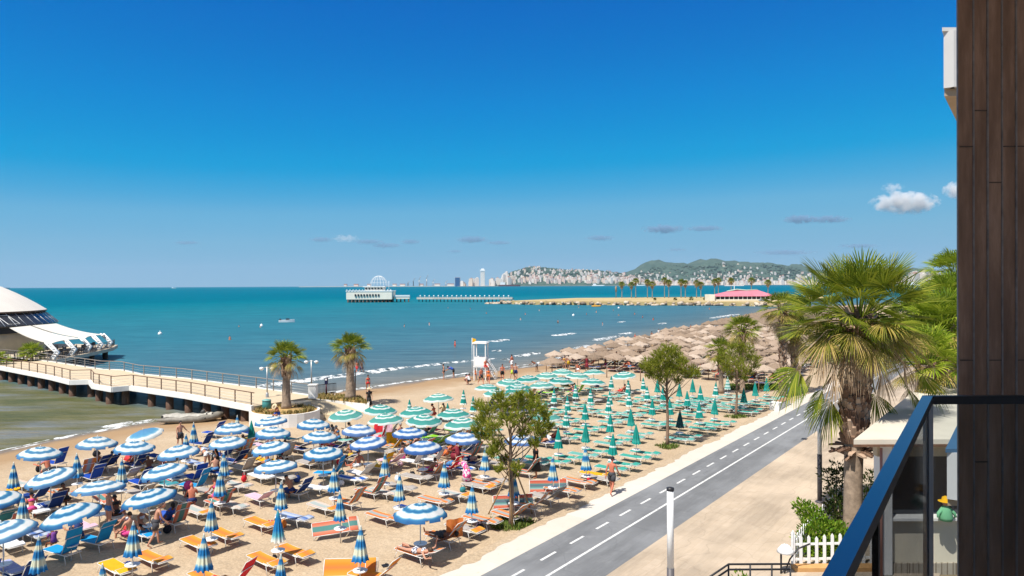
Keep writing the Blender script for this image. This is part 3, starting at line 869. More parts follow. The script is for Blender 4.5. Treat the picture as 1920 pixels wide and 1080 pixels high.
def ell(cx, cy, rx, ry, rot, n=28):
    return [(cx + rx * math.cos(a) * math.cos(rot) - ry * math.sin(a) * math.sin(rot), cy + rx * math.cos(a) * math.sin(rot) + ry * math.sin(a) * math.cos(rot)) for a in [2 * math.pi * k / n for k in range(n)]]
PT1 = 0.95
c1 = PY(535, 768, 53.0); c1 = P(534, 767.5, PT1)
planter('oval_planter', 'white walled oval planter of dry grass with one palm at the pier foot', ell(c1.x, c1.y, 2.75, 2.35, R(-18)), PT1, -0.1)
PT2 = 0.72
o2 = [P(a, b, PT2).xy for a, b in ((586, 747), (640, 752.5), (692, 758), (693, 752), (676, 744), (640, 740), (600, 738), (586, 740))]
planter('long_planter', 'long white walled bed of dry grass with one palm beside the ramp', o2, PT2, -0.15)
# landing, ramp, steps
def slab(name, label, cat, px, zs, thick, mat):
    pts = [P(a, b, z) for (a, b), z in zip(px, zs)]
    c = pts[0].copy(); n = len(pts)
    b = MB()
    vs = [p - c for p in pts] + [p - c - Vector((0, 0, thick)) for p in pts]
    b.add(vs, [tuple(range(n)), tuple(range(2 * n - 1, n - 1, -1))] + [(i, n + i, n + (i + 1) % n, (i + 1) % n) for i in range(n)])
    o = b.obj(name, mat); o.location = c
    return setp(o, label, cat)
slab('beach_ramp', 'sloping pale paved ramp from the pier down to the sand', 'ramp', [(607, 776), (655, 787), (690, 768), (588, 747), (574, 751)], [0.35, -0.02, 0.0, 1.12, 1.12], 1.2, M('ramp_paving', (0.56, 0.45, 0.29), 0.85, 0.08, 1))
st = empty('steps', P(575, 757, 0.0), 0, 'broad pale concrete steps between oval planter and ramp', 'steps')
sl = st.location.copy()
for k in range(4):
    zt = 1.16 - 0.28 * k
    A, B_ = P(532 + 20 * k, 754 + 7.5 * k, zt), P(577 + 9.5 * k, 750 + 7.6 * k, zt)
    d = (B_ - A); dn = Vector((0.55, -0.83, 0)).normalized() * 0.85
    b = MB(); b.prism([(A - sl).xy, (A - sl + dn).xy, (B_ - sl + dn).xy, (B_ - sl).xy][::1], -0.3, zt)
    b.obj('tread', M('step_concrete', (0.55, 0.47, 0.35), 0.85, 0.12, 2), st)
pl = P(587, 746, DECK)
b = MB(); b.box((0, 0, 0.53), (0.62, 0.62, 1.06)); b.box((0, 0, 1.09), (0.7, 0.7, 0.08))
o = b.obj('gate_pillar', m_white); o.location = pl; setp(o, 'square white pillar at the pier entrance beside the ramp', 'pillar')

random.seed(3)
p1 = P(537, 766, PT1)
fan_palm(p1, 'fan palm with pale dead skirt growing in the oval white planter', 3.95, 0.36, 0.27, 1.95, 26, 9, 9, 18, low=12, d0=-22, d1=-48, petk=0.44, boots=70, boot_from=0.62, boot_r=(0.3, 0.42), seed=2, group='palms at the pier entrance')
p2 = P(657, 747, PT2)
fan_palm(p2, 'taller thick fan palm standing in the long bed beside the ramp', 4.25, 0.46, 0.30, 2.05, 26, 9, 9, 18, low=12, d0=-22, d1=-48, petk=0.44, boots=70, boot_from=0.66, boot_r=(0.32, 0.46), seed=9, group='palms at the pier entrance')

# small dry plants as ground cover in the planters
m_drygrass = leaf_mat('dry_grass', (0.10, 0.12, 0.03), (0.26, 0.20, 0.07), (0.42, 0.30, 0.13), 0.2, 0.8)
m_grass = leaf_mat('green_weeds', (0.05, 0.09, 0.015), (0.10, 0.16, 0.025), (0.22, 0.24, 0.06), 0.2, 0.7)
def tufts(name, pts, mat, h, nb=14, w=0.03, spread=0.25):
    b = MB()
    for p in pts:
        for k in range(nb):
            a = random.random() * 6.283; r = random.random() * spread
            q = Vector((p[0] + r * math.cos(a), p[1] + r * math.sin(a), p[2] - 0.03))
            a2 = random.random() * 6.283; l = h * random.uniform(0.5, 1.2)
            tipv = q + Vector((math.cos(a2) * l * 0.6, math.sin(a2) * l * 0.6, l))
            s = Vector((-math.sin(a2), math.cos(a2), 0)) * w
            m_ = q.lerp(tipv, 0.55) + Vector((0, 0, l * 0.1))
            b.add([q - s, q + s, m_ + s * 0.8, m_ - s * 0.8, tipv], [(0, 1, 2, 3), (3, 2, 4)], 0)
    return setp(b.obj(name, mat), kind='stuff')
gp = []
for k in range(110):
    a = random.random() * 6.283; r = math.sqrt(random.uniform(0.45, 1)) * 0.9
    gp.append((c1.x + 2.5 * r * math.cos(a), c1.y + 2.1 * r * math.sin(a), PT1 - 0.06))
cc2 = sum((Vector((p[0], p[1], 0)) for p in o2), Vector()) / len(o2)
for k in range(160):
    i = random.randrange(len(o2)); j = (i + 1) % len(o2); w = random.random(); q = math.sqrt(random.random()) * 0.92
    e = Vector((o2[i][0], o2[i][1], 0)).lerp(Vector((o2[j][0], o2[j][1], 0)), w)
    pt = cc2.lerp(e, q); gp.append((pt.x, pt.y, PT2 - 0.06))
tufts('dry_grass', gp, m_drygrass, 0.28, 12, 0.035, 0.3)

# lamps, bin, fence, sign post at the pier entrance
def pier_lamp(p, h, label):
    r = empty('street_lamp', p, 0, label, 'street lamp', 'twin lamps at the pier entrance')
    b = MB(); b.tube([(0, 0, 0), (0, 0, h)], [0.07, 0.05], 8); b.lathe([(0.14, 0), (0.12, 0.35), (0.07, 0.4)], 8); b.obj('pole', m_steel, r)
    b = MB(); b.tube([(-0.42, 0, h - 0.1), (0, 0, h), (0.42, 0, h - 0.1)], 0.03, 5); b.obj('arm', m_steel, r)
    for s in (-0.45, 0.45):
        b = MB(); b.lathe([(0.03, 0.06), (0.2, 0.0), (0.17, -0.12), (0.1, -0.2), (0.02, -0.22)], 10, cap0=True, cap1=True)
        b.obj('lamp_head', m_whitep, r, (s, 0, h - 0.05))
lp = P(501, 745, DECK); pier_lamp(lp, 10.5 - (688 - 536) / F * lp.y - DECK, 'slim twin headed lamp on the pier left of the planter palm')
lp = P(584, 731, DECK); pier_lamp(lp, 10.5 - (676 - 535.8) / F * lp.y - DECK, 'slim twin headed lamp behind the white gate pillar')
bp = P(500, 766, PT1)
r = empty('litter_bin', bp, 0, 'rounded teal litter bin on the edge of the oval planter', 'litter bin')
b = MB(); b.lathe([(0.26, 0), (0.33, 0.1), (0.34, 0.5), (0.3, 0.6)], 14, cap0=True); b.obj('bin_body', M('teal_plastic', (0.06, 0.25, 0.24), 0.5, 0.1, 4), r)
b = MB(); b.lathe([(0.35, 0.6), (0.33, 0.68), (0.02, 0.76)], 14, cap0=True); b.obj('lid', M('teal_plastic_pale', (0.16, 0.36, 0.34), 0.5, 0.1, 4), r)
fr = empty('metal_fence', P(592, 741, PT2), 0, 'thin grey bar fence along the sea edge of the long planter', 'fence')
fl = fr.location.copy()
fa, fb_ = P(592, 741, PT2), P(630, 737, PT2)
b = MB(); fd = fb_ - fa
for k in range(17):
    q = rel(fa + fd * (k / 16), fl); b.tube([q, q + Vector((0, 0, 0.9))], 0.02, 4)
b.obj('bars', m_dark, fr)
b = MB()
for z in (0.1, 0.9): b.tube([rel(fa, fl) + Vector((0, 0, z)), rel(fb_, fl) + Vector((0, 0, z))], 0.03, 4)
b.obj('rail', m_dark, fr)
sp_ = P(612, 741, PT2)
r = empty('sign_post', sp_, 0, 'short dark post with a small dark box sign above the fence', 'sign post')
b = MB(); b.tube([(0, 0, 0), (0, 0, 1.0)], 0.09, 8); b.obj('post', M('dark_red_metal', (0.06, 0.02, 0.03), 0.5, 0.1, 4), r)
b = MB(); b.box((0, 0, 1.28), (0.26, 0.2, 0.56)); b.box((0, -0.11, 1.42), (0.16, 0.015, 0.16), 1); b.obj('sign_box', [M('navy_metal', (0.01, 0.012, 0.05), 0.4, 0.1, 4), m_whitep], r)
pp = P(666, 745, PT2)
b = MB(); b.tube([(0, 0, 0), (0.02, 0, 2.3)], [0.06, 0.045], 7); b.lathe([(0.06, 2.3), (0.07, 2.34), (0.01, 2.38)], 7)
o = b.obj('wooden_pole', m_brown); o.location = pp; setp(o, 'thin dark wooden pole standing right beside the thick palm', 'pole')
# shrub-palms in front of the restaurant
sp1 = P(60, 676, DECK)
fan_palm(sp1, 'short bushy yellow green palm in front of the restaurant arch', 0.9, 0.2, 0.16, 1.9, 26, 6, 0, 14, seed=4, green=m_bright, group='bushy palms by the restaurant')
sp1 = P(0, 683, DECK)
fan_palm(sp1, 'low golden bushy palm cut off by the left picture edge', 0.5, 0.2, 0.16, 1.6, 20, 14, 0, 14, seed=5, green=m_bright, group='bushy palms by the restaurant')
# ================================================================== BEACH FURNITURE
m_alu = M('white_tube', (0.70, 0.68, 0.64), 0.4, 0.06, 6)
m_polew = M('umbrella_pole', (0.62, 0.58, 0.52), 0.45, 0.1, 6)
B0, B1, B2, WH, CR = (0.010, 0.12, 0.32), (0.015, 0.19, 0.40), (0.16, 0.44, 0.60), (0.76, 0.79, 0.79), (0.62, 0.64, 0.50)
m_blue_a = ring_mat('blue_ring_canopy', [(0.0, B2), (0.05, WH), (0.09, B2), (0.13, B1), (0.20, (0.012, 0.17, 0.38)), (0.235, B2), (0.26, WH), (0.43, WH), (0.46, B2), (0.51, B1), (0.61, (0.010, 0.15, 0.36)), (0.645, B2), (0.68, WH), (0.855, WH), (0.89, B2), (0.925, (0.03, 0.22, 0.48)), (1.0, (0.012, 0.13, 0.36))], 1.03)
m_blue_b = ring_mat('indigo_ring_canopy', [(0.0, B2), (0.06, (0.05, 0.2, 0.5)), (0.16, (0.02, 0.15, 0.42)), (0.24, (0.25, 0.42, 0.66)), (0.29, WH), (0.42, WH), (0.47, (0.25, 0.42, 0.66)), (0.53, (0.03, 0.17, 0.47)), (0.62, (0.02, 0.13, 0.40)), (0.67, (0.25, 0.42, 0.66)), (0.72, WH), (0.86, WH), (0.90, (0.18, 0.35, 0.65)), (0.93, (0.03, 0.14, 0.42)), (1.0, (0.02, 0.10, 0.36))], 1.03)
m_blue_c = ring_mat('plain_blue_canopy', [(0.0, (0.02, 0.20, 0.46)), (0.6, (0.02, 0.26, 0.52)), (0.72, (0.10, 0.38, 0.58)), (0.82, WH), (1.0, (0.66, 0.74, 0.74))], 1.03)
T0, T1, TW = (0.010, 0.27, 0.235), (0.025, 0.33, 0.29), (0.70, 0.78, 0.75)
m_teal_a = ring_mat('teal_ring_canopy', [(0.0, T0), (0.18, T0), (0.19, TW), (0.30, TW), (0.31, T1), (0.46, T1), (0.47, TW), (0.58, TW), (0.59, T0), (0.90, T1), (0.91, TW), (1.0, TW)], 1.18)
def canopy_mesh(name, mat, Rr, rise, seg, val=0.12, rib=None, scallop=0.0):
    b = MB(); sub = 4; n = seg * sub; rings = [0.02, 0.16, 0.3, 0.44, 0.58, 0.72, 0.86, 1.0]
    vs, fs = [], []
    for r in rings:
        for k in range(n):
            a = 2 * math.pi * k / n; w = math.sin(math.pi * (k % sub) / sub)
            rr = Rr * r * (1 - 0.045 * w * r)
            z = rise * (1 - r ** 1.7) - 0.035 * w * r * (1.15 - r) * 2
            vs.append((rr * math.cos(a), rr * math.sin(a), z))
    R_ = len(rings)
    for k in range(n):
        a = 2 * math.pi * k / n; w = math.sin(math.pi * (k % sub) / sub)
        rr = Rr * 1.015 * (1 - 0.04 * w)
        vs.append((rr * math.cos(a), rr * math.sin(a), -val * (1 - scallop * (1 - w)) + random.uniform(-0.012, 0.012)))
    for i in range(R_):
        for k in range(n):
            if i == R_ - 1 and k % sub == 0 and random.random() < 0.25: continue
            k2 = (k + 1) % n
            fs.append((i * n + k, i * n + k2, (i + 1) * n + k2, (i + 1) * n + k))
    b.add(vs, fs, 0, True)
    for k in range(seg):
        a = 2 * math.pi * k / seg
        b.tube([(0.05 * math.cos(a), 0.05 * math.sin(a), rise - 0.05), (Rr * 0.55 * math.cos(a), Rr * 0.55 * math.sin(a), rise * (1 - 0.55 ** 1.7) - 0.03), (Rr * 1.0 * math.cos(a), Rr * 1.0 * math.sin(a), -0.03)], 0.009, 3, 1)
    return b.mesh(name, [mat, m_alu])
RIM = 1.75
def make_open(name, mat, Rr, rise, seg, tray, **k):
    root = empty(name)
    b = MB(); b.tube([(0, 0, -0.35), (0, 0, RIM + rise - 0.02)], 0.024, 7); b.obj('pole', m_polew, root)
    link('canopy', canopy_mesh('canopy', mat, Rr, rise, seg, **k), root, (0, 0, RIM))
    c = child(root, 'canopy')
    b = MB(); b.tube([(0, 0, rise - 0.02), (0, 0, rise + 0.10)], [0.028, 0.012], 6); b.obj('finial', m_alu, c)
    if tray:
        b = MB(); b.lathe([(0.03, 0.58), (0.25, 0.58), (0.27, 0.62), (0.25, 0.62), (0.03, 0.6)], 14, cap0=True, cap1=True); b.obj('tray', m_whitep, root)
    return root
def bell_mat(name, stops): return band_mat(name, stops, 0.95, 2.1, 2, 0.75, 0.12, 0.0)
m_cblue = bell_mat('folded_blue_bands', [(0.0, B0), (0.10, (0.02, 0.18, 0.44)), (0.16, (0.2, 0.42, 0.55)), (0.20, CR), (0.34, CR), (0.39, (0.2, 0.42, 0.55)), (0.45, (0.02, 0.17, 0.40)), (0.58, (0.015, 0.15, 0.38)), (0.63, (0.2, 0.42, 0.55)), (0.67, CR), (0.75, CR), (0.79, (0.06, 0.27, 0.48)), (0.90, B0), (0.94, (0.4, 0.5, 0.5)), (1.0, (0.5, 0.55, 0.5))])
m_cblue2 = bell_mat('folded_plain_blue', [(0.0, (0.7, 0.68, 0.6)), (0.08, (0.6, 0.66, 0.62)), (0.2, (0.12, 0.42, 0.5)), (0.38, (0.015, 0.2, 0.46)), (0.75, (0.012, 0.18, 0.44)), (0.92, (0.05, 0.35, 0.45)), (1.0, (0.2, 0.4, 0.4))])
m_cteal = bell_mat('folded_teal_bands', [(0.0, TW), (0.07, TW), (0.09, T0), (0.36, T0), (0.38, TW), (0.48, TW), (0.50, T0), (0.58, T0), (0.60, TW), (0.68, TW), (0.70, T0), (1.0, T0)])
m_cteal2 = bell_mat('folded_teal_plain', [(0.0, T0), (0.10, T0), (0.105, (0.05, 0.36, 0.31)), (0.3, (0.012, 0.25, 0.21)), (0.36, (0.012, 0.25, 0.21)), (1.0, (0.012, 0.27, 0.23))])
m_cteal3 = bell_mat('folded_teal_one_band', [(0.0, T0), (0.34, T0), (0.36, TW), (0.42, TW), (0.44, T0), (1.0, T0)])
m_cdark = bell_mat('folded_dark_teal', [(0.0, (0.03, 0.08, 0.09)), (1.0, (0.008, 0.10, 0.11))])
m_cmany = bell_mat('folded_many_bands', [(i / 8 + (0.001 if i % 1 == 0 else 0), T0 if i % 2 else TW) for i in range(9)])
def make_closed(name, mat, wide, tray, seed):
    random.seed(seed)
    root = empty(name)
    b = MB(); b.tube([(0, 0, -0.35), (0, 0, 2.16)], [0.024, 0.018], 7); b.obj('pole', m_polew, root)
    b = MB(); F_ = 9; n = F_ * 4
    prof = [(0.025, 2.12), (0.05, 2.0), (0.095, 1.75), (0.135, 1.5), (0.17, 1.25), (0.205, 1.05), (0.235, 0.96)]
    vs, fs = [], []
    ph = [random.uniform(-0.2, 0.2) for _ in range(F_)]
    for i, (r, z) in enumerate(prof):
        for k in range(n):
            f = k // 4; w = (0, 0.55, 1.0, 0.55)[k % 4]
            a = 2 * math.pi * (k + ph[f] * 2) / n
            rr = r * wide * (0.72 + 0.5 * w * min(1, i / 3 + 0.2))
            vs.append((rr * math.cos(a), rr * math.sin(a), z + (random.uniform(-0.04, 0.02) if i == len(prof) - 1 else 0)))
    for i in range(len(prof) - 1):
        for k in range(n): fs.append((i * n + k, (i + 1) * n + k, (i + 1) * n + (k + 1) % n, i * n + (k + 1) % n))
    b.add(vs, fs, 0, True); b.obj('folded_canopy', mat, root)
    if tray:
        b = MB(); b.lathe([(0.03, 0.58), (0.24, 0.58), (0.26, 0.62), (0.24, 0.62), (0.03, 0.6)], 14, cap0=True, cap1=True); b.obj('tray', m_whitep, root)
    return root
PROTO = []
def first_or_copy(key, maker, store={}):
    if key not in store:
        store[key] = maker(); return store[key]
    c = copy_tree(store[key]); return c
def put(o, p, rz=0.0, tilt=(0, 0)):
    o.location = p; o.rotation_euler = (tilt[0], tilt[1], rz)
    return o
def at_height(px, py, z):
    p = P(px, py, z); g = on_sand(p); 
    for _ in range(3):
        p = P(px, py, z + g.z); g = on_sand(p)
    return g
OPEN_BLUE = [(75, 851, 0, 5), (95, 895, 10, -8), (182, 832, 0, 3), (252, 840, 2, 3), (186, 915, -4, -4), (335, 849, 3, -4), (308, 885, 4, -9), (280, 933, 3, -8), (133, 966, 6, -10),
    (6, 998, 5, -8), (-14, 938, 4, 0), (435, 805, 0, 0), (427, 831, 3, -2), (508, 790, 0, -4), (512, 813, 0, 3), (508, 841, 4, -6), (517, 875, -2, -4), (588, 797, 0, 3), (600, 820, 0, 3), (606, 850, 3, 0),
    (673, 808, 0, 2), (690, 831, 3, -5), (768, 812, 0, 0), (793, 840, 0, -2), (868, 823, 0, 0), (980, 825, 0, 0), (788, 963, -3, 0)]
SPOTS_BLUE = []
for i, (x, y, tx, ty) in enumerate(OPEN_BLUE):
    p = at_height(x, y, RIM)
    ind = x > 640 and y < 860
    o = first_or_copy(('ob%d' if not ind else 'oi%d') % (i % 3), lambda: make_open('open_umbrella', m_blue_b if ind else m_blue_a, 1.03, (0.36, 0.31, 0.39)[i % 3], 10, True))
    put(o, p, random.uniform(0, 6.28))
    c = child(o, 'canopy'); 
    m3 = Matrix.Rotation(-o.rotation_euler[2], 3, 'Z') @ Matrix.Rotation(R(tx), 3, 'X') @ Matrix.Rotation(R(ty), 3, 'Y')
    c.rotation_euler = m3.to_euler()
    reg(o, ('open indigo and white ringed umbrella' if ind else 'open blue and white ringed umbrella') + (', canopy tipped' if abs(ty) > 5 else ''), 'umbrella', 'open blue and white umbrellas', proj(p + Vector((0, 0, RIM))))
    SPOTS_BLUE.append((p, x, y))
o = make_open('open_umbrella', m_blue_c, 1.03, 0.3, 10, False); p = at_height(271, 815, RIM); put(o, p); child(o, 'canopy').rotation_euler = (R(10), R(-9), 0)
reg(o, 'open plain blue umbrella with white rim, tipped up', 'umbrella', 'open blue and white umbrellas'); SPOTS_BLUE.append((p, 271, 815))
CLOSED_BLUE = [(24, 867), (145, 850), (227, 860), (363, 792), (348, 813), (444, 779), (421, 847), (412, 880), (42, 927), (70, 1005), (247, 978), (193, 1057), (395, 937), (382, 1002), (526, 902),
    (524, 1040), (627, 872), (721, 849), (748, 888), (832, 865), (908, 838), (638, 920), (674, 987), (884, 908), (1037, 855), (1100, 837), (964, 880)]
SPOTS_CB = []
for i, (x, y) in enumerate(CLOSED_BLUE):
    p = at_height(x, y, 2.14)
    o = first_or_copy('cb%d' % (i % 3), lambda: make_closed('folded_umbrella', m_cblue, (1.0, 1.12, 1.06)[i % 3], True, i))
    put(o, p, random.uniform(0, 6.28), (R(random.uniform(-1.5, 1.5)), R(random.uniform(-1.5, 1.5))))
    reg(o, 'folded umbrella banded in blue and cream', 'umbrella', 'folded blue umbrellas', proj(p + Vector((0, 0, 1.5))))
    SPOTS_CB.append((p, x, y))
o = make_closed('folded_umbrella', m_cblue2, 1.0, True, 77); p = at_height(521, 955, 2.14); put(o, p); SPOTS_CB.append((p, 521, 955))
reg(o, 'folded plain blue umbrella with white hem, no bands', 'umbrella', 'folded blue umbrellas')
OPEN_TEAL = [(648, 780), (713, 770), (723, 788), (780, 774), (795, 790), (822, 748), (850, 778), (867, 796), (1020, 783), (915, 729), (932, 740), (955, 719), (972, 728), (971, 735), (990, 712), (1015, 724),
    (1025, 706), (1052, 716), (1055, 699), (1083, 706), (1112, 718), (1113, 700), (1170, 705)]
SPOTS_TEAL = []
for i, (x, y) in enumerate(OPEN_TEAL):
    p = at_height(x, y, RIM)
    o = first_or_copy('ot%d' % (i % 2), lambda: make_open('open_umbrella', m_teal_a, 1.17, 0.42, 8, i % 2 == 0, scallop=0.5))
    put(o, p, random.uniform(0, 6.28))
    child(o, 'canopy').rotation_euler = (R(random.uniform(-3, 3)), R(random.uniform(-6, 4)), 0)
    reg(o, 'open teal umbrella with white rings', 'umbrella', 'open teal umbrellas', proj(p + Vector((0, 0, RIM))))
    SPOTS_TEAL.append((p, x, y))
CLOSED_TEAL = [(768, 748, 0), (841, 755, 0), (868, 730, 0), (887, 742, 0), (905, 760, 0), (1023, 750, 0), (1038, 728, 0), (1065, 742, 0), (1062, 767, 0), (1079, 720, 0), (1098, 755, 2), (1107, 728, 0), (1098, 792, 1), (1047, 802, 2),
    (1146, 704, 0), (1144, 732, 0), (1141, 743, 0), (1143, 775, 2), (1148, 812, 2), (1177, 713, 0), (1180, 733, 0), (1184, 765, 1), (1193, 795, 1), (1207, 707, 0), (1214, 723, 0), (1222, 747, 2), (1232, 710, 1), (1244, 722, 2), (1257, 747, 2),
    (1274, 768, 3), (1273, 717, 1), (1289, 732, 2), (1314, 722, 2), (1312, 752, 2), (1339, 746, 1), (1341, 716, 0), (1364, 705, 4), (1395, 727, 1), (1417, 716, 1), (1438, 708, 1), (1299, 710, 1), (472, 788, 1)]
TD = ['folded teal umbrella with white bands', 'folded plain teal umbrella', 'folded teal umbrella with one white band', 'folded dark petrol umbrella', 'folded umbrella with many narrow teal and white bands']
TM = [m_cteal, m_cteal2, m_cteal3, m_cdark, m_cmany]
SPOTS_CT = []
for i, (x, y, kd) in enumerate(CLOSED_TEAL):
    p = at_height(x, y, 2.14)
    o = first_or_copy('ct%d' % kd, lambda: make_closed('folded_umbrella', TM[kd], 1.05, True, 40 + kd))
    put(o, p, random.uniform(0, 6.28), (R(random.uniform(-1.5, 1.5)), R(random.uniform(-1.5, 1.5))))
    reg(o, TD[kd], 'umbrella', 'folded teal umbrellas', proj(p + Vector((0, 0, 1.5))))
    SPOTS_CT.append((p, x, y))

# ------------------------------------------------------------------ loungers
def fab(name, stops, axis=1): return band_mat('fabric_' + name, stops, -0.31, 0.31, axis, 0.8, 0.15)
def flat(name, c):
    t = NT('fabric_' + name); n = t.noise(t.coord(), 3, 4)
    t.color(t.ramp(n, [(0.3, cl(c, 0.88)), (0.7, cl(c, 1.1))])); t.rough(0.85); t.spec(0.2); t.translucent(c, 0.15); return t.m
OR, YE, GR, RD, TE = (0.66, 0.20, 0.055), (0.66, 0.36, 0.06), (0.33, 0.38, 0.36), (0.50, 0.06, 0.035), (0.10, 0.26, 0.24)
SAL = (0.66, 0.26, 0.17)
FAB = {
 'orange': fab('orange_yellow', [(0.0, YE), (0.3, (0.74, 0.27, 0.03)), (0.5, OR), (0.7, (0.74, 0.26, 0.03)), (1.0, YE)]),
 'orange_grey': fab('orange_grey_stripe', [(0.0, (0.74, 0.25, 0.03)), (0.2, OR), (0.34, SAL), (0.36, GR), (0.64, GR), (0.66, SAL), (0.8, OR), (1.0, (0.74, 0.30, 0.03))]),
 'red_green': fab('red_green_stripe', [(0.0, (0.60, 0.12, 0.05)), (0.3, SAL), (0.34, TE), (0.66, TE), (0.7, SAL), (1.0, (0.60, 0.10, 0.04))]),
 'red_teal': fab('red_teal_bands', [(0.0, RD), (0.22, (0.62, 0.2, 0.12)), (0.3, (0.30, 0.45, 0.45)), (0.42, TE), (0.55, (0.12, 0.14, 0.2)), (0.66, TE), (0.74, (0.55, 0.16, 0.1)), (1.0, RD)]),
 'pale': fab('pale_stripe', [(0.0, (0.62, 0.44, 0.36)), (0.25, (0.60, 0.52, 0.45)), (0.3, (0.38, 0.43, 0.42)), (0.7, (0.40, 0.45, 0.43)), (0.75, (0.62, 0.52, 0.45)), (1.0, (0.62, 0.42, 0.34))]),
 'grey': fab('grey_brown', [(0.0, (0.36, 0.29, 0.24)), (0.3, (0.45, 0.40, 0.36)), (0.7, (0.40, 0.37, 0.35)), (1.0, (0.36, 0.28, 0.22))]),
 'yellow': flat('yellow', (0.75, 0.40, 0.015)), 'red': flat('red', (0.72, 0.035, 0.05)), 'blue': flat('blue', (0.015, 0.30, 0.62)), 'navy': flat('navy', (0.012, 0.045, 0.22)),
 'royal': flat('royal_blue', (0.015, 0.07, 0.42)), 'white': flat('white_towel', (0.72, 0.73, 0.76)), 'pink': flat('pink_towel', (0.72, 0.46, 0.56)), 'lilac': flat('lilac_towel', (0.36, 0.38, 0.62)),
 'aqua': flat('aqua', (0.05, 0.26, 0.30)), 'bluewhite': fab('blue_white_stripe', [(0.0, (0.7, 0.72, 0.74)), (0.25, (0.7, 0.72, 0.74)), (0.27, (0.02, 0.12, 0.5)), (0.7, (0.02, 0.12, 0.5)), (0.72, (0.7, 0.72, 0.74)), (1.0, (0.7, 0.72, 0.74))]),
 'teal': flat('teal_mesh', (0.055, 0.36, 0.29)), 'teal_pale': flat('teal_mesh_faded', (0.14, 0.40, 0.35)), 'lime': flat('lime', (0.25, 0.55, 0.03)), 'bluepale': fab('faded_blue', [(0.0, (0.4, 0.45, 0.55)), (0.4, (0.05, 0.14, 0.42)), (0.6, (0.5, 0.55, 0.62)), (1.0, (0.2, 0.28, 0.5))]),
 'rust': flat('rust_cushion', (0.48, 0.085, 0.03)), 'black': flat('black_cushion', (0.02, 0.022, 0.03)),
}
FN = {'orange': 'orange and yellow', 'orange_grey': 'orange lounger with grey centre', 'red_green': 'salmon and green striped', 'red_teal': 'red and teal banded', 'pale': 'faded pale striped', 'grey': 'grey brown', 'yellow': 'bright yellow', 'red': 'plain red',
      'blue': 'bright blue', 'navy': 'navy', 'royal': 'royal blue', 'white': 'white towel covered', 'pink': 'pink towel covered', 'lilac': 'lilac towel covered', 'aqua': 'petrol blue', 'bluewhite': 'blue and white', 'teal': 'teal', 'teal_pale': 'faded teal', 'lime': 'lime green', 'bluepale': 'faded blue', 'rust': 'rust red', 'black': 'black'}
def sheet(mb, x0, x1, wy, z0f, mi, n=8, tk=0.02):
    vs, fs = [], []
    for i in range(n + 1):
        q = i / n; x = x0 + (x1 - x0) * q
        for j in range(5):
            y = -wy / 2 + wy * j / 4
            vs.append((x, y, z0f - 0.025 * math.sin(math.pi * q) * (1 - abs(y) / wy)))
    m = len(vs)
    vs += [(x, y, z - tk) for x, y, z in vs]
    for i in range(n):
        for j in range(4):
            f = (i * 5 + j, (i + 1) * 5 + j, (i + 1) * 5 + j + 1, i * 5 + j + 1)
            fs.append(f[::-1] if False else f); fs.append(tuple(m + k for k in reversed(f)))
    mb.add(vs, fs, mi, True)
def make_lounger():
    root = empty('sun_lounger')
    H, W = 0.36, 0.58
    b = MB(); b.tube([(-0.95, -W / 2, H - 0.03), (-0.97, -W / 2 + 0.04, H), (-0.97, W / 2 - 0.04, H), (-0.95, W / 2, H - 0.03), (0.55, W / 2, H - 0.03), (0.55, -W / 2, H - 0.03), (-0.95, -W / 2, H - 0.03)], 0.017, 6)
    b.obj('frame', m_alu, root)
    for x, dx in ((-0.78, -0.14), (0.42, 0.12)):
        b = MB(); b.tube([(x + dx, -W / 2 - 0.01, 0.0), (x, -W / 2 + 0.01, H - 0.03), (x, W / 2 - 0.01, H - 0.03), (x + dx, W / 2 + 0.01, 0.0)], 0.016, 6); b.obj('leg', m_alu, root)
    b = MB(); sheet(b, -0.96, 0.22, W - 0.03, H, 0); b.obj('bed', FAB['orange'], root)
    b = MB(); sheet(b, 0.02, 0.66, W - 0.03, 0.012, 0, 6); b.tube([(0, -W / 2 + 0.01, 0), (0.70, -W / 2 + 0.01, 0), (0.72, 0, 0.0), (0.70, W / 2 - 0.01, 0), (0, W / 2 - 0.01, 0)], 0.016, 6, 1)
    bk = b.obj('backrest', [FAB['orange'], m_alu], root, (0.24, 0, H))
    b = MB(); sheet(b, 0.02, 0.36, W + 0.02, 0.01, 0, 4); b.tube([(0, -W / 2 - 0.01, 0), (0.38, -W / 2 - 0.01, 0), (0.38, W / 2 + 0.01, 0), (0, W / 2 + 0.01, 0), (0, -W / 2 - 0.01, 0)], 0.014, 5, 1)
    b.obj('sunshade', [FAB['orange'], m_alu], bk, (0.66, 0, 0.03))
    return root
LPROTO = None
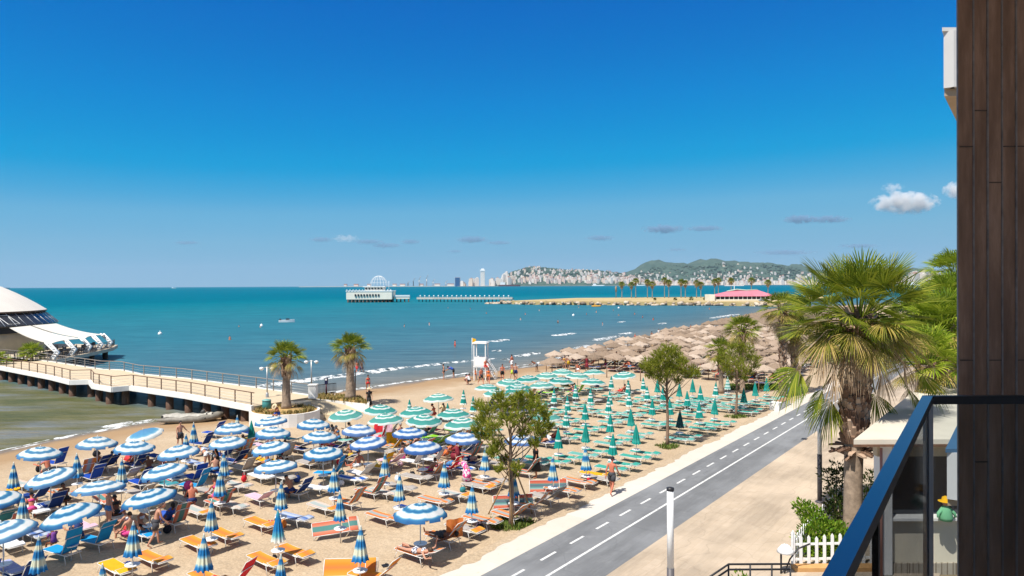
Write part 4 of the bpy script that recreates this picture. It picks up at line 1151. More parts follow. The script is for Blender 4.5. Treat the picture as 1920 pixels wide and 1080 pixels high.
def lounger(p, style, back=0.0, rz=0.0, shade=None, desc=None, group='loungers around the blue umbrellas', shade_ang=None, shade_style=None, tip=None):
    """rz: deviation from 'feet to the sea'"""
    global LPROTO
    if LPROTO is None: LPROTO = make_lounger(); o = LPROTO
    else: o = copy_tree(LPROTO)
    o.location = p
    o.rotation_euler = (0, 0, VANG + rz)
    if tip is not None:
        o.rotation_euler = (tip[0], tip[1], VANG + rz)
        o.location = Vector(p) + Vector((0, 0, tip[2]))
    bk = child(o, 'backrest'); sh = child(bk, 'sunshade')
    setmat(child(o, 'bed'), 0, FAB[style]); setmat(bk, 0, FAB[style]); setmat(sh, 0, FAB[shade_style or style])
    bk.rotation_euler = (0, -R(back), 0)
    if shade_ang is None: shade_ang = 172 if back < 5 else random.choice((0, 10, -14))
    sh.rotation_euler = (0, -R(shade_ang), 0)
    if back < 5:
        bk.rotation_euler = (0, -R(random.uniform(0, 5)), 0)
    nm = FN[style]
    d = desc or ('%s %s' % (nm, 'sun lounger' if 'lounger' not in nm else '') + (' with backrest raised' if back > 5 else ' lying flat'))
    d = ' '.join(d.split())
    reg(o, d, 'lounger', group)
    return o
NEAR = [ # px, py of the bed centre, style, back angle, deviation
 (220, 1064, 'yellow', 0, 0.05), (287, 1046, 'orange', 0, 0.0), (122, 1034, 'blue', 62, 0.25), (184, 1014, 'blue', 62, 0.2), (66, 999, 'bluepale', 0, 0), (18, 1018, 'white', 0, 0), (48, 1082, 'navy', 55, 0.1), (20, 1066, 'lilac', 0, 0),
 (268, 998, 'blue', 0, 0.1), (330, 977, 'red_green', 58, 0.0), (70, 955, 'white', 0, -0.1), (97, 950, 'navy', 50, 0.1), (66, 932, 'navy', 45, 0.3), (5, 942, 'bluepale', 0, 0), (2, 975, 'aqua', 40, 0),
 (424, 1002, 'orange', 0, 0.0), (372, 1018, 'orange', 0, 0.05), (490, 980, 'orange', 0, 0.0), (553, 970, 'bluepale', 0, 0.05), (553, 1034, 'orange', 0, 0.0), (500, 1050, 'orange', 0, 0.0), (434, 1092, 'red', 50, 0.3), (392, 1084, 'orange', 0, 0),
 (488, 934, 'pink', 35, 0.0), (556, 922, 'navy', 45, 0.1), (594, 914, 'white', 0, 0.15), (608, 950, 'pale', 0, 0), (447, 909, 'pale', 0, 0), (437, 947, 'pale', 0, 0), (413, 944, 'red_green', 55, 0.05), (372, 958, 'pale', 0, 0), (368, 910, 'blue', 60, 0.3),
 (655, 942, 'orange_grey', 50, 0.0), (697, 922, 'red_green', 50, 0.0), (720, 922, 'pale', 0, 0), (720, 968, 'orange_grey', 0, 0.0), (817, 938, 'orange_grey', 0, 0.0), (855, 926, 'pale', 0, 0), (898, 911, 'grey', 0, 0.0),
 (782, 1036, 'orange_grey', 18, 0.0), (836, 1008, 'orange_grey', 48, 0.0), (872, 990, 'grey', 0, 0.0), (905, 974, 'orange_grey', 0, 0.0), (702, 1080, 'orange', 40, 0.2),
 (1087, 902, 'orange_grey', 0, 0.0), (1118, 889, 'yellow', 0, 0.0), (985, 884, 'red_green', 50, 0.0), (925, 899, 'grey', 0, 0.0), (907, 905, 'orange_grey', 0, 0),
 (677, 888, 'white', 40, 0.0), (733, 866, 'pink', 35, 0.0), (776, 865, 'white', 55, 0.1), (812, 862, 'white', 55, 0.1), (812, 886, 'orange_grey', 50, 0.0), (782, 894, 'grey', 0, 0.0), (842, 878, 'red', 45, 0.0), (862, 878, 'bluewhite', 0, 0.0), (882, 854, 'red_green', 58, 0.0), (889, 868, 'navy', 30, 0.1),
 (660, 897, 'bluewhite', 0, 0.1), (622, 887, 'blue', 60, 0.4), (955, 862, 'teal_pale', 0, 0), (1000, 868, 'teal_pale', 0, 0), (930, 868, 'grey', 30, 0),
 (175, 895, 'royal', 55, 0.1), (105, 868, 'royal', 62, 0.3), (180, 876, 'navy', 45, 0.3), (200, 872, 'navy', 48, 0.3), (255, 872, 'navy', 40, 0), (290, 868, 'grey', 30, 0), (325, 895, 'bluepale', 0, 0), (240, 893, 'grey', 35, 0), (265, 905, 'royal', 55, 0.1),
 (365, 868, 'bluepale', 0, 0), (380, 832, 'navy', 55, 0.2), (402, 812, 'royal', 60, 0.2), (440, 864, 'navy', 40, 0.1), (458, 878, 'grey', 50, 0), (485, 824, 'royal', 30, 0), (470, 812, 'navy', 10, 0), (545, 823, 'aqua', 10, 0), (556, 838, 'orange_grey', 20, 0), (570, 842, 'navy', 15, 0),
 (490, 893, 'white', 0, 0), (530, 893, 'grey', 0, 0), (580, 868, 'grey', 40, 0), (602, 866, 'grey', 45, 0), (635, 838, 'navy', 30, 0), (650, 858, 'navy', 25, 0), (715, 845, 'grey', 0, 0), (735, 838, 'yellow', 50, 0.3), (770, 846, 'navy', 35, 0), (830, 845, 'red', 30, 0), (868, 846, 'navy', 35, 0), (850, 842, 'orange', 30, 0),
 (805, 822, 'lime', 5, 0), (826, 820, 'lime', 5, 0), (820, 806, 'red', 20, 0), (855, 808, 'lime', 15, 0), (711, 818, 'red', 70, 0.5), (727, 818, 'pink', 65, 0.5), (1130, 897, 'grey', 0, 0), (1010, 860, 'teal', 0, 0.0)]
NEAR_SPOTS = []
for x, y, stl, bk, dv in NEAR:
    p = P(x, y, 0.33); p.z = 0; p = on_sand(p)
    lounger(p, stl, bk, dv + random.uniform(-0.06, 0.06), shade_style='orange' if stl in ('pale', 'grey') and random.random() < 0.4 else None)
    NEAR_SPOTS.append((p, stl, bk))
random.seed(55)
for p, x, y in SPOTS_BLUE:
    for s in (-1, 1):
        q = on_sand(Vector(p) + U * 0.72 * s + V * random.uniform(-0.1, 0.5))
        if min((q - n[0]).length for n in NEAR_SPOTS) < 0.95: continue
        stl = random.choice(['navy', 'royal', 'grey', 'pale', 'bluepale', 'white', 'orange_grey', 'navy', 'grey', 'red_green', 'yellow', 'pink', 'aqua'])
        bk = random.choice((0, 0, 38, 52)); lounger(q, stl, bk, random.uniform(-0.12, 0.12)); NEAR_SPOTS.append((q, stl, bk))
for p, x, y in SPOTS_CB:
    if y > 900: continue
    for s in (-1, 1):
        q = on_sand(Vector(p) + U * 0.75 * s + V * random.uniform(0.0, 0.5))
        if min((q - n[0]).length for n in NEAR_SPOTS) < 1.0 or q.x > 3: continue
        stl = random.choice(['navy', 'royal', 'grey', 'pale', 'bluepale', 'orange_grey', 'grey', 'red_green'])
        bk = random.choice((0, 0, 40)); lounger(q, stl, bk, random.uniform(-0.12, 0.12)); NEAR_SPOTS.append((q, stl, bk))
# tipped-over loungers
lounger(P(628, 1003, 0.0), 'red_green', 0, R(62), desc='salmon and green striped lounger tipped up on its side', tip=(R(48), 0, 0.20))
lounger(P(1028, 922, 0.0), 'red_teal', 0, R(40), desc='red and teal banded lounger standing on its edge', tip=(R(68), 0, 0.26))
lounger(P(962, 952, 0.0), 'red_teal', 0, R(44), desc='red and teal lounger propped upright behind the staked pine', tip=(R(66), 0, 0.26))
lounger(P(662, 1080, 0.0), 'orange', 0, R(40), desc='folded orange lounger standing upright at the bottom edge', tip=(R(64), 0, 0.30))
# pairs beside the folded teal umbrellas, and in the shade of the open teal ones
def pair(p, style, back_p, gap, group, desc, off=0.35, styles=None):
    for s in (-1, 1):
        q = on_sand(Vector(p) + U * gap * s + V * (off + random.uniform(-0.15, 0.15)))
        st_ = random.choice(styles) if styles else style
        bk = random.choice((35, 50)) if random.random() < back_p else 0
        lounger(q, st_, bk, random.uniform(-0.05, 0.05), group=group)
for (p, x, y), (_, _, kd) in zip(SPOTS_CT, CLOSED_TEAL):
    if x < 900: continue
    pair(p, 'teal', 0.0, 0.62, 'teal loungers in rows by the teal umbrellas', None, styles=['teal', 'teal', 'teal_pale'])
for p, x, y in SPOTS_TEAL:
    if y > 760 or x > 900: pair(p, 'teal', 0.4, 0.7, 'loungers under the open teal umbrellas', None, styles=['teal_pale', 'grey', 'navy', 'lime', 'orange_grey'])
for u_, v_ in [(a, b_) for a in (55.5, 58.4) for b_ in (-20.3, -23.2)]:
    q = UV(u_, v_); pair(q, 'teal', 0, 0.62, 'teal loungers in rows by the teal umbrellas', None, styles=['teal', 'teal_pale'])

# ------------------------------------------------------------------ straw umbrellas
t = NT('straw_thatch'); g = t.node('ShaderNodeNewGeometry'); oi = t.node('ShaderNodeObjectInfo')
mp = t.node('ShaderNodeMapping'); mp.inputs['Scale'].default_value = (7, 7, 1.5); t.link(t.coord(), mp.inputs[0])
c = t.ramp(t.noise(mp.outputs[0], 1.5, 6, 0.8), [(0.3, (0.11, 0.075, 0.05)), (0.5, (0.32, 0.235, 0.17)), (0.72, (0.50, 0.40, 0.31))])
c = t.mix(0.55, c, t.ramp(oi.outputs['Random'], [(0.0, (0.11, 0.08, 0.058)), (0.3, (0.24, 0.175, 0.125)), (0.65, (0.37, 0.285, 0.22)), (1.0, (0.56, 0.47, 0.39))]), 'MIX')
t.color(c); t.rough(0.95); t.spec(0.1); m_straw = t.m
def straw_canopy(seed, n=30):
    random.seed(seed); b = MB(); vs, fs = [], []
    prof = [(0.04, 0.56), (0.3, 0.40), (0.62, 0.26), (1.0, 0.10), (1.34, -0.04), (1.40, -0.22)]
    for i, (r, z) in enumerate(prof):
        for k in range(n):
            a = 2 * math.pi * k / n; q = random.uniform(-0.05, 0.05) * (i / 3)
            vs.append((r * (1 + q) * math.cos(a), r * (1 + q) * math.sin(a), z + random.uniform(-0.045, 0.045) * min(1, i / 2) - (random.uniform(0, 0.14) if i == 5 else 0)))
    for i in range(len(prof) - 1):
        for k in range(n): fs.append((i * n + k, (i + 1) * n + k, (i + 1) * n + (k + 1) % n, i * n + (k + 1) % n))
    b.add(vs, fs, 0, False)
    return b
STRAW = []
for k in range(4):
    root = None
def make_straw(seed):
    root = empty('straw_umbrella')
    b = MB(); b.tube([(0, 0, -0.4), (0, 0, 2.6)], 0.05, 6); b.obj('pole', m_brown, root)
    straw_canopy(seed).obj('thatch', m_straw, root, (0, 0, 2.0))
    return root
cells = []
for i in range(0, 66):
    for j in range(0, 26):
        uu = 72.6 + 2.95 * i + (0.9 if j % 2 else 0); vv = -22.4 - 2.95 * j
        q = UV(uu, vv)
        cells.append((i, j, q))
qa = np.array([c[2][:2] for c in cells]); dd_ = shore_dist(qa[:, 0], qa[:, 1])
cells = [(i, j, on_sand(q + Vector((random.uniform(-0.6, 0.6), random.uniform(-0.6, 0.6), 0)))) for (i, j, q), d in zip(cells, dd_) if d > 2.5]
# the front of the field starts further back towards the water
cells = [c for c in cells if proj(c[2])[1] < 725 - max(0, (1225 - proj(c[2])[0])) * 0.13 and proj(c[2])[0] < 1600]
cells.sort(key=lambda c: (c[2] - Vector((0, 0, 0))).length)
single = cells[:290]; mass = cells[290:]
rowcount = {}
for k, (i, j, q) in enumerate(single):
    o = first_or_copy('st%d' % (k % 4), lambda: make_straw(k))
    put(o, q, random.uniform(0, 6.28), (R(random.uniform(-3, 3)), R(random.uniform(-3, 3))))
    s_ = random.uniform(0.74, 0.95); o.scale = (s_, s_, s_ * random.uniform(0.82, 1.0))
    o['category'] = 'straw umbrella'; o['group'] = 'field of straw umbrellas'
    o['label'] = 'straw umbrella in the %srow from the teal umbrellas, %sfrom the footpath' % (nth(i) or 'first ', nth(j) or 'first ')
if mass:
    b = MB(); protos = [straw_canopy(90 + k, 12) for k in range(3)]
    for k, (i, j, q) in enumerate(mass):
        pr = protos[k % 3]; b.add(pr.v, pr.f, 0, False, mat=Matrix.Translation(q + Vector((0, 0, 2.0))) @ Matrix.Rotation(random.random() * 6, 4, 'Z'))
        b.tube([q, q + Vector((0, 0, 2.2))], 0.05, 4)
    setp(b.obj('straw_umbrellas_beyond', m_straw), 'mass of straw umbrellas far along the shore', 'straw umbrellas', kind='stuff')
p = at_height(1035, 678, 2.0); o = copy_tree(make_straw(5)) if False else make_straw(5)
put(o, p); setp(o, 'single straw umbrella standing apart nearest to the water', 'straw umbrella', 'field of straw umbrellas')
# low dark loungers with rust red cushions under the front straw umbrellas
for (i, j, q) in single[:75]:
    if random.random() < 0.75:
        for s in (-1, 1):
            w = on_sand(q + U * 0.6 * s + V * 0.3)
            lounger(w, random.choice(('rust', 'black', 'navy', 'rust', 'aqua')), random.choice((0, 25, 40)), random.uniform(-0.1, 0.1), group='loungers under the straw umbrellas')

# rope posts and rope between teal field and straw field
rp = []
for k in range(7):
    rp.append(UV(66.6 + 0.25 * k, -21.0 - 4.3 * k))
for k, q in enumerate(rp):
    b = MB(); b.tube([(0, 0, -0.3), (0, 0, 1.25)], 0.05, 6); b.tube([(0, 0, 1.25), (0, 0, 1.3)], [0.06, 0.03], 6)
    o = b.obj('rope_post', m_brown); o.location = on_sand(q); reg(o, 'thin brown rope post before straw umbrellas', 'post', 'rope posts')
b = MB()
for k in range(len(rp) - 1):
    a_, c_ = on_sand(rp[k]) + Vector((0, 0, 1.2)), on_sand(rp[k + 1]) + Vector((0, 0, 1.2))
    b.tube([a_.lerp(c_, i / 6) - Vector((0, 0, 0.22 * math.sin(math.pi * i / 6))) for i in range(7)], 0.018, 4)
setp(b.obj('rope', m_brown), 'thin sagging rope strung between the brown posts on the sand', 'rope')
# ================================================================== PEOPLE
def skin_mesh(nodes, edges, root, sub=1):
    """one continuous surface grown round a skeleton: nodes {name: (pos, radius)}"""
    names = list(nodes); ix = {n: i for i, n in enumerate(names)}
    me = bpy.data.meshes.new('skeleton')
    me.from_pydata([tuple(nodes[n][0]) for n in names], [(ix[a], ix[b]) for a, b in edges], [])
    o = bpy.data.objects.new('skeleton', me); COL.objects.link(o)
    md = o.modifiers.new('s', 'SKIN'); md.use_smooth_shade = True
    if not me.skin_vertices: 
        me.skin_vertices.new() if hasattr(me.skin_vertices, 'new') else None
    for i, n in enumerate(names):
        r = nodes[n][1]
        me.skin_vertices[0].data[i].radius = (r, r) if not isinstance(r, tuple) else r
    me.skin_vertices[0].data[ix[root]].use_root = True
    m2 = o.modifiers.new('d', 'SUBSURF'); m2.levels = sub; m2.render_levels = sub
    dg = bpy.context.evaluated_depsgraph_get(); dg.update()
    out = bpy.data.meshes.new_from_object(o.evaluated_get(dg))
    bpy.data.objects.remove(o); bpy.data.meshes.remove(me)
    return out
def dirv(a, lat=0.0):  # angle from straight down, forward positive
    a = R(a); return Vector((math.sin(R(lat)), math.sin(a) * math.cos(R(lat)), -math.cos(a) * math.cos(R(lat))))
POSES = {
 'stand': dict(lean=2, th=(5, -4), kn=(4, 4), sh=(8, -6), el=(14, 16), ab=(10, 10), tilt=5),
 'hips': dict(lean=0, th=(3, -6), kn=(2, 6), sh=(-18, 5), el=(75, 15), ab=(35, 8), tilt=5),
 'walk': dict(lean=4, th=(22, -16), kn=(6, 26), sh=(-20, 16), el=(14, 22), ab=(9, 12), tilt=8),
 'look': dict(lean=14, th=(14, -10), kn=(8, 22), sh=(5, 14), el=(12, 25), ab=(6, 6), tilt=45),
 'bend': dict(lean=62, th=(6, -2), kn=(8, 8), sh=(55, 38), el=(10, 20), ab=(5, 8), tilt=20),
 'sit': dict(lean=10, th=(84, 78), kn=(76, 82), sh=(32, 38), el=(30, 40), ab=(10, 12), tilt=22),
 'hunch': dict(lean=26, th=(84, 80), kn=(80, 86), sh=(48, 40), el=(50, 60), ab=(8, 10), tilt=40),
 'longsit': dict(lean=-6, th=(88, 84), kn=(8, 30), sh=(24, -18), el=(30, 15), ab=(12, 16), tilt=15),
 'recline': dict(lean=-44, th=(84, 76), kn=(8, 30), sh=(22, 4), el=(30, 35), ab=(14, 16), tilt=25),
 'lie': dict(lean=-84, th=(89, 80), kn=(4, 28), sh=(60, 82), el=(8, 4), ab=(16, 20), tilt=8),
 'prone': dict(lean=84, th=(-88, -84), kn=(4, 6), sh=(120, 60), el=(60, 50), ab=(24, 20), tilt=-6),
 'crouch': dict(lean=34, th=(112, 104), kn=(128, 122), sh=(48, 40), el=(20, 30), ab=(6, 8), tilt=10),
 'arms': dict(lean=6, th=(10, -6), kn=(6, 10), sh=(70, -10), el=(50, 15), ab=(10, 12), tilt=5),
}
BODIES = {}
def skeleton(pose, female):
    p = POSES[pose]; L = p['lean']
    N = {}
    sp = Vector((0, math.sin(R(L)), math.cos(R(L))))
    fwd = Vector((0, math.cos(R(L)), -math.sin(R(L))))
    k = 0.88 if female else 1.0
    pel = Vector((0, 0, 0))
    N['pel'] = (pel, 0.125 if female else 0.12)
    N['waist'] = (pel + sp * 0.19, 0.105 * k + 0.005)
    N['chest'] = (pel + sp * 0.38, 0.135 * k)
    N['neck'] = (pel + sp * 0.54, 0.056)
    hd = R(L * 0.75 + p['tilt']); hup = Vector((0, math.sin(hd), math.cos(hd)))
    N['head'] = (N['neck'][0] + hup * 0.09, 0.052)
    E = [('pel', 'waist'), ('waist', 'chest'), ('chest', 'neck'), ('neck', 'head')]
    for s, i in ((-1, 0), (1, 1)):
        S = 'LR'[i]
        sh = N['chest'][0] + sp * 0.08 + Vector((s * (0.165 if female else 0.19), 0, 0))
        N['sho' + S] = (sh, 0.058 * k)
        ua = dirv(p['sh'][i], s * p['ab'][i]); el_ = sh + ua * 0.29
        fa = dirv(p['sh'][i] + p['el'][i], s * p['ab'][i] * 0.5); wr = el_ + fa * 0.25
        N['elb' + S] = (el_, 0.040 * k); N['wri' + S] = (wr, 0.029 * k)
        pm = wr + fa * 0.07; N['palm' + S] = (pm, (0.036, 0.022))
        E += [('chest', 'sho' + S), ('sho' + S, 'elb' + S), ('elb' + S, 'wri' + S), ('wri' + S, 'palm' + S)]
        side = Vector((0, 1, 0)) if abs(fa.y) < 0.8 else Vector((0, 0, 1))
        side = (side - fa * side.dot(fa)).normalized()
        curl = dirv(p['sh'][i] + p['el'][i] + 35, s * p['ab'][i] * 0.5)
        for q, (off, ln) in enumerate(((-0.030, 0.060), (-0.010, 0.074), (0.010, 0.080), (0.030, 0.070))):
            b0 = pm + fa * 0.035 + side * off
            N['f%d%s' % (q, S)] = (b0 + fa * ln * 0.5, 0.0095); N['g%d%s' % (q, S)] = (b0 + fa * ln * 0.5 + curl * ln * 0.5, 0.0085)
            E += [('palm' + S, 'f%d%s' % (q, S)), ('f%d%s' % (q, S), 'g%d%s' % (q, S))]
        N['th' + S] = (wr + fa * 0.05 + side * 0.055, 0.011); N['tk' + S] = (wr + fa * 0.095 + side * 0.065, 0.0095)
        E += [('wri' + S, 'th' + S), ('th' + S, 'tk' + S)]
        hp = pel + Vector((s * 0.095, 0, 0)) - sp * 0.05
        td = dirv(p['th'][i], s * 4); kn = hp + td * 0.43
        sd = dirv(p['th'][i] - p['kn'][i], s * 2); an = kn + sd * 0.42
        sa = R(p['th'][i] - p['kn'][i]); fd = Vector((s * 0.12, math.cos(sa), math.sin(sa))).normalized()
        N['hip' + S] = (hp, 0.098 if female else 0.092); N['mid' + S] = (hp + td * 0.2, 0.082); N['kne' + S] = (kn, 0.056); N['calf' + S] = (kn + sd * 0.14, 0.056); N['ank' + S] = (an, 0.037)
        N['heel' + S] = (an + sd * 0.035 - fd * 0.015, 0.034); N['ball' + S] = (an + sd * 0.045 + fd * 0.12, 0.030); N['toe' + S] = (an + sd * 0.05 + fd * 0.185, 0.020)
        E += [('pel', 'hip' + S), ('hip' + S, 'mid' + S), ('mid' + S, 'kne' + S), ('kne' + S, 'calf' + S), ('calf' + S, 'ank' + S), ('ank' + S, 'heel' + S), ('heel' + S, 'ball' + S), ('ball' + S, 'toe' + S)]
    return N, E, sp, hup, hd
def limb(b, a, c, r0, r1, n=9, mi=0):
    b.tube([a, (Vector(a) + Vector(c)) / 2, c], [r0, (r0 + r1) / 2, r1], n, mi)
def build_body(pose, female):
    key = (pose, female)
    if key in BODIES: return BODIES[key]
    N, E, sp, hup, hd = skeleton(pose, female)
    me = skin_mesh(N, E, 'pel', 1)
    # head with face, joined into the same mesh
    hf = Vector((0, math.cos(hd), -math.sin(hd)))
    hc = N['neck'][0] + hup * 0.165 + hf * 0.02
    B = Matrix((Vector((1, 0, 0)), hf, hup)).transposed()
    b = MB(); b.v = [tuple(v.co) for v in me.vertices]; b.f = [list(f.vertices) for f in me.polygons]; b.m = [0] * len(b.f); b.sm = [True] * len(b.f)
    vs, fs = [], []; seg, ring = 12, 9
    for i in range(ring + 1):
        ph = math.pi * i / ring
        for k in range(seg):
            a = 2 * math.pi * k / seg
            x, y, z = 0.077 * math.sin(ph) * math.sin(a), 0.097 * math.sin(ph) * math.cos(a), 0.118 * math.cos(ph)
            if z < -0.02: x *= 1 - (-z - 0.02) * 3.2; y = y * (1 - (-z - 0.02) * 1.5) + (-z - 0.02) * 0.15
            if abs(a) < 1e-6 and 0.40 < ph / math.pi < 0.62: y += 0.022
            vs.append(hc + B @ Vector((x, y, z)))
    for i in range(ring):
        for k in range(seg): fs.append((i * seg + k, (i + 1) * seg + k, (i + 1) * seg + (k + 1) % seg, i * seg + (k + 1) % seg))
    b.add(vs, fs, 0, True)
    for s in (-1, 1):
        b.blob(hc + B @ Vector((s * 0.078, -0.005, -0.005)), 0.028, 6, 4, 0, squash=(0.4, 0.8, 1.2))
        b.blob(hc + B @ Vector((s * 0.030, 0.086, 0.012)), 0.012, 6, 4, 1)
    b.blob(hc + B @ Vector((0, 0.088, -0.055)), 0.018, 6, 4, 2, squash=(1.3, 0.5, 0.5))
    me2 = b.mesh('body', [None, None, None]); bpy.data.meshes.remove(me)
    G = {}
    p = {n: N[n][0] for n in N}
    kf = 0.9 if female else 1.0
    def shorts(ln, pad):
        g = MB(); w0 = p['pel'] + sp * 0.11
        g.tube([w0, p['pel'], p['pel'] - sp * 0.07], [0.128 * (1.0 if not female else 0.98) + pad * 0.5, 0.165 + pad, 0.13 + pad], 14)
        for S in 'LR': 
            e = p['hip' + S].lerp(p['kne' + S], ln); limb(g, p['hip' + S] + sp * 0.03, e, 0.115 + pad, 0.098 + pad, 12)
        return g
    G['shorts'] = shorts(0.62, 0.012).mesh('shorts', [None])
    G['briefs'] = shorts(0.14, 0.006).mesh('swim_briefs', [None])
    g = MB(); g.tube([p['chest'] - sp * 0.05, p['chest'] + sp * 0.02, p['chest'] + sp * 0.06], [0.145 * kf, 0.158 * kf, 0.142 * kf], 14)
    G['top'] = g.mesh('bikini_top', [None])
    def torso(low, pad):
        g = MB(); g.tube([p['pel'] + sp * low, p['waist'], p['chest'], p['chest'] + sp * 0.09, p['neck'] - sp * 0.02], [0.165 + pad, 0.140 * kf + pad, 0.168 * kf + pad, 0.14 * kf + pad, 0.075], 14)
        for S in 'LR': limb(g, p['sho' + S] + Vector((0, 0, 0.0)), p['sho' + S].lerp(p['elb' + S], 0.6), 0.078 * kf + pad, 0.066 * kf + pad)
        return g
    G['shirt'] = torso(-0.02, 0.006).mesh('shirt', [None])
    g = torso(-0.05, 0.006)
    d = (p['kneL'] + p['kneR']) / 2 - p['pel']
    g.tube([p['pel'], p['pel'] + d * 0.5, p['pel'] + d * 1.0 + Vector((0, 0, -0.12 if abs(d.z) > 0.3 else 0))], [0.17, 0.21, 0.27], 16)
    G['dress'] = g.mesh('dress', [None])
    g = MB(); vs2, fs2 = [], []
    def cap(zlim, r, dy, dz, brim=0.0, back=0.0):
        g = MB(); vs, fs = [], []; n = 14; rs = 6
        for i in range(rs + 1):
            ph = (math.pi * zlim) * i / rs
            for k in range(n):
                a = 2 * math.pi * k / n
                ext = 1.0 + (back * max(0, -math.cos(a)) * max(0, i / rs - 0.5))
                zz = r * 1.18 * math.cos(ph) - back * 0.35 * r * max(0, -math.cos(a)) * (i / rs) ** 2
                vs.append(hc + B @ Vector((r * math.sin(ph) * math.sin(a) * 0.86, r * math.sin(ph) * math.cos(a) * 1.04 + dy, zz + dz)))
        for i in range(rs):
            for k in range(n): fs.append((i * n + k, (i + 1) * n + k, (i + 1) * n + (k + 1) % n, i * n + (k + 1) % n))
        if brim:
            o0 = len(vs)
            for k in range(n):
                a = 2 * math.pi * k / n; q = r + brim
                vs.append(hc + B @ Vector((q * math.sin(a) * 0.95, q * math.cos(a) + dy, r * 1.18 * math.cos(math.pi * zlim) + dz - 0.03)))
            for k in range(n): fs.append((rs * n + k, o0 + k, o0 + (k + 1) % n, rs * n + (k + 1) % n))
        g.add(vs, fs, 0, True); return g
    G['hair'] = cap(0.55, 0.104, -0.018, 0.016, 0, 0.5).mesh('hair', [None])
    G['long_hair'] = cap(0.55, 0.108, -0.022, 0.016, 0, 2.2).mesh('hair', [None])
    G['fringe'] = cap(0.50, 0.096, -0.03, 0.012, 0, 0.6).mesh('hair', [None])
    G['cap'] = cap(0.45, 0.108, 0.0, 0.02, 0.03).mesh('cap', [None])
    G['hat'] = cap(0.46, 0.112, 0.0, 0.025, 0.11).mesh('sun_hat', [None])
    zmin = min(min(p['toe' + S].z, p['heel' + S].z) for S in 'LR') - 0.03
    BODIES[key] = (me2, G, zmin)
    return BODIES[key]
SKIN = {'fair': flat('skin_fair', (0.58, 0.30, 0.20)), 'tan': flat('skin_tan', (0.50, 0.22, 0.12)), 'red': flat('skin_sunburnt', (0.60, 0.20, 0.12)), 'brown': flat('skin_brown', (0.22, 0.085, 0.045))}
for m in SKIN.values(): m.node_tree.nodes['Principled BSDF'].inputs['Roughness'].default_value = 0.5
CLOTH = {}
CC = {'black': (0.012, 0.012, 0.014), 'charcoal': (0.05, 0.05, 0.058), 'grey': (0.16, 0.17, 0.19), 'navy': (0.01, 0.025, 0.12), 'blue': (0.06, 0.20, 0.42), 'royal': (0.02, 0.08, 0.40), 'red': (0.55, 0.03, 0.035), 'white': (0.72, 0.72, 0.72), 'pink': (0.70, 0.06, 0.25),
      'lime': (0.40, 0.58, 0.04), 'yellow': (0.62, 0.40, 0.03), 'maroon': (0.20, 0.015, 0.03), 'orange': (0.70, 0.16, 0.03), 'teal': (0.02, 0.30, 0.30), 'purple': (0.18, 0.05, 0.25), 'straw': (0.60, 0.48, 0.30)}
HAIRC = {'black': (0.012, 0.009, 0.008), 'brown': (0.06, 0.03, 0.015), 'grey': (0.30, 0.29, 0.28), 'blond': (0.40, 0.26, 0.10), 'bald': None}
def cmat(n):
    if n not in CLOTH:
        if n == 'pattern':
            t = NT('cloth_navy_white_pattern'); c = t.ramp(t.noise(t.coord(), 16, 2), [(0.45, (0.01, 0.02, 0.09)), (0.5, (0.7, 0.7, 0.72))]); t.color(c); t.rough(0.8); CLOTH[n] = t.m
        elif n == 'pinkwhite':
            t = NT('cloth_pink_white_pattern'); c = t.ramp(t.noise(t.coord(), 7, 2), [(0.47, (0.70, 0.05, 0.24)), (0.53, (0.75, 0.70, 0.72))]); t.color(c); t.rough(0.8); CLOTH[n] = t.m
        else: CLOTH[n] = M('cloth_' + n, CC[n], 0.8, 0.15, 8)
    return CLOTH[n]
m_eye = M('eye_dark', (0.02, 0.015, 0.012), 0.4); m_lip = M('lips', (0.40, 0.12, 0.10), 0.6)
def person(pos, pose, face, skin='tan', female=False, wear=(), hair='black', long=False, label=None, scale=1.0, seat=None, group=None, tag='person', auto=None, lift=0.0):
    """face: heading angle of the chest in the ground plane; seat: height of the pelvis for seated poses"""
    me, G, zmin = build_body(pose, female)
    root = empty('person', (0, 0, 0))
    z = (seat if seat is not None else -zmin * scale) + lift
    o = link('body', me, root)
    setmat(o, 0, SKIN[skin]); setmat(o, 1, m_eye); setmat(o, 2, m_lip)
    body_children = []
    for w, c in wear:
        g = link(G[w].name.split('.')[0], G[w], root); setmat(g, 0, cmat(c))
    if hair and HAIRC.get(hair):
        hm = M('hair_' + hair, HAIRC[hair], 0.6, 0.2, 20)
        kind = 'long_hair' if long else 'hair'
        if not any(w in ('cap', 'hat') for w, _ in wear) or long:
            g = link('hair', G[kind], root); setmat(g, 0, hm)
    root.location = Vector(pos) + Vector((0, 0, z)); root.rotation_euler = (0, 0, face - math.pi / 2); root.scale = (scale, scale, scale)
    if label: setp(root, label, 'person', group)
    else: reg(root, auto, 'person', group, proj(Vector(pos) + Vector((0, 0, z + 0.3))))
    return root
SEA = math.atan2(-V.y, -V.x)       # heading towards the water
AWAY = math.pi / 2
UA = UANG
D = R
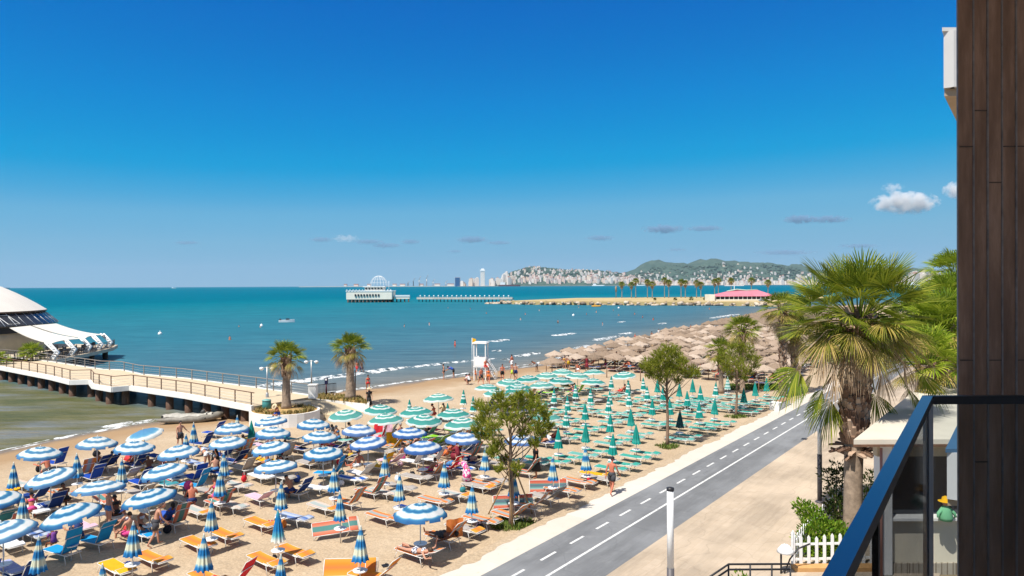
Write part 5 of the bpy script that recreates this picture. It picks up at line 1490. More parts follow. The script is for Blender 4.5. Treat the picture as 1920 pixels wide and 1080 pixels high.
PPL = [
 # (px, py of the feet, pose, heading, skin, female, wear, hair, long, label, scale)
 (204, 995, 'stand', UA + D(10), 'fair', True, [('briefs', 'blue')], 'brown', False, 'woman seen from behind standing in blue bikini bottoms under the umbrellas', 1.0),
 (292, 1024, 'look', D(40), 'fair', False, [('shorts', 'charcoal')], 'bald', False, 'bald bare chested man in dark grey shorts looking down beside the raised striped lounger', 1.0),
 (338, 842, 'hips', D(-40), 'fair', False, [('shorts', 'charcoal')], 'black', False, 'dark haired man in dark shorts standing on the sand by the water edge', 1.0),
 (388, 884, 'bend', D(150), 'fair', True, [('briefs', 'white'), ('top', 'white')], 'blond', False, 'pale woman in white swimwear bending over a lounger', 1.0),
 (404, 878, 'look', D(-30), 'brown', True, [('dress', 'black')], 'black', True, 'woman in short black dress standing next to the bending woman', 0.95),
 (1005, 896, 'stand', D(200), 'tan', True, [('dress', 'black'), ('shirt', 'black')], 'brown', True, 'woman in long black dress standing behind the staked pine tree', 1.05),
 (875, 914, 'bend', D(120), 'fair', True, [('dress', 'pinkwhite')], 'blond', False, 'woman in pink and white robe leaning forward by a lounger', 1.0),
 (692, 768, 'stand', D(-60), 'fair', True, [('dress', 'black'), ('hat', 'straw')], 'brown', False, 'woman in black dress and straw hat beside the end of the planter wall', 1.05),
 (690, 735, 'walk', D(-70), 'tan', True, [('briefs', 'red'), ('top', 'red')], 'black', False, 'woman in red bikini walking on wet sand beside the thick palm', 1.0),
 (832, 712, 'stand', D(200), 'fair', True, [('briefs', 'black'), ('top', 'black')], 'black', False, 'woman in black bikini standing at the water edge left of the tower', 1.0),
 (850, 708, 'bend', D(180), 'tan', True, [('shirt', 'royal'), ('shorts', 'black')], 'black', True, 'woman in blue shirt bending down over the shallow water', 1.0),
 (873, 721, 'crouch', D(20), 'fair', True, [('shirt', 'pink'), ('shorts', 'charcoal')], 'brown', True, 'woman in pink top crouching on the sand left of the tower', 1.0),
 (881, 722, 'crouch', D(160), 'fair', False, [('shirt', 'white'), ('shorts', 'black')], 'black', False, 'man in white shirt crouching on the sand left of the tower', 1.0),
 (902, 721, 'walk', D(-60), 'red', False, [('shorts', 'charcoal')], 'grey', False, 'sunburnt man in grey shorts walking in front of the tower legs', 1.02),
 (916, 721, 'walk', D(-100), 'red', True, [('briefs', 'orange'), ('top', 'orange')], 'brown', False, 'woman in orange bikini walking in front of the tower stairs', 1.0),
 (891, 712, 'stand', D(-90), 'tan', True, [('briefs', 'orange'), ('top', 'orange')], 'black', False, 'small girl in orange swimwear standing under the tower', 0.7),
 (942, 714, 'stand', D(-80), 'red', False, [('shorts', 'black')], 'black', False, 'man in black shorts facing the beach right of the tower stairs', 1.02),
 (961, 712, 'walk', D(170), 'fair', False, [('shorts', 'lime'), ('cap', 'white')], None, False, 'man in lime shorts and white cap right of the tower', 1.05),
 (967, 712, 'stand', D(-90), 'fair', False, [('shorts', 'navy')], 'black', False, 'man in navy shorts next to the man in lime shorts', 1.02),
 (1006, 697, 'bend', D(150), 'brown', False, [('shorts', 'grey')], 'black', False, 'dark man in grey shorts stooping near the lone straw umbrella', 0.95),
 (1058, 694, 'stand', D(-90), 'fair', True, [('briefs', 'yellow'), ('top', 'yellow')], 'brown', True, 'woman in yellow bikini behind the far teal umbrellas', 1.0),
 (1066, 693, 'stand', D(120), 'fair', False, [('shorts', 'yellow')], 'black', False, 'man in yellow shorts behind the far teal umbrellas', 1.0),
 (1083, 699, 'sit', D(-90), 'red', False, [('shorts', 'white')], 'black', False, 'sunburnt man in white shorts behind the teal umbrellas', 1.0),
 (1100, 695, 'stand', D(-60), 'brown', True, [('dress', 'maroon')], 'black', True, 'woman in maroon dress in front of the straw umbrellas', 1.0),
 (1156, 688, 'stand', D(-90), 'brown', False, [('shirt', 'royal'), ('shorts', 'navy')], 'black', False, 'man in royal blue shirt in front of the straw umbrellas', 1.1),
 (1191, 645, 'stand', D(-120), 'red', True, [('briefs', 'red'), ('top', 'red')], 'blond', False, 'woman in red bikini at the shore beyond the first straw umbrellas', 1.05),
 (1222, 640, 'stand', D(60), 'tan', True, [('briefs', 'black'), ('top', 'black')], 'black', True, 'woman in black bikini at the far shore beside the straw umbrellas', 1.05),
 (1229, 640, 'walk', D(-60), 'fair', True, [('dress', 'pink')], 'brown', False, 'girl in pink dress walking along the far shore', 0.9),
 (1235, 634, 'stand', D(-60), 'fair', False, [('shirt', 'white'), ('shorts', 'black')], 'black', False, 'man in white shirt standing in the far shallows', 1.05),
 (1342, 619, 'walk', D(-60), 'red', False, [('shorts', 'white')], 'grey', False, 'sunburnt man in white shorts walking the far shore', 1.1),
 (1352, 620, 'stand', D(-60), 'red', True, [('briefs', 'purple'), ('top', 'red')], 'black', True, 'woman in red and purple swimwear on the far shore', 1.1),
 (1056, 676, 'look', D(100), 'brown', False, [('shorts', 'black')], 'black', False, 'dark man in black shorts at the edge of the first straw umbrellas', 1.0),
 (1197, 668, 'stand', D(100), 'fair', False, [('shirt', 'white'), ('shorts', 'white')], 'grey', False, 'man in white clothes standing between straw umbrellas', 1.1),
]
for px, py, pose, hd_, sk, fem, wear, hr, lg, lab, sc in PPL:
    q = G(px, py)
    person(q, pose, hd_, sk, fem, wear, hr, lg, lab, sc, seat=0.45 if pose == 'sit' else None)
q = P(1147, 927, PZ)
person(q, 'walk', UA + D(4), 'red', False, [('shorts', 'charcoal'), ('cap', 'black')], None, False, 'bare backed man in dark shorts and black cap walking along the pale promenade', 1.02)
q = P(521, 777, PT1); q = Vector((q.x, q.y, PT1))
person(q, 'hunch', D(-110), 'tan', False, [('shorts', 'royal'), ('hat', 'straw')], None, False, 'bare chested man with pale hat sitting on the oval planter edge', 1.0, seat=0.12)
q = P(910, 684, 1.6); person(Vector((q.x, q.y, 0)), 'sit', D(-60), 'red', False, [('shorts', 'red')], 'grey', False, 'sunburnt man in red shorts sitting on the tower stairs', 1.0, seat=1.5)
# seated and lying on loungers
def on_bed(px, py): 
    p = P(px, py, 0.4); return on_sand(Vector((p.x, p.y, 0)))
SEATED = [
 (782, 1036, 'prone', SEA + math.pi, 'fair', True, [('briefs', 'pattern'), ('top', 'pattern')], 'brown', False, 'woman lying face down in navy and white patterned swimwear on grey orange lounger', 0.50),
 (832, 1006, 'lie', SEA, 'brown', False, [('shorts', 'charcoal')], 'black', False, 'dark man in charcoal shorts lying in umbrella shade on a striped lounger', 0.50),
 (124, 938, 'hunch', SEA, 'brown', False, [('briefs', 'black')], 'black', False, 'dark tanned man sitting hunched over on a lounger edge', 0.48),
 (101, 1018, 'sit', SEA + D(15), 'brown', False, [('shirt', 'purple')], 'black', False, 'dark haired child in purple shirt sitting in front of the left blue chair', 0.46),
 (150, 1008, 'hunch', SEA + D(10), 'tan', True, [('dress', 'navy'), ('cap', 'maroon')], None, False, 'person in navy robe and maroon hood sitting between the two blue chairs', 0.46),
 (240, 991, 'sit', SEA + D(30), 'fair', True, [('top', 'white'), ('briefs', 'red'), ('hat', 'navy')], None, False, 'woman with bare back and dark blue hat sitting under an umbrella', 0.46),
 (262, 988, 'sit', SEA + D(200), 'tan', True, [('briefs', 'black'), ('top', 'white'), ('hat', 'white')], None, False, 'woman in white sun hat sitting facing the woman in blue hat', 0.46),
 (316, 972, 'recline', SEA, 'brown', True, [('dress', 'royal')], 'black', True, 'woman in royal blue dress reclining on the red green lounger', 0.50),
 (92, 882, 'hunch', SEA + D(20), 'red', False, [('shorts', 'charcoal')], 'brown', False, 'sunburnt man sitting under the umbrella nearest the left edge', 0.46),
 (672, 874, 'longsit', SEA, 'red', False, [('shorts', 'white'), ('hat', 'charcoal')], None, False, 'sunburnt man with dark hat sitting up on a white towel', 0.48),
 (755, 858, 'longsit', SEA, 'fair', True, [('briefs', 'pink')], 'brown', False, 'bare backed woman in pink briefs sitting on a pink towel', 0.48),
 (462, 838, 'hunch', SEA, 'brown', False, [('shirt', 'yellow'), ('shorts', 'yellow')], 'black', False, 'man in yellow shirt sitting hunched under blue umbrella', 0.47),
 (535, 852, 'sit', SEA + D(-30), 'brown', False, [('shorts', 'maroon')], 'black', False, 'dark man sitting under the umbrella nearest the oval planter wall', 0.46),
 (502, 866, 'sit', SEA + D(20), 'tan', True, [('briefs', 'blue'), ('top', 'blue')], 'black', True, 'tanned woman in blue bikini sitting below a ringed umbrella', 0.46),
 (625, 812, 'hunch', D(-90), 'brown', True, [('dress', 'grey')], 'black', True, 'woman in grey dress sitting on bare sand by the umbrellas', 0.42),
 (750, 834, 'stand', SEA + D(180), 'fair', False, [('shorts', 'royal')], 'grey', False, 'pale man standing under the indigo umbrella', 0.5),
 (775, 834, 'recline', SEA, 'fair', True, [('briefs', 'black'), ('top', 'black')], 'brown', False, 'pale woman in black bikini leaning back under the indigo umbrella', 0.48),
 (838, 850, 'recline', SEA, 'red', True, [('briefs', 'orange'), ('top', 'orange')], 'brown', False, 'woman in orange bikini leaning back on a red lounger', 0.48),
 (860, 856, 'hunch', SEA, 'brown', True, [('dress', 'maroon')], 'black', True, 'woman in maroon dress sitting beside a yellow towel', 0.48),
 (300, 880, 'hunch', D(-30), 'fair', True, [('briefs', 'red'), ('top', 'red')], 'black', False, 'woman in red bikini sitting below a tipped blue umbrella', 0.46),
 (180, 870, 'recline', SEA, 'tan', True, [('dress', 'orange')], 'brown', False, 'woman in orange dress reclining near the water side umbrellas', 0.48),
 (205, 868, 'recline', SEA, 'brown', False, [('shirt', 'yellow')], 'black', False, 'man in yellow shirt reclining near the water side umbrellas', 0.48),
 (352, 930, 'hunch', D(-60), 'fair', True, [('shirt', 'grey'), ('hat', 'pink')], None, False, 'woman in grey top and pink hat bent over in her seat', 0.46),
 (360, 940, 'sit', D(120), 'red', False, [('shorts', 'navy')], 'bald', False, 'bald sunburnt man in navy shorts sitting with back to the camera', 0.46),
 (405, 930, 'sit', SEA, 'red', True, [('briefs', 'pink'), ('top', 'pink')], 'brown', False, 'woman in pink bikini sitting before the red green lounger', 0.46),
 (248, 862, 'recline', SEA, 'red', True, [('dress', 'red')], 'black', False, 'woman in red dress leaning back beneath the blue umbrella', 0.48),
 (832, 770, 'hunch', D(-90), 'brown', False, [('shirt', 'straw')], 'black', False, 'man in beige shirt sitting under the teal umbrella nearest the sea', 0.42),
 (815, 776, 'sit', D(180), 'red', True, [('briefs', 'red'), ('top', 'red')], 'black', False, 'woman in red swimwear sitting under the teal umbrella nearest the sea', 0.42),
]
for px, py, pose, hd_, sk, fem, wear, hr, lg, lab, st_ in SEATED:
    q = on_bed(px, py)
    sc = 0.72 if 'child' in lab else 1.0
    person(q, pose, hd_, sk, fem, wear, hr, lg, lab, sc, seat=None if pose == 'stand' else st_)
# more sunbathers on loungers in the shade
random.seed(21)
occ = 0
for p, x, y in SPOTS_TEAL + SPOTS_BLUE[:26]:
    for s in (-1, 1):
        if random.random() < 0.42:
            q = on_sand(Vector(p) + U * 0.72 * s + V * random.uniform(-0.2, 0.3))
            pose = random.choice(['recline', 'lie', 'sit', 'longsit', 'hunch'])
            fem = random.random() < 0.5
            c = random.choice(['black', 'navy', 'red', 'blue', 'white', 'pink', 'yellow', 'teal', 'orange', 'purple', 'grey'])
            wear = [('briefs', c), ('top', c)] if fem else [('shorts', c)]
            if random.random() < 0.2: wear.append(('hat', random.choice(['white', 'straw', 'pink'])))
            hr = random.choice(['black', 'black', 'brown', 'grey', 'blond'])
            verb = {'recline': 'leaning back', 'lie': 'lying down', 'sit': 'sitting upright', 'longsit': 'sitting with legs out', 'hunch': 'sitting hunched'}[pose]
            person(q, pose, SEA + random.uniform(-0.3, 0.3), random.choice(['fair', 'tan', 'red', 'brown']), fem, wear, hr, fem and random.random() < 0.5, scale=random.uniform(0.94, 1.04), seat=0.48,
                   auto='%s in %s %s in shade' % ('woman' if fem else 'man', c, verb), group='sunbathers under the umbrellas')
for k in range(34):
    i, j, q = single[random.randrange(0, 70)]
    fem = random.random() < 0.5; c = random.choice(['black', 'navy', 'red', 'blue', 'white', 'pink', 'yellow', 'orange'])
    person(on_sand(q + U * random.uniform(-0.9, 0.9) + V * random.uniform(-0.8, 0.8)), random.choice(['sit', 'recline', 'hunch', 'stand']), SEA + random.uniform(-1, 1), random.choice(['fair', 'tan', 'red', 'brown']), fem,
           [('briefs', c), ('top', c)] if fem else [('shorts', c)], random.choice(['black', 'brown', 'grey']), fem, seat=0.48,
           auto='%s in %s under straw umbrellas' % ('woman' if fem else 'man', c), group='people under the straw umbrellas')
# bathers in the sea
def bather(px, py, depth, wear, skin, fem, label=None, auto='bather up to the chest in the sea', pose='stand', hr='black'):
    q = P(px, py, WATER)
    return person(Vector((q.x, q.y, WATER - depth)), pose, random.uniform(0, 6.28), skin, fem, wear, hr, label=label, auto=auto, group='bathers in the sea')
bather(853, 651, 0.55, [('briefs', 'red'), ('top', 'red')], 'red', True, 'woman in red swimwear wading thigh deep left of the tower')
bather(669, 697, 0.35, [('shorts', 'red')], 'red', False, 'man in red shorts wading just right of the thick palm crown', pose='walk')
bather(678, 697, 0.35, [('shorts', 'navy')], 'fair', False, 'man in navy shorts wading beside the man in red shorts', pose='walk')
for px, py, dp in ((431, 637, 0.95), (758, 613, 1.1), (805, 610, 0.9), (976, 600, 1.0), (1046, 606, 0.8), (985, 590, 1.1), (1011, 583, 1.0), (1118, 586, 1.0), (1150, 583, 1.0), (1205, 596, 1.0), (1160, 592, 1.1), (1190, 590, 1.0), (1330, 580, 0.9), (1372, 597, 0.8), (448, 613, 1.25), (488, 614, 1.25), (912, 588, 1.2), (882, 580, 1.1), (1085, 577, 1.0), (1225, 600, 0.9), (1100, 590, 1.1), (840, 578, 1.1), (1130, 610, 0.9)):
    fem = random.random() < 0.5; c = random.choice(['black', 'red', 'navy', 'white', 'orange'])
    bather(px, py, dp, [('briefs', c), ('top', c)] if fem else [('shorts', c)], random.choice(['fair', 'tan', 'red']), fem, auto='%s bathing in the sea' % ('woman' if fem else 'man'))
for px, py in ((960, 690), (1120, 668), (1283, 626), (1295, 622), (1160, 655), (1410, 604), (1425, 600), (1395, 608)):
    fem = random.random() < 0.5; c = random.choice(['black', 'red', 'navy', 'white'])
    person(G(px, py + 2), random.choice(['walk', 'stand']), random.uniform(0, 6.28), random.choice(['fair', 'tan', 'red']), fem, [('briefs', c), ('top', c)] if fem else [('shorts', c)], 'black', scale=1.05, auto='%s in %s on the wet sand of the shore' % ('woman' if fem else 'man', c), group='people strolling along the shore')
# ================================================================== BOATS, TOWER, JETTY, TOWN, CLOUDS
random.seed(31)
# lifeguard tower
tp = on_sand(P(902, 712, -0.2))
tw = empty('lifeguard_tower', tp, R(-12), 'tall white wooden lifeguard tower with roof and stairs at the water edge', 'lifeguard tower'); tw.scale = (0.78, 0.8, 1.0)
for x in (-0.85, 0.85):
    for y in (-0.7, 0.7):
        b = MB(); b.box((x, y, 2.0), (0.13, 0.13, 4.3)); b.obj('post', m_whitep, tw)
b = MB(); b.box((0, 0, 4.2), (2.1, 1.8, 0.12)); b.box((0, 0, 4.3), (1.7, 1.4, 0.08)); b.obj('roof', m_whitep, tw)
b = MB(); b.box((0, 0, 1.55), (1.9, 1.6, 0.1)); b.obj('platform', m_whitep, tw)
for c_, d_ in (((0, -0.72, 2.15), (1.7, 0.05, 1.0)), ((-0.88, 0, 2.15), (0.05, 1.4, 1.0)), ((0, 0.72, 2.15), (1.7, 0.05, 1.0))):
    b = MB(); b.box(c_, d_); b.obj('side_panel', m_whitep, tw)
for y in (-0.35, 0.35):
    b = MB(); b.tube([(0.9, y, 1.6), (2.3, y, 0.0)], 0.07, 4); b.obj('stringer', m_whitep, tw)
    b = MB(); b.tube([(0.9, y, 2.6), (0.95, y, 2.5), (2.3, y, 0.9), (2.3, y, 0.0)], 0.045, 4); b.obj('stair_rail', m_whitep, tw)
for k in range(6):
    q = (k + 0.7) / 6.5; b = MB(); b.box((0.9 + 1.4 * q, 0, 1.6 - 1.6 * q), (0.22, 0.75, 0.05)); b.obj('step', m_whitep, tw)
fl_ = PY(885, 640, tp.y + 0.6)
r = empty('flag', (fl_.x, fl_.y, tp.z), 0, 'small yellow flag on a thin pole beside the lifeguard tower', 'flag')
b = MB(); b.tube([(0, 0, 0), (0, 0, fl_.z - tp.z + 0.4)], 0.03, 5); b.obj('pole', m_whitep, r)
b = MB(); b.add([(0, 0.0, fl_.z - tp.z + 0.4), (0.45, 0.08, fl_.z - tp.z + 0.25), (0.4, 0.0, fl_.z - tp.z - 0.35), (0, 0, fl_.z - tp.z - 0.3)], [(0, 1, 2, 3)]); b.obj('cloth', FAB['yellow'], r)
# inflatable boat on the sand
bp = G(358, 791)
bt = empty('inflatable_boat', bp, R(14), 'deflating grey inflatable boat with covered deck lying on the wet sand', 'boat')
m_rub = M('grey_rubber', (0.20, 0.185, 0.155), 0.55, 0.3, 3, 0.25, 7); m_rubd = M('dark_rubber', (0.05, 0.048, 0.045), 0.6, 0.2, 4)
b = MB()
for s in (-1, 1):
    pts = [(-2.3, 0.62 * s, 0.36), (-1.4, 0.66 * s, 0.34), (-0.7, 0.63 * s, 0.27), (0, 0.68 * s, 0.33), (0.5, 0.63 * s, 0.28), (1.1, 0.60 * s, 0.37), (1.6, 0.45 * s, 0.38), (1.9, 0.34 * s, 0.46), (2.35, 0.0, 0.52)]
    b = MB(); b.tube(pts, [0.10, 0.25, 0.22, 0.30, 0.24, 0.30, 0.22, 0.25, 0.18], 10); b.obj('side_tube', m_rub, bt)
b = MB(); vs, fs = [], []
for i in range(9):
    for j in range(7):
        x = -2.0 + 3.6 * i / 8; y = -0.55 + 1.1 * j / 6
        vs.append((x, y, 0.50 + 0.18 * math.sin(i * 1.9 + j * 0.8) * math.sin(j * 1.1 + i) * 0.7 + (0.12 if 0 < j < 6 else 0)))
for i in range(8):
    for j in range(6): fs.append((i * 7 + j, i * 7 + j + 1, i * 7 + j + 8, i * 7 + j + 7))
b.add(vs, fs, 0, True); b.obj('deck_cover', M('crumpled_cover', (0.42, 0.40, 0.35), 0.7, 0.25, 3, 0.4, 6), bt)
b = MB(); b.box((-2.0, 0, 0.42), (0.12, 1.1, 0.5)); b.obj('transom', m_rubd, bt)
b = MB(); b.blob((0.9, 0.1, 0.75), 0.2, 8, 6, 0, 0.12); b.obj('console', m_rubd, bt)
b = MB(); b.tube([(1.2, -0.9, 0.36), (1.25, -0.4, 0.68), (1.3, 0.3, 0.7), (1.25, 0.88, 0.36)], 0.06, 5); b.obj('strap', m_rubd, bt)
# loose beach things
def small(name, label, cat, px, py, builder, mats, rz=0.0, z=None):
    b = MB(); builder(b); o = b.obj(name, mats); o.location = on_sand(P(px, py, 0)); o.rotation_euler = (0, 0, rz); return setp(o, label, cat)
small('bucket', 'yellow plastic bowl on a stand at the left umbrellas', 'bowl', 25, 940, lambda b: (b.lathe([(0.02, 0.42), (0.16, 0.44), (0.30, 0.62), (0.28, 0.62), (0.14, 0.48), (0.02, 0.47)], 14), b.tube([(0, 0, 0), (0, 0, 0.43)], 0.03, 6)), FAB['yellow'])
small('sandals', 'pair of dark sandals on the sand by the orange lounger', 'sandals', 723, 1061, lambda b: [(b.box((0, y, 0.02), (0.26, 0.09, 0.03)), b.tube([(0.02, y - 0.045, 0.03), (0.05, y, 0.08), (0.02, y + 0.045, 0.03)], 0.012, 4)) for y in (-0.07, 0.07)], m_dark, 0.5)
def towel_hang(b):
    vs, fs = [], []
    for i in range(6):
        for j in range(6): vs.append((0.7 * j / 5 - 0.35, 0.05 * math.sin(j * 2 + i), 1.1 - 0.75 * i / 5))
    for i in range(5):
        for j in range(5): fs.append((i * 6 + j, i * 6 + j + 1, i * 6 + j + 7, i * 6 + j + 6))
    b.add(vs, fs, 0, True)
small('beach_towel', 'red beach towel hanging down below a teal umbrella', 'towel', 711, 822, towel_hang, FAB['red'], 0.1)
small('beach_towel', 'pink beach towel hanging beside the red towel', 'towel', 727, 823, towel_hang, FAB['pink'], -0.1)
small('beach_towel', 'large yellow beach towel hanging in front of the indigo umbrella', 'towel', 735, 842, towel_hang, FAB['yellow'], 0.2)
small('beach_towel', 'patterned red and yellow towel draped below the raised orange grey lounger', 'towel', 853, 1024, towel_hang, FAB['orange'], 0.4)
def bag(b):
    b.blob((0, 0, 0.2), 0.2, 10, 7, 0, 0.06, squash=(1.1, 0.7, 1)); b.tube([(-0.14, 0, 0.33), (-0.08, 0, 0.52), (0.08, 0, 0.52), (0.14, 0, 0.33)], 0.015, 5)
for px, py, c, lab in ((72, 885, 'black', 'black beach bag under the leftmost far umbrella'), (180, 855, 'black', 'black beach bag beneath the second umbrella from the sea'), (557, 905, 'navy', 'navy beach bag by the white towel lounger'), (905, 880, 'pink', 'pink beach bag beside the woman in robe'),
                       (745, 905, 'white', 'white beach bag near the grey lounger'), (640, 895, 'aqua', 'petrol blue beach bag by the folded umbrella'), (900, 1000, 'black', 'black beach bag at the foot of the striped loungers'), (460, 860, 'orange', 'orange beach bag among the navy loungers'), (1105, 905, 'red', 'red beach bag near the yellow lounger')):
    small('beach_bag', lab, 'bag', px, py, bag, FAB[c], random.random() * 3)
random.seed(91)
for k in range(26):
    n_ = NEAR_SPOTS[random.randrange(len(NEAR_SPOTS))]; q = on_sand(n_[0] + U * random.choice((-0.5, 0.5)) + V * random.uniform(-0.9, 0.3)); c = random.choice(['black', 'navy', 'white', 'red', 'pink', 'aqua', 'orange', 'lime', 'grey'])
    b = MB(); bag(b); o = b.obj('beach_bag', FAB[c]); o.location = q; o.rotation_euler = (0, 0, random.random() * 3); o.scale = (0.8, 0.8, random.uniform(0.6, 0.95)); reg(o, {'black': 'black', 'navy': 'navy', 'white': 'white', 'red': 'red', 'pink': 'pink', 'aqua': 'petrol blue', 'orange': 'orange', 'lime': 'lime', 'grey': 'grey'}[c] + ' bag standing on the sand', 'bag', 'bags between the loungers')
for k in range(14):
    n_ = NEAR_SPOTS[random.randrange(len(NEAR_SPOTS))]; q = on_sand(n_[0] + U * random.choice((-0.45, 0.45)) + V * random.uniform(-1.3, -0.6)); c = random.choice(['black', 'navy', 'red', 'white', 'pink'])
    b = MB(); [(b.box((0, y, 0.02), (0.26, 0.09, 0.03)), b.tube([(0.02, y - 0.045, 0.03), (0.05, y, 0.08), (0.02, y + 0.045, 0.03)], 0.012, 4)) for y in (-0.07, 0.07)]
    o = b.obj('sandals', FAB[c]); o.location = q; o.rotation_euler = (0, 0, random.random() * 6); reg(o, 'pair of %s sandals on the sand' % c, 'sandals', 'sandals left on the sand')

# white motor boat, pedal boat, far ships
def motorboat(px, py, L, label, hullm, heading=0.0, group=None):
    q = P(px, py, WATER); r = empty('motor_boat', q, heading, label, 'boat', group)
    b = MB(); n = 10; vs, fs = [], []
    for i in range(n + 1):
        t_ = i / n; x = -L / 2 + L * t_; w = L * 0.19 * (1 - max(0, (t_ - 0.45) / 0.55) ** 2.2) + 0.01; zz = 0.62 + 0.25 * t_ ** 2
        vs += [(x, -w, zz), (x, -w * 0.8, -0.15), (x, w * 0.8, -0.15), (x, w, zz)]
    for i in range(n):
        for k in range(3): fs.append((i * 4 + k, (i + 1) * 4 + k, (i + 1) * 4 + k + 1, i * 4 + k + 1))
        fs.append((i * 4 + 3, (i + 1) * 4 + 3, (i + 1) * 4, i * 4))
    fs.append((0, 1, 2, 3)); b.add(vs, fs, 0, False); b.obj('hull', hullm, r)
    b = MB(); b.prism([(-L * 0.05, -L * 0.1), (L * 0.16, -L * 0.06), (L * 0.16, L * 0.06), (-L * 0.05, L * 0.1)], 0.7, 1.15); b.obj('windscreen', m_glassd, r)
    b = MB(); b.box((-L * 0.42, 0, 0.7), (L * 0.1, 0.35, 0.7)); b.obj('engine', m_dark, r)
    return r
motorboat(538, 604, 4.6, 'small white motor boat lying at anchor on the teal sea', m_whitep, R(8))
q = P(1118, 575, WATER); r = empty('pedal_boat', q, R(5), 'orange yellow pedal boat floating just off the rocky jetty', 'pedal boat')
for s in (-1, 1):
    b = MB(); b.tube([(-2.2, 0.7 * s, 0.25), (1.6, 0.7 * s, 0.25), (2.4, 0.6 * s, 0.55)], [0.35, 0.38, 0.15], 8); b.obj('float', FAB['orange'], r)
b = MB(); b.box((-0.3, 0, 0.62), (2.4, 1.5, 0.12)); b.obj('deck', FAB['yellow'], r)
b = MB(); b.box((-0.6, 0, 0.85), (0.6, 1.3, 0.3)); b.box((-0.95, 0, 1.15), (0.15, 1.3, 0.6)); b.obj('seat', FAB['orange'], r)
for px, py, lab in ((300, 627, 'small round white buoy left in the open teal water'), (490, 612, 'tiny white buoy on the sea left of the motor boat'), (1075, 592, 'tiny white buoy nearest the jetty tip'), (1160, 578, 'small pale buoy beside the pedal boat')):
    q = P(px, py, WATER); b = MB(); b.blob((0, 0, 0.15), 0.45, 10, 7); b.tube([(0, 0, 0.5), (0, 0, 0.9)], 0.05, 5); o = b.obj('buoy', m_whitep); o.location = q; setp(o, lab, 'buoy', 'buoys on the sea')

# ------------------------------------------------------------------ ship-shaped pier pavilion
sc0 = P(692, 567, WATER); sh = empty('pavilion', (sc0.x, sc0.y, 0), 0, 'white ship shaped pier pavilion with lattice arch dome far out on the water', 'pavilion')
m_cream = M('pavilion_cream', (0.74, 0.70, 0.60), 0.8, 0.06, 0.3)
HL = 15.2
hull = [(-HL, 1.0), (-HL + 0.8, -1.0), (HL, -1.5), (HL + 1, 6), (HL, 13), (-HL + 0.8, 13), (-HL, 11)]
b = MB(); b.prism(hull, 1.5, 6.6); b.obj('hull', m_cream, sh)
b = MB(); b.prism([(x * 1.02, y * 1.03 - 0.2) for x, y in hull], 6.6, 7.2); b.obj('deck_rim', m_whitep, sh)
for k in range(9):
    b = MB(); b.box((-8.6 + 1.9 * k, -1.52 + 0.0 * k - 0.0, 4.2), (0.95, 0.5, 1.5)); b.obj('window', m_glassd, sh)
for k in range(15):
    b = MB(); b.box((-HL + 1 + 2.05 * k, -1.3, 7.6), (0.5, 0.5, 0.9)); b.obj('rail_block', m_whitep, sh)
for k in range(12):
    for y in (-0.4, 5, 11):
        b = MB(); b.tube([(-HL + 1.5 + 2.5 * k, y, -3), (-HL + 1.5 + 2.5 * k, y, 1.55)], 0.5, 6); b.obj('pile', m_pile, sh)
b = MB(); b.box((3.2, 5, 8.4), (12.5, 8, 2.4)); b.obj('upper_room', m_cream, sh)
b = MB(); b.box((3.2, 5, 9.8), (14.5, 10, 0.5)); b.obj('upper_roof', m_whitep, sh)
for k in range(6):
    b = MB(); b.box((-2 + 2 * k, 0.9, 8.5), (1.1, 0.3, 1.2)); b.obj('window', m_glassd, sh)
for k in range(8):
    a = math.pi * k / 8
    b = MB(); b.tube([(5.5 + 5.8 * math.cos(t_) * math.cos(a), 5 + 5.8 * math.cos(t_) * math.sin(a), 10 + 7.0 * math.sin(t_)) for t_ in [math.pi * i / 16 for i in range(17)]], 0.10, 4); b.obj('dome_arch', m_whitep, sh)
for t_ in (0.35, 0.75, 1.1):
    b = MB(); b.tube([(5.5 + 5.8 * math.cos(t_) * math.cos(a), 5 + 5.8 * math.cos(t_) * math.sin(a), 10 + 7 * math.sin(t_)) for a in [2 * math.pi * i / 20 for i in range(21)]], 0.07, 4); b.obj('dome_ring', m_whitep, sh)
b = MB(); b.prism([(HL + 1, 1), (HL + 11, 2.5), (HL + 11, 6), (HL + 1, 9)], 1.6, 3.2); b.obj('side_deck', m_cream, sh)
b = MB(); b.prism([(HL + 1, 0.8), (HL + 11.2, 2.3), (HL + 11.2, 2.7), (HL + 1, 1.3)], 3.2, 4.2); b.obj('side_parapet', m_whitep, sh)
for k in range(4):
    b = MB(); b.tube([(HL + 2.5 + 2.6 * k, 3, -3), (HL + 2.5 + 2.6 * k, 3, 1.65)], 0.45, 6); b.obj('pile', m_pile, sh)
b = MB(); b.tube([(HL - 2.5, 2, 7), (HL - 2.5, 2, 13.5)], 0.12, 5); b.obj('mast', m_whitep, sh)
# walkway with ball-topped posts
wa, wb = P(783, 566, WATER), P(962, 566.5, WATER)
wk = empty('walkway', (wa.x, wa.y, 0), 0, 'long low white walkway on piles with ball topped posts reaching the jetty', 'walkway')
dv = (wb - wa); dv.z = 0; wl_ = dv.length; an = math.atan2(dv.y, dv.x); wk.rotation_euler = (0, 0, an)
b = MB(); b.box((wl_ / 2, 0, 1.75), (wl_, 3.2, 0.9)); b.obj('deck', M('old_concrete', (0.47, 0.44, 0.39), 0.9, 0.2, 0.3), wk)
b = MB(); b.box((wl_ / 2, -1.5, 2.6), (wl_, 0.15, 0.35)); b.obj('parapet', M('old_concrete', (0.36, 0.33, 0.29)), wk)
for k in range(26):
    b = MB(); b.tube([(1 + (wl_ - 2) * k / 25, 0, -3), (1 + (wl_ - 2) * k / 25, 0, 1.32)], 0.3, 6); b.obj('pile', m_pile, wk)
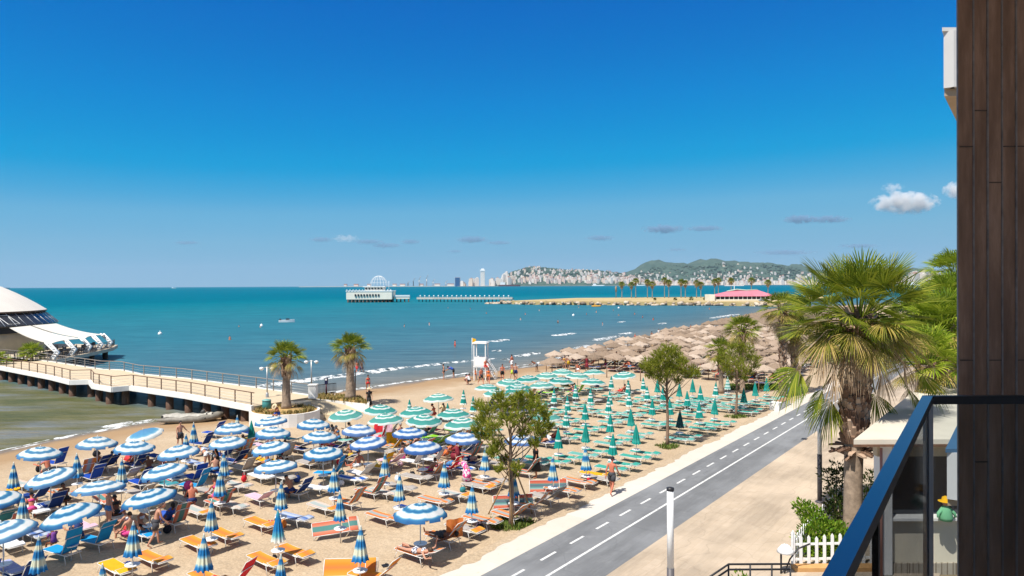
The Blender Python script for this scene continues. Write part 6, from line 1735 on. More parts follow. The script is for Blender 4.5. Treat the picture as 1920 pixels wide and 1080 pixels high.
for k in range(20):
    x = 1 + (wl_ - 2) * (k + 0.5) / 20
    b = MB(); b.tube([(x, -1.4, 2.1), (x, -1.4, 3.1)], 0.22, 5); b.blob((x, -1.4, 3.5), 0.5, 7, 5); b.obj('ball_post', m_whitep, wk)

# ------------------------------------------------------------------ jetty
near = [P(a, b_, WATER) for a, b_ in ((940, 570), (1000, 571.5), (1100, 572), (1200, 572.5), (1330, 573), (1470, 575))]
far = [P(a, b_, 1.5) for a, b_ in ((1560, 556), (1330, 556.5), (1200, 557.5), (1080, 558.5), (962, 563.5))]
b = MB(); b.prism([p.xy for p in near + far], -2.0, 1.45)
t = NT('jetty_ground'); pos = t.node('ShaderNodeNewGeometry').outputs['Position']
t.color(t.ramp(t.noise(pos, 0.06, 6, 0.7), [(0.3, (0.30, 0.24, 0.10)), (0.5, (0.44, 0.33, 0.15)), (0.7, (0.52, 0.42, 0.26))])); t.rough(0.95)
setp(b.obj('jetty_ground', t.m), kind='structure')
b = MB(); random.seed(12)
edge = near + [far[-1]]
for i in range(len(near) - 1):
    a_, c_ = near[i], near[i + 1]; L = (c_ - a_).length; n = int(L * 2.8)
    for k in range(n):
        q = a_.lerp(c_, random.random()); r_ = random.uniform(0.5, 1.25)
        b.blob((q.x, q.y + random.uniform(-1.5, 4.5), WATER + random.uniform(0.0, 1.5)), r_, 5, 4, 0, 0.28, squash=(1.3, 1, 0.75))
for k in range(40):
    q = near[0] + Vector((random.uniform(-9, 4), random.uniform(-2, 10), 0)); b.blob((q.x, q.y, WATER + 0.2), random.uniform(0.6, 1.3), 5, 4, 0, 0.28, squash=(1.3, 1, 0.7))
t = NT('jetty_rock'); g = t.node('ShaderNodeNewGeometry'); c = t.ramp(g.outputs['Random Per Island'], [(0, (0.18, 0.135, 0.10)), (0.5, (0.40, 0.315, 0.235)), (1, (0.56, 0.47, 0.37))]); t.color(c); t.rough(0.9)
setp(b.obj('jetty_rocks', t.m), kind='stuff')
random.seed(44)
for i, (px, ty) in enumerate(((1166, 527), (1184, 528), (1192, 521), (1214, 523), (1223, 527), (1246, 520), (1254, 524), (1277, 523), (1285, 525), (1306, 525), (1314, 528), (1340, 523), (1347, 521), (1371, 521), (1409, 521), (1440, 525))):
    q = P(px, 558.5, 1.45); Hh = 10.5 - (ty + 4 - 533.2) / F * q.y - 1.45
    o = fan_palm(q, 'x', Hh - 0.6, 0.28, 0.2, 3.5, 24, 8, 12, 9, seed=50 + i, lone=False, petk=0.3, leafk=0.55, d0=-45, d1=-86, skirt=0.8)
    del o['label']; reg(o, 'tall thin jetty palm', 'palm tree', 'palms on the jetty', (px, 540))
q = P(1155, 558.5, 1.45); b = MB(); b.tube([(0, 0, 0), (0, 0, 6.6)], [0.25, 0.2], 6); b.tube([(0, 0, 4.0), (0, 0, 7.4), (0, 0, 8.0)], [0.5, 0.75, 0.2], 7); o = b.obj('dead_palm', m_bark); o.location = q; setp(o, 'dead bare palm stump left of the jetty palm row', 'palm tree')
m_bush = leaf_mat('bush_leaves', (0.03, 0.05, 0.012), (0.07, 0.10, 0.02), (0.16, 0.17, 0.04), 0.2, 0.7)
def leaf_cloud(b, c, r, n, ls, sq=(1, 1, 1), shell=0.5, updir=0.2):
    for _ in range(n):
        d = Vector((random.gauss(0, 1), random.gauss(0, 1), random.gauss(0, 1))).normalized()
        rr = r * (shell + (1 - shell) * random.random())
        p = Vector(c) + Vector((d.x * rr * sq[0], d.y * rr * sq[1], d.z * rr * sq[2]))
        o_ = (d + Vector((random.uniform(-0.8, 0.8), random.uniform(-0.8, 0.8), random.uniform(-0.4, 0.9) + updir))).normalized()
        s = o_.cross(Vector((random.uniform(-1, 1), random.uniform(-1, 1), random.uniform(-1, 1)))).normalized()
        l = ls * random.uniform(0.7, 1.3)
        m_ = p + o_ * l * 0.5
        b.add([p, m_ + s * l * 0.22, p + o_ * l, m_ - s * l * 0.22], [(0, 1, 2, 3)], 0)
for i, (px, w) in enumerate(((1296, 0.9), (1322, 0.8), (1352, 1.5), (1389, 1.7), (1457, 2.2), (1467, 2.0), (1228, 0.5), (1266, 0.6))):
    q = P(px, 563, 1.45); r = empty('shrub', q, 0)
    b = MB(); leaf_cloud(b, (0, 0, w * 0.9), w, 90, 0.8, (1, 1, 1)); b.obj('foliage', m_bush, r)
    b = MB(); b.tube([(0, 0, 0), (0, 0, w)], 0.12, 5); b.obj('stem', m_bark, r)
    reg(r, 'small green shrub on the jetty', 'shrub', 'shrubs on the jetty', (px, 561))
# pink-roofed restaurant on the jetty
pk0 = P(1398, 563.5, 1.45); pk = empty('pink_restaurant', pk0, R(2), 'low jetty restaurant with a broad pink hipped roof', 'restaurant')
m_pink = M('pink_roof', (0.56, 0.17, 0.22), 0.8, 0.12, 0.3)
W_, D_ = 17.2, 13
b = MB()
ridge = [(-8, 5.0), (-2.5, 6.0), (3, 5.5), (9, 5.8)]
vs = [(-W_, 0, 2.3), (W_, 0, 2.3), (W_, D_, 2.3), (-W_, D_, 2.3)] + [(x, D_ / 2, z) for x, z in ridge]
b.add(vs, [(0, 1, 7, 6, 5, 4), (1, 2, 7), (2, 3, 4, 5, 6, 7), (3, 0, 4), (3, 2, 1, 0)]); b.obj('roof', m_pink, pk)
b = MB(); b.tube([(x, D_ / 2, z + 0.05) for x, z in ridge], 0.4, 6); b.obj('ridge_cap', M('mint_ridge', (0.40, 0.52, 0.42), 0.7, 0.2, 0.3), pk)
b = MB(); b.box((0, D_ / 2 + 0.5, 1.15), (W_ * 1.85, D_ - 1.5, 2.25)); b.obj('wall', m_dark, pk)
b = MB(); b.box((0, 0.25, 0.35), (W_ * 1.95, 0.2, 0.7)); b.obj('parapet', m_cream, pk)
for k in range(14):
    b = MB(); b.box((-W_ + 0.8 + 2.5 * k, 0.4, 1.2), (0.22, 0.22, 2.3)); b.obj('column', m_whitep, pk)
b = MB(); b.box((-W_ - 1.6, 3, 1.7), (3.0, 8, 3.4)); b.obj('side_block', m_cream, pk)
b = MB(); b.box((-3, 9, 8.2), (11, 0.3, 0.35)); b.tube([(-3, 9, 2), (-3, 9, 8.2)], 0.15, 5); b.obj('sign_frame', m_whitep, pk)
q = P(1430, 565, 1.45); r = empty('parked_car', q, R(5), 'small pale blue car parked before the pink roofed restaurant', 'car')
b = MB(); b.prism([(-2, -0.8), (2, -0.8), (2, 0.8), (-2, 0.8)], 0.35, 0.85); b.prism([(-1.2, -0.72), (1.0, -0.72), (1.0, 0.72), (-1.2, 0.72)], 0.85, 1.4); b.obj('body', M('pale_blue_paint', (0.35, 0.42, 0.5), 0.3, 0.05, 1), r)
for x in (-1.25, 1.25):
    for y in (-0.82, 0.82): b = MB(); b.tube([(x, y - 0.08, 0.32), (x, y + 0.08, 0.32)], 0.32, 10); b.obj('wheel', m_dark, r)
b = MB(); b.box((-0.1, -0.74, 1.1), (1.9, 0.04, 0.4)); b.obj('window', m_glassd, r)

# ------------------------------------------------------------------ far town and hills
DT = 6800.0
def far_pt(px, py, Y): return PY(px, py, Y)
HILLS = [ (6900.0, 900.0, [(925, 534), (938, 527), (950, 517), (965, 510), (985, 504), (1003, 502), (1030, 505), (1060, 508), (1100, 508), (1135, 511), (1165, 515), (1185, 524), (1200, 533)]),
          (7800.0, 1200.0, [(1120, 533), (1150, 520), (1175, 511), (1198, 505), (1210, 494), (1228, 491), (1260, 493), (1290, 495), (1318, 489), (1326, 487), (1345, 491), (1385, 491), (1425, 492), (1450, 497), (1475, 506), (1500, 512), (1600, 514), (1700, 510), (1760, 508), (1850, 512), (2000, 533)]),
          (9000.0, 600.0, [(1440, 533), (1468, 502), (1485, 497), (1498, 497), (1515, 504), (1560, 510), (1640, 507), (1720, 503), (1800, 510), (1900, 533)])]
PROF = []
t = NT('hill_scrub'); pos = t.node('ShaderNodeNewGeometry').outputs['Position']
c = t.ramp(t.noise(pos, 0.012, 6, 0.7), [(0.35, (0.022, 0.055, 0.045)), (0.55, (0.042, 0.082, 0.062)), (0.7, (0.085, 0.118, 0.085)), (0.85, (0.22, 0.20, 0.16))]); t.color(c); t.rough(0.95); m_hill = t.m
for hi, (Yh, dep, pr) in enumerate(HILLS):
    xs_ = np.array([far_pt(a, c_, Yh).x for a, c_ in pr]); zs_ = np.array([max(0.0, far_pt(a, c_, Yh).z) for a, c_ in pr])
    PROF.append((Yh, dep, xs_, zs_))
    nX = 90; X_ = np.linspace(xs_[0], xs_[-1], nX); Zr = np.interp(X_, xs_, zs_)
    Zr = Zr * (1 + rng.normal(0, 0.02, nX))
    rowsN = 12; vs, fs = [], []
    for j in range(rowsN * 2 + 1):
        q = (j - rowsN) / rowsN
        for i in range(nX):
            k = max(0.0, math.cos(q * math.pi / 2)) ** 0.9
            vs.append((X_[i], Yh + q * dep, Zr[i] * k * (1 + (0.12 * math.sin(i * 0.7 + j) * math.sin(i * 0.23 + j * 0.8) if abs(q) > 0.05 else 0)) - 1.5))
    for j in range(rowsN * 2):
        for i in range(nX - 1): fs.append((j * nX + i, j * nX + i + 1, (j + 1) * nX + i + 1, (j + 1) * nX + i))
    b = MB(); b.add(vs, fs, 0, True); setp(b.obj('hill', m_hill), kind='structure')
def hill_z(x, y):
    z = 0.0
    for Yh, dep, X_, Z_ in PROF:
        q = (y - Yh) / dep
        if abs(q) < 1 and X_[0] < x < X_[-1]: z = max(z, float(np.interp(x, X_, Z_)) * math.cos(q * math.pi / 2) ** 0.9)
    return z
a_, b_ = far_pt(560, 531, 6000), far_pt(2100, 531, 6000)
b = MB(); b.prism([(far_pt(858, 531, 6000).x, 6000), (b_.x, 6000), (b_.x * 1.5, 9800), (far_pt(858, 531, 6000).x, 9800)], -2.0, 3.0); setp(b.obj('town_ground', M('town_ground', (0.34, 0.30, 0.26), 0.9, 0.2, 0.002)), kind='structure')
b = MB(); b.prism([(far_pt(560, 531, 6500).x, 6500), (far_pt(858, 531, 6500).x, 6500), (far_pt(858, 531, 6500).x, 6700), (far_pt(560, 531, 6500).x, 6560)], -2.0, 5.0); setp(b.obj('harbour_mole', M('mole_stone', (0.50, 0.47, 0.42), 0.9, 0.1, 0.01)), kind='structure')
def facade_mat(name, wall, win):
    t = NT(name); pos = t.node('ShaderNodeTexCoord').outputs['Object']
    sp = t.node('ShaderNodeSeparateXYZ'); t.link(pos, sp.inputs[0])
    cb = t.node('ShaderNodeCombineXYZ'); t.link(t.math('ADD', sp.outputs[0], sp.outputs[1]), cb.inputs[0]); t.link(sp.outputs[2], cb.inputs[1])
    br = t.node('ShaderNodeTexBrick'); br.offset = 0.0; br.inputs['Color1'].default_value = (*win, 1); br.inputs['Color2'].default_value = (*cl(win, 1.6), 1); br.inputs['Mortar'].default_value = (*wall, 1)
    br.inputs['Scale'].default_value = 1; br.inputs['Brick Width'].default_value = 7.0; br.inputs['Row Height'].default_value = 6.5; br.inputs['Mortar Size'].default_value = 1.9
    t.link(cb.outputs[0], br.inputs[0]); oi = t.node('ShaderNodeObjectInfo')
    t.color(t.mix(t.math('MULTIPLY', oi.outputs['Random'], 0.25), br.outputs[0], (0.62, 0.52, 0.44))); t.rough(0.8); return t.m
FM = [facade_mat('town_facade_white', (0.72, 0.68, 0.62), (0.34, 0.33, 0.34)), facade_mat('town_facade_cream', (0.68, 0.56, 0.44), (0.36, 0.31, 0.28)), facade_mat('town_facade_pink', (0.66, 0.50, 0.44), (0.36, 0.30, 0.29)), facade_mat('town_facade_grey', (0.52, 0.50, 0.50), (0.28, 0.28, 0.31))]
m_tile = M('town_roof_tile', (0.42, 0.17, 0.11), 0.9, 0.2, 0.05)
def block(px, Y, w, d, h, mi, z=None):
    x = far_pt(px, 531, Y).x
    z0 = hill_z(x, Y) if z is None else z
    b = MB(); b.box((0, 0, h / 2 - 8), (w, d, h + 16)); b.box((w * random.uniform(-0.2, 0.2), 0, h + 3), (w * 0.4, d * 0.4, 6), 1)
    if random.random() < 0.5: b.box((w * 0.5 + w * 0.2, 0, h * 0.35 - 8), (w * 0.4, d * 0.9, h * 0.7 + 16))
    o = b.obj('town_building', [FM[mi], m_tile if random.random() < 0.25 else FM[0]]); o.location = (x, Y, z0); o.rotation_euler = (0, 0, random.uniform(-0.5, 0.5))
    return o, x
random.seed(77)
BL = []
for k in range(112):      # waterfront row
    px = random.uniform(955, 1500); BL.append((px, random.uniform(6060, 6200), random.uniform(14, 30), 24, random.uniform(18, 50) * (1.0 if px > 1090 else 0.85), random.choice([0, 0, 1, 2])))
for k in range(92):       # town on the lower slopes
    px = random.uniform(948, 1500); BL.append((px, random.uniform(6250, 6550), random.uniform(13, 26), 22, random.uniform(14, 38), random.choice([0, 0, 1, 2, 3])))
for k in range(56):       # up the hill
    px = random.choice([random.uniform(960, 1160), random.uniform(975, 1100), random.uniform(1180, 1480)]); BL.append((px, random.uniform(6500, 6850) if px < 1165 else random.uniform(6750, 7350), random.uniform(11, 22), 20, random.uniform(9, 22), random.choice([0, 1, 2, 3])))
for i, (px, Y, w, d, h, mi) in enumerate(BL):
    o, x = block(px, Y, w, d, h, mi)
    o['category'] = 'building'; o['group'] = 'buildings of the far town'; o['label'] = 'pale block building of the far town spread below the green hills'
mass = MB()
for k in range(3000):
    px = random.uniform(950, 1700) if k % 3 else random.uniform(1165, 1520)
    Y = random.uniform(6070, 6350) if k % 2 else random.uniform(6250, 7350)
    x = far_pt(px, 531, Y).x; z0 = hill_z(x, Y); lim = 150 if px < 1165 else 125
    if z0 > lim * random.random() ** 0.7 + 15 or (px < 1000 and z0 > 70): continue
    w, h = random.uniform(8, 22), random.uniform(8, 24)
    if Y < 6200: h *= 1.7
    mass.box((x, Y, z0 + h / 2 - 4), (w, 16, h + 8), random.choice([0, 0, 0, 1, 2, 3]), rz=random.uniform(-0.5, 0.5))
    if random.random() < 0.4: mass.box((x, Y, z0 + h + 1.2), (w * 1.1, 17, 2.4), 4)
setp(mass.obj('town_houses', [FM[0], FM[1], FM[2], FM[3], m_tile]), 'mass of small pale houses filling the far town and lower hillsides', 'houses', kind='stuff')
trees = MB()
for k in range(1700):
    px = random.uniform(945, 1500); Y = random.uniform(6250, 7300); x = far_pt(px, 531, Y).x; z0 = hill_z(x, Y)
    if z0 < 30 or random.random() > z0 / 110: continue
    trees.blob((x, Y, z0 + 4), random.uniform(7, 15), 6, 4, 0, 0.25, squash=(1.3, 1, 0.8))
setp(trees.obj('hillside_trees', m_hill), kind='stuff')
for k in range(22):
    px = random.uniform(866, 962); o, x = block(px, random.uniform(6050, 6300), random.uniform(20, 36), 30, random.uniform(40, 78) * (0.6 if px < 882 else 1), random.choice([0, 0, 1]))
    o['category'] = 'building'; o['group'] = 'tower blocks by the harbour'; o['label'] = 'white tower block clustered at the left end of the far town'
for k in range(16):
    px = random.uniform(1688, 1760); o, x = block(px, random.uniform(4300, 4700), random.uniform(24, 46), 30, random.uniform(50, 92), random.choice([0, 1, 2, 2]), 2.0)
    o['category'] = 'building'; o['group'] = 'flats behind the palms'; o['label'] = 'pinkish apartment block seen between the palms at the right'
x = far_pt(858, 531, 6060).x; b = MB(); b.box((0, 0, 40), (46, 40, 84)); b.box((0, -20.5, 40), (42, 1.5, 78), 1); o = b.obj('office_tower', [FM[3], M('blue_curtain_glass', (0.012, 0.085, 0.22), 0.3, 0.1, 0.02)]); o.location = (x, 6060, 0); setp(o, 'dark blue glass office block at the left end of the far town', 'building')
x = far_pt(905, 531, 6040).x; b = MB(); b.box((0, 0, 68), (38, 38, 136)); b.box((0, 0, 140), (44, 44, 16), 1); b.box((0, 0, 152), (26, 26, 10), 1); o = b.obj('tower_block', [FM[0], m_whitep]); o.location = (x, 6040, 0); setp(o, 'tallest white tower of the far town with a bright top', 'building')
for px, h in ((765, 9), (775, 14), (786, 17), (800, 20), (812, 12), (836, 10)):
    x = far_pt(px, 531, 6520).x; s = 5.1
    r = empty('port_crane', (x, 6520, 0)); b = MB()
    b.tube([(0, 0, 0), (0, 0, h * s * 0.7)], 4.0, 4); b.obj('mast', m_dark if px % 2 else m_steel, r)
    b = MB(); b.tube([(-6, 0, h * s * 0.62), (10, 0, h * s * 1.05), (18, 0, h * s * 1.1)], 2.4, 4); b.obj('jib', m_steel, r)
    reg(r, 'thin harbour crane on the far mole', 'crane', 'harbour cranes', (px, 522))
for px, w in ((648, 5), (668, 8), (740, 7), (755, 9), (790, 8), (820, 10), (845, 12), (692, 6)):
    x = far_pt(px, 531, 6540).x; b = MB(); b.prism([(-w * 2.6, -15), (w * 2.6, -15), (w * 2.6, 15), (-w * 2.6, 15)], -3, 16); b.prism([(-w * 2.6, -16), (w * 2.6, -16), (w * 2.6, 16), (-w * 2.6, 16)], 16, 22, 1)
    o = b.obj('harbour_shed', [FM[random.choice([0, 2, 3])], m_tile]); o.location = (x, 6540, 5); reg(o, 'low harbour shed on the far mole', 'shed', 'harbour sheds', (px, 530))
def ship(px, py, L, hullc, label, Y):
    x = far_pt(px, py, Y).x; r = empty('ship', (x, Y, WATER), 0, label, 'ship')
    b = MB(); b.prism([(-L / 2, -L * 0.06), (L * 0.42, -L * 0.06), (L / 2, 0), (L * 0.42, L * 0.06), (-L / 2, L * 0.06)], -1, L * 0.07); b.obj('hull', hullc, r)
    b = MB(); b.box((-L * 0.3, 0, L * 0.12), (L * 0.22, L * 0.09, L * 0.12)); b.tube([(-L * 0.3, 0, L * 0.15), (-L * 0.3, 0, L * 0.25)], L * 0.008, 4); b.obj('superstructure', m_whitep, r)
    return r
ship(955, 530, 190, M('dark_red_hull', (0.10, 0.025, 0.03), 0.6, 0.1, 0.01), 'dark red cargo ship lying before the far town hill', 5900)
ship(1122, 531, 110, m_whitep, 'white ferry lying at the far town quay', 5900)
ship(1200, 531, 90, m_whitep, 'second white ferry further right along the far quay', 5920)
ship(9, 538.5, 90, M('navy_hull', (0.015, 0.03, 0.07), 0.6, 0.1, 0.01), 'tiny dark ship on the horizon at the left edge', 6000)
ship(326, 537.5, 30, m_whitep, 'tiny white boat on the horizon left of centre', 4500)
ship(1718, 532, 90, m_whitep, 'white ship showing between the palms at the right', 3600)

# ------------------------------------------------------------------ clouds, far beyond the haze
def cloud_mat(name, col, dens, thr, asp):
    t = NT(name); t.n.remove(t.b)
    co = t.coord(); ln = t.node('ShaderNodeVectorMath'); ln.operation = 'DOT_PRODUCT'; t.link(co, ln.inputs[0]); t.link(co, ln.inputs[1])
    oi = t.node('ShaderNodeObjectInfo'); sc = t.node('ShaderNodeVectorMath'); sc.operation = 'SCALE'; sc.inputs[3].default_value = 0.0017; t.link(oi.outputs['Location'], sc.inputs[0])
    mp = t.node('ShaderNodeMapping'); mp.inputs['Scale'].default_value = (asp, 1.0, 1.0); t.link(co, mp.inputs[0])
    ad = t.node('ShaderNodeVectorMath'); ad.operation = 'ADD'; t.link(mp.outputs[0], ad.inputs[0]); t.link(sc.outputs[0], ad.inputs[1])
    n = t.noise(ad.outputs[0], 1.7, 6, 0.62)
    f = t.math('SUBTRACT', t.math('ADD', t.math('MULTIPLY', t.math('SUBTRACT', 1.0, ln.outputs['Value']), 0.75), t.math('MULTIPLY', t.math('SUBTRACT', n, 0.5), 3.2)), thr)
    d = t.math('MULTIPLY', t.math('MINIMUM', t.math('MAXIMUM', f, 0.0), 0.6), dens)
    v = t.node('ShaderNodeVolumePrincipled'); v.inputs['Color'].default_value = (*col, 1); v.inputs['Anisotropy'].default_value = 0.0
    t.link(d, v.inputs['Density'])
    t.link(v.outputs[0], t.out.inputs['Volume']); return t.m
m_cw = cloud_mat('white_cloud', (1.0, 1.0, 1.0), 0.013, 0.18, 2.6); m_cg = cloud_mat('grey_cloud', (0.38, 0.54, 0.72), 0.016, 0.10, 4.0); m_cp = cloud_mat('pale_cloud', (1, 1, 1), 0.006, 0.20, 2.6)
CY = 15000.0
def cloud(px, py, w, h, mat, label, n=7, seed=0):
    c = far_pt(px, py, CY); s = CY / F
    b = MB(); b.blob((0, 0, 0), 1.0, 20, 12)
    o = b.obj('cloud', mat); o.location = c; o.scale = (w * s * 0.62, h * s * 0.9, h * s * 0.68); return setp(o, label, 'cloud')
cloud(1696, 380, 112, 34, m_cw, 'bright white puffy cloud left of the dark wall', 8)
cloud(1674, 352, 36, 15, m_cp, 'faint small cloud just above the bright white one', 4)
cloud(1795, 356, 44, 26, m_cw, 'white cloud half hidden by the dark wall', 4)
cloud(648, 447, 50, 12, m_cp, 'small white cloud in a row of grey wisps', 5)
for px, py, w, h, lab in ((602, 449, 42, 8, 'thin grey wisp left of the small white cloud'), (690, 453, 56, 8, 'grey wisp right of the small white cloud'), (725, 460, 52, 8, 'lower grey wisp right of the small white cloud'), (770, 453, 34, 8, 'rightmost grey wisp of the left row'), (350, 455, 48, 6, 'lone grey wisp over the left horizon'),
                          (885, 449, 56, 11, 'larger grey wisp above the blue office block'), (935, 455, 44, 7, 'grey wisp right of the larger wisp'), (853, 471, 26, 5, 'tiny grey wisp above the harbour'), (1125, 446, 50, 9, 'grey wisp above the first green hill'), (1245, 429, 72, 14, 'grey cloud above the second green hill'), (1322, 428, 64, 10, 'faint grey wisp right of the hill cloud'),
                          (1270, 468, 36, 5, 'flat grey wisp low above the hill'), (1470, 473, 110, 8, 'long flat grey wisp left of the big palm'), (1500, 411, 60, 14, 'faint pale cloud high above the big palm'), (1555, 411, 70, 12, 'faint grey wisp above the big palm'), (1610, 461, 70, 7, 'grey wisp above the palm crown')):
    cloud(px, py, w, h, m_cg, lab, 7)
# ================================================================== FOREGROUND: pines, palms, lamps, house, balcony
random.seed(5)
m_needle = leaf_mat('pine_needles', (0.09, 0.13, 0.014), (0.21, 0.25, 0.025), (0.42, 0.38, 0.06), 0.35, 0.6)
m_pbark = M('pine_bark', (0.21, 0.14, 0.095), 0.9, 0.3, 6, 0.5, 18)
def pine(base_px, clumps, label, depth, dens, seed, trunk_top, stakes=()):
    random.seed(seed)
    base = G(*base_px); Y = base.y
    root = empty('pine_tree', base, 0, label, 'tree', 'young pine trees along the promenade')
    pts = []
    for px, py, r in clumps:
        p = PY(px, py, Y + random.uniform(-depth, depth)); 
        p = PY(px, py, p.y)
        pts.append((p - base, r))
    tt = PY(trunk_top[0], trunk_top[1], Y) - base
    b = MB(); tp_ = [Vector((0, 0, -0.1)), Vector((0.02, 0, 0.5)), tt * 0.35 + Vector((0.05, 0.03, 0)), tt * 0.7, tt]
    b.tube(tp_, [0.13, 0.105, 0.09, 0.075, 0.05], 9); b.obj('trunk', m_pbark, root)
    b = MB()
    for p, r in pts:
        h0 = max(0.45, min(0.98, (p.z - 0.9) / max(tt.z, 0.1) * 0.85))
        s = tt * h0
        mid = s.lerp(p, 0.55) - Vector((0, 0, 0.12))
        b.tube([s, mid, p], [0.03, 0.018, 0.008], 5)
    b.obj('branches', m_pbark, root)
    b = MB()
    for p, r in pts:
        for k in range(int(dens * r * 19)):
            d = Vector((random.gauss(0, 1), random.gauss(0, 1), random.gauss(0, 0.8)))
            c = p + d.normalized() * r * random.random() ** 0.5
            ax = (Vector((d.x, d.y, abs(d.z) * 0.5 + 0.9)).normalized() + Vector((random.uniform(-0.5, 0.5), random.uniform(-0.5, 0.5), 0))).normalized()
            for q in range(11):
                o = (ax + Vector((random.uniform(-0.7, 0.7), random.uniform(-0.7, 0.7), random.uniform(-0.3, 0.5)))).normalized()
                l = random.uniform(0.13, 0.26); s = o.cross(Vector((random.uniform(-1, 1), random.uniform(-1, 1), random.uniform(-1, 1)))).normalized() * 0.014
                st_ = c + ax * random.uniform(-0.12, 0.12)
                b.add([st_ - s, st_ + s, st_ + o * l], [(0, 1, 2)], 0)
    b.obj('crown', m_needle, root)
    for a, c in stakes:
        p0 = G(*a) - base; p1 = PY(c[0], c[1], (p0 + base).y * 0.5 + Y * 0.5) - base
        b = MB(); b.tube([p0 - Vector((0, 0, 0.15)), p1], 0.035, 6); b.obj('stake', M('stake_wood', (0.40, 0.26, 0.13), 0.9, 0.2, 5), root)
    return root, base
C1 = [(1005, 765, .42), (975, 758, .45), (945, 757, .42), (915, 770, .40), (903, 790, .38), (925, 800, .42), (955, 785, .45), (985, 790, .42), (1008, 800, .40), (1024, 780, .28), (897, 760, .22), (935, 745, .25), (1000, 745, .28), (932, 835, .35), (945, 862, .22), (970, 878, .22), (908, 818, .36), (1015, 815, .26), (1000, 830, .28), (962, 892, .18), (1030, 800, .2), (925, 850, .25), (982, 812, .3), (893, 805, .2), (975, 742, .2), (936, 880, .16)]
pine((958, 987), C1, 'nearest young pine tied to three wooden stakes beside the promenade', 0.8, 9.5, 3, (957, 800), [((914, 962), (950, 892)), ((961, 992), (952, 860)), ((1000, 962), (966, 880))])
C2 = [(1253, 657, .5), (1243, 664, .55), (1267, 664, .5), (1235, 672, .55), (1226, 682, .5), (1213, 682, .45), (1222, 692, .5), (1250, 675, .6), (1274, 675, .5), (1260, 684, .6), (1242, 688, .55), (1267, 694, .5), (1253, 700, .5), (1279, 680, .45), (1300, 694, .35), (1304, 702, .3), (1231, 698, .5), (1290, 705, .3), (1218, 703, .35), (1206, 690, .25), (1238, 710, .35), (1270, 712, .35), (1284, 696, .3), (1262, 655, .3)]
pine((1251, 836), C2, 'middle young pine with round crown standing between teal loungers', 1.1, 7.5, 4, (1250, 690))
C3 = [(1371, 668, .5), (1388, 657, .55), (1355, 672, .5), (1363, 682, .5), (1380, 680, .6), (1397, 675, .55), (1410, 668, .5), (1414, 685, .45), (1393, 692, .55), (1377, 697, .5), (1363, 692, .45), (1405, 697, .4), (1388, 648, .4), (1403, 653, .4), (1346, 676, .35), (1388, 706, .35), (1420, 675, .35), (1372, 650, .35), (1350, 660, .35), (1398, 710, .25), (1370, 710, .25)]
pine((1380, 781), C3, 'farthest young pine of the promenade near the white bench', 1.2, 7, 6, (1382, 690))
gp = []
for cx, cy, n, rx, ry in ((958, 984, 70, 42, 10), (1250, 838, 26, 20, 4), (1381, 782, 26, 20, 3)):
    for k in range(n):
        a = random.random() * 6.283; r = math.sqrt(random.random()); q = G(cx + rx * r * math.cos(a), cy + ry * r * math.sin(a)); gp.append((q.x, q.y, q.z))
tufts('weeds', gp, m_grass, 0.22, 16, 0.022, 0.25)
gp = []
for k in range(500):
    q = G(random.uniform(1368, 1492), random.uniform(722, 731)); gp.append((q.x, q.y, q.z))
tufts('grass_strip', gp, m_grass, 0.25, 10, 0.05, 0.6)

# palms behind and the big palm
fan_palm(G(1352, 737), 'short palm with yellow green fronds left of the farthest pine', 4.0, 0.24, 0.2, 1.9, 26, 8, 4, 16, seed=61, boots=40, boot_from=0.5, boot_r=(0.3, 0.42), green=m_frond, group='palms behind the teal loungers')
fan_palm(G(1392, 737), 'palm rising right behind the farthest pine crown', 6.0, 0.24, 0.2, 2.2, 28, 10, 8, 16, seed=62, boots=40, boot_from=0.6, boot_r=(0.28, 0.4), group='palms behind the teal loungers')
fan_palm(G(1468, 748), 'slender palm with hanging dead skirt left of the big palm', 8.2, 0.27, 0.22, 2.4, 24, 18, 34, 16, seed=63, boots=110, boot_from=0.1, boot_r=(0.34, 0.4), d0=-45, d1=-85, group='palms behind the teal loungers')
fan_palm(G(1490, 740), 'second slender palm half hidden by the big palm', 6.2, 0.27, 0.22, 2.3, 20, 18, 40, 16, seed=64, boots=90, boot_from=0.1, boot_r=(0.34, 0.4), d0=-40, d1=-80, group='palms behind the teal loungers')
def at_y(px, py, Y): return PY(px, py, Y)
for px, py, Y, cr, lab, sd in ((1772, 600, 37, 3.0, 'bright green palm overlapping the right side of the big palm', 71), (1792, 505, 46, 2.6, 'bright palm crown beside the dark cladding wall', 72), (1738, 665, 34, 2.6, 'low bright green palm above the flat house roof', 73), (1725, 590, 43, 2.8, 'pale green palm directly behind the big palm', 74), (1800, 660, 40, 2.6, 'green palm behind the flat roof next to dark wall', 75), (1775, 555, 44, 2.8, 'green palm crown halfway up between big palm and dark wall', 76), (1755, 625, 38, 2.6, 'yellow green palm tucked behind the big palm trunk side', 77)):
    c = at_y(px, py, Y)
    fan_palm(Vector((c.x, c.y, PZ)), lab, c.z - PZ - 0.5, 0.3, 0.26, cr, 34, 10, 4, 22, seed=sd, green=m_bright if sd != 75 else m_frond, boots=40, boot_from=0.7, boot_r=(0.3, 0.4), group='bright palms right of the big palm')
bpY = 27.3
bc = PY(1608, 600, bpY)
big = fan_palm(Vector((bc.x - 0.22, bpY, PZ)), 'big thick trunked fan palm with green crown and dead fronds in front of the house', bc.z - PZ, 0.33, 0.36, 3.75, 50, 17, 32, 34, boots=330, boot_from=0.44, boot_r=(0.50, 0.64), seed=11, lean=(0.25, 0), d0=2, d1=-56, petk=0.50, leafk=0.38, low=-2, drp=0.10, skirt=0.55, bootn=34)
b = MB(); random.seed(8)
ctr = PY(1603, 842, bpY) - big.location
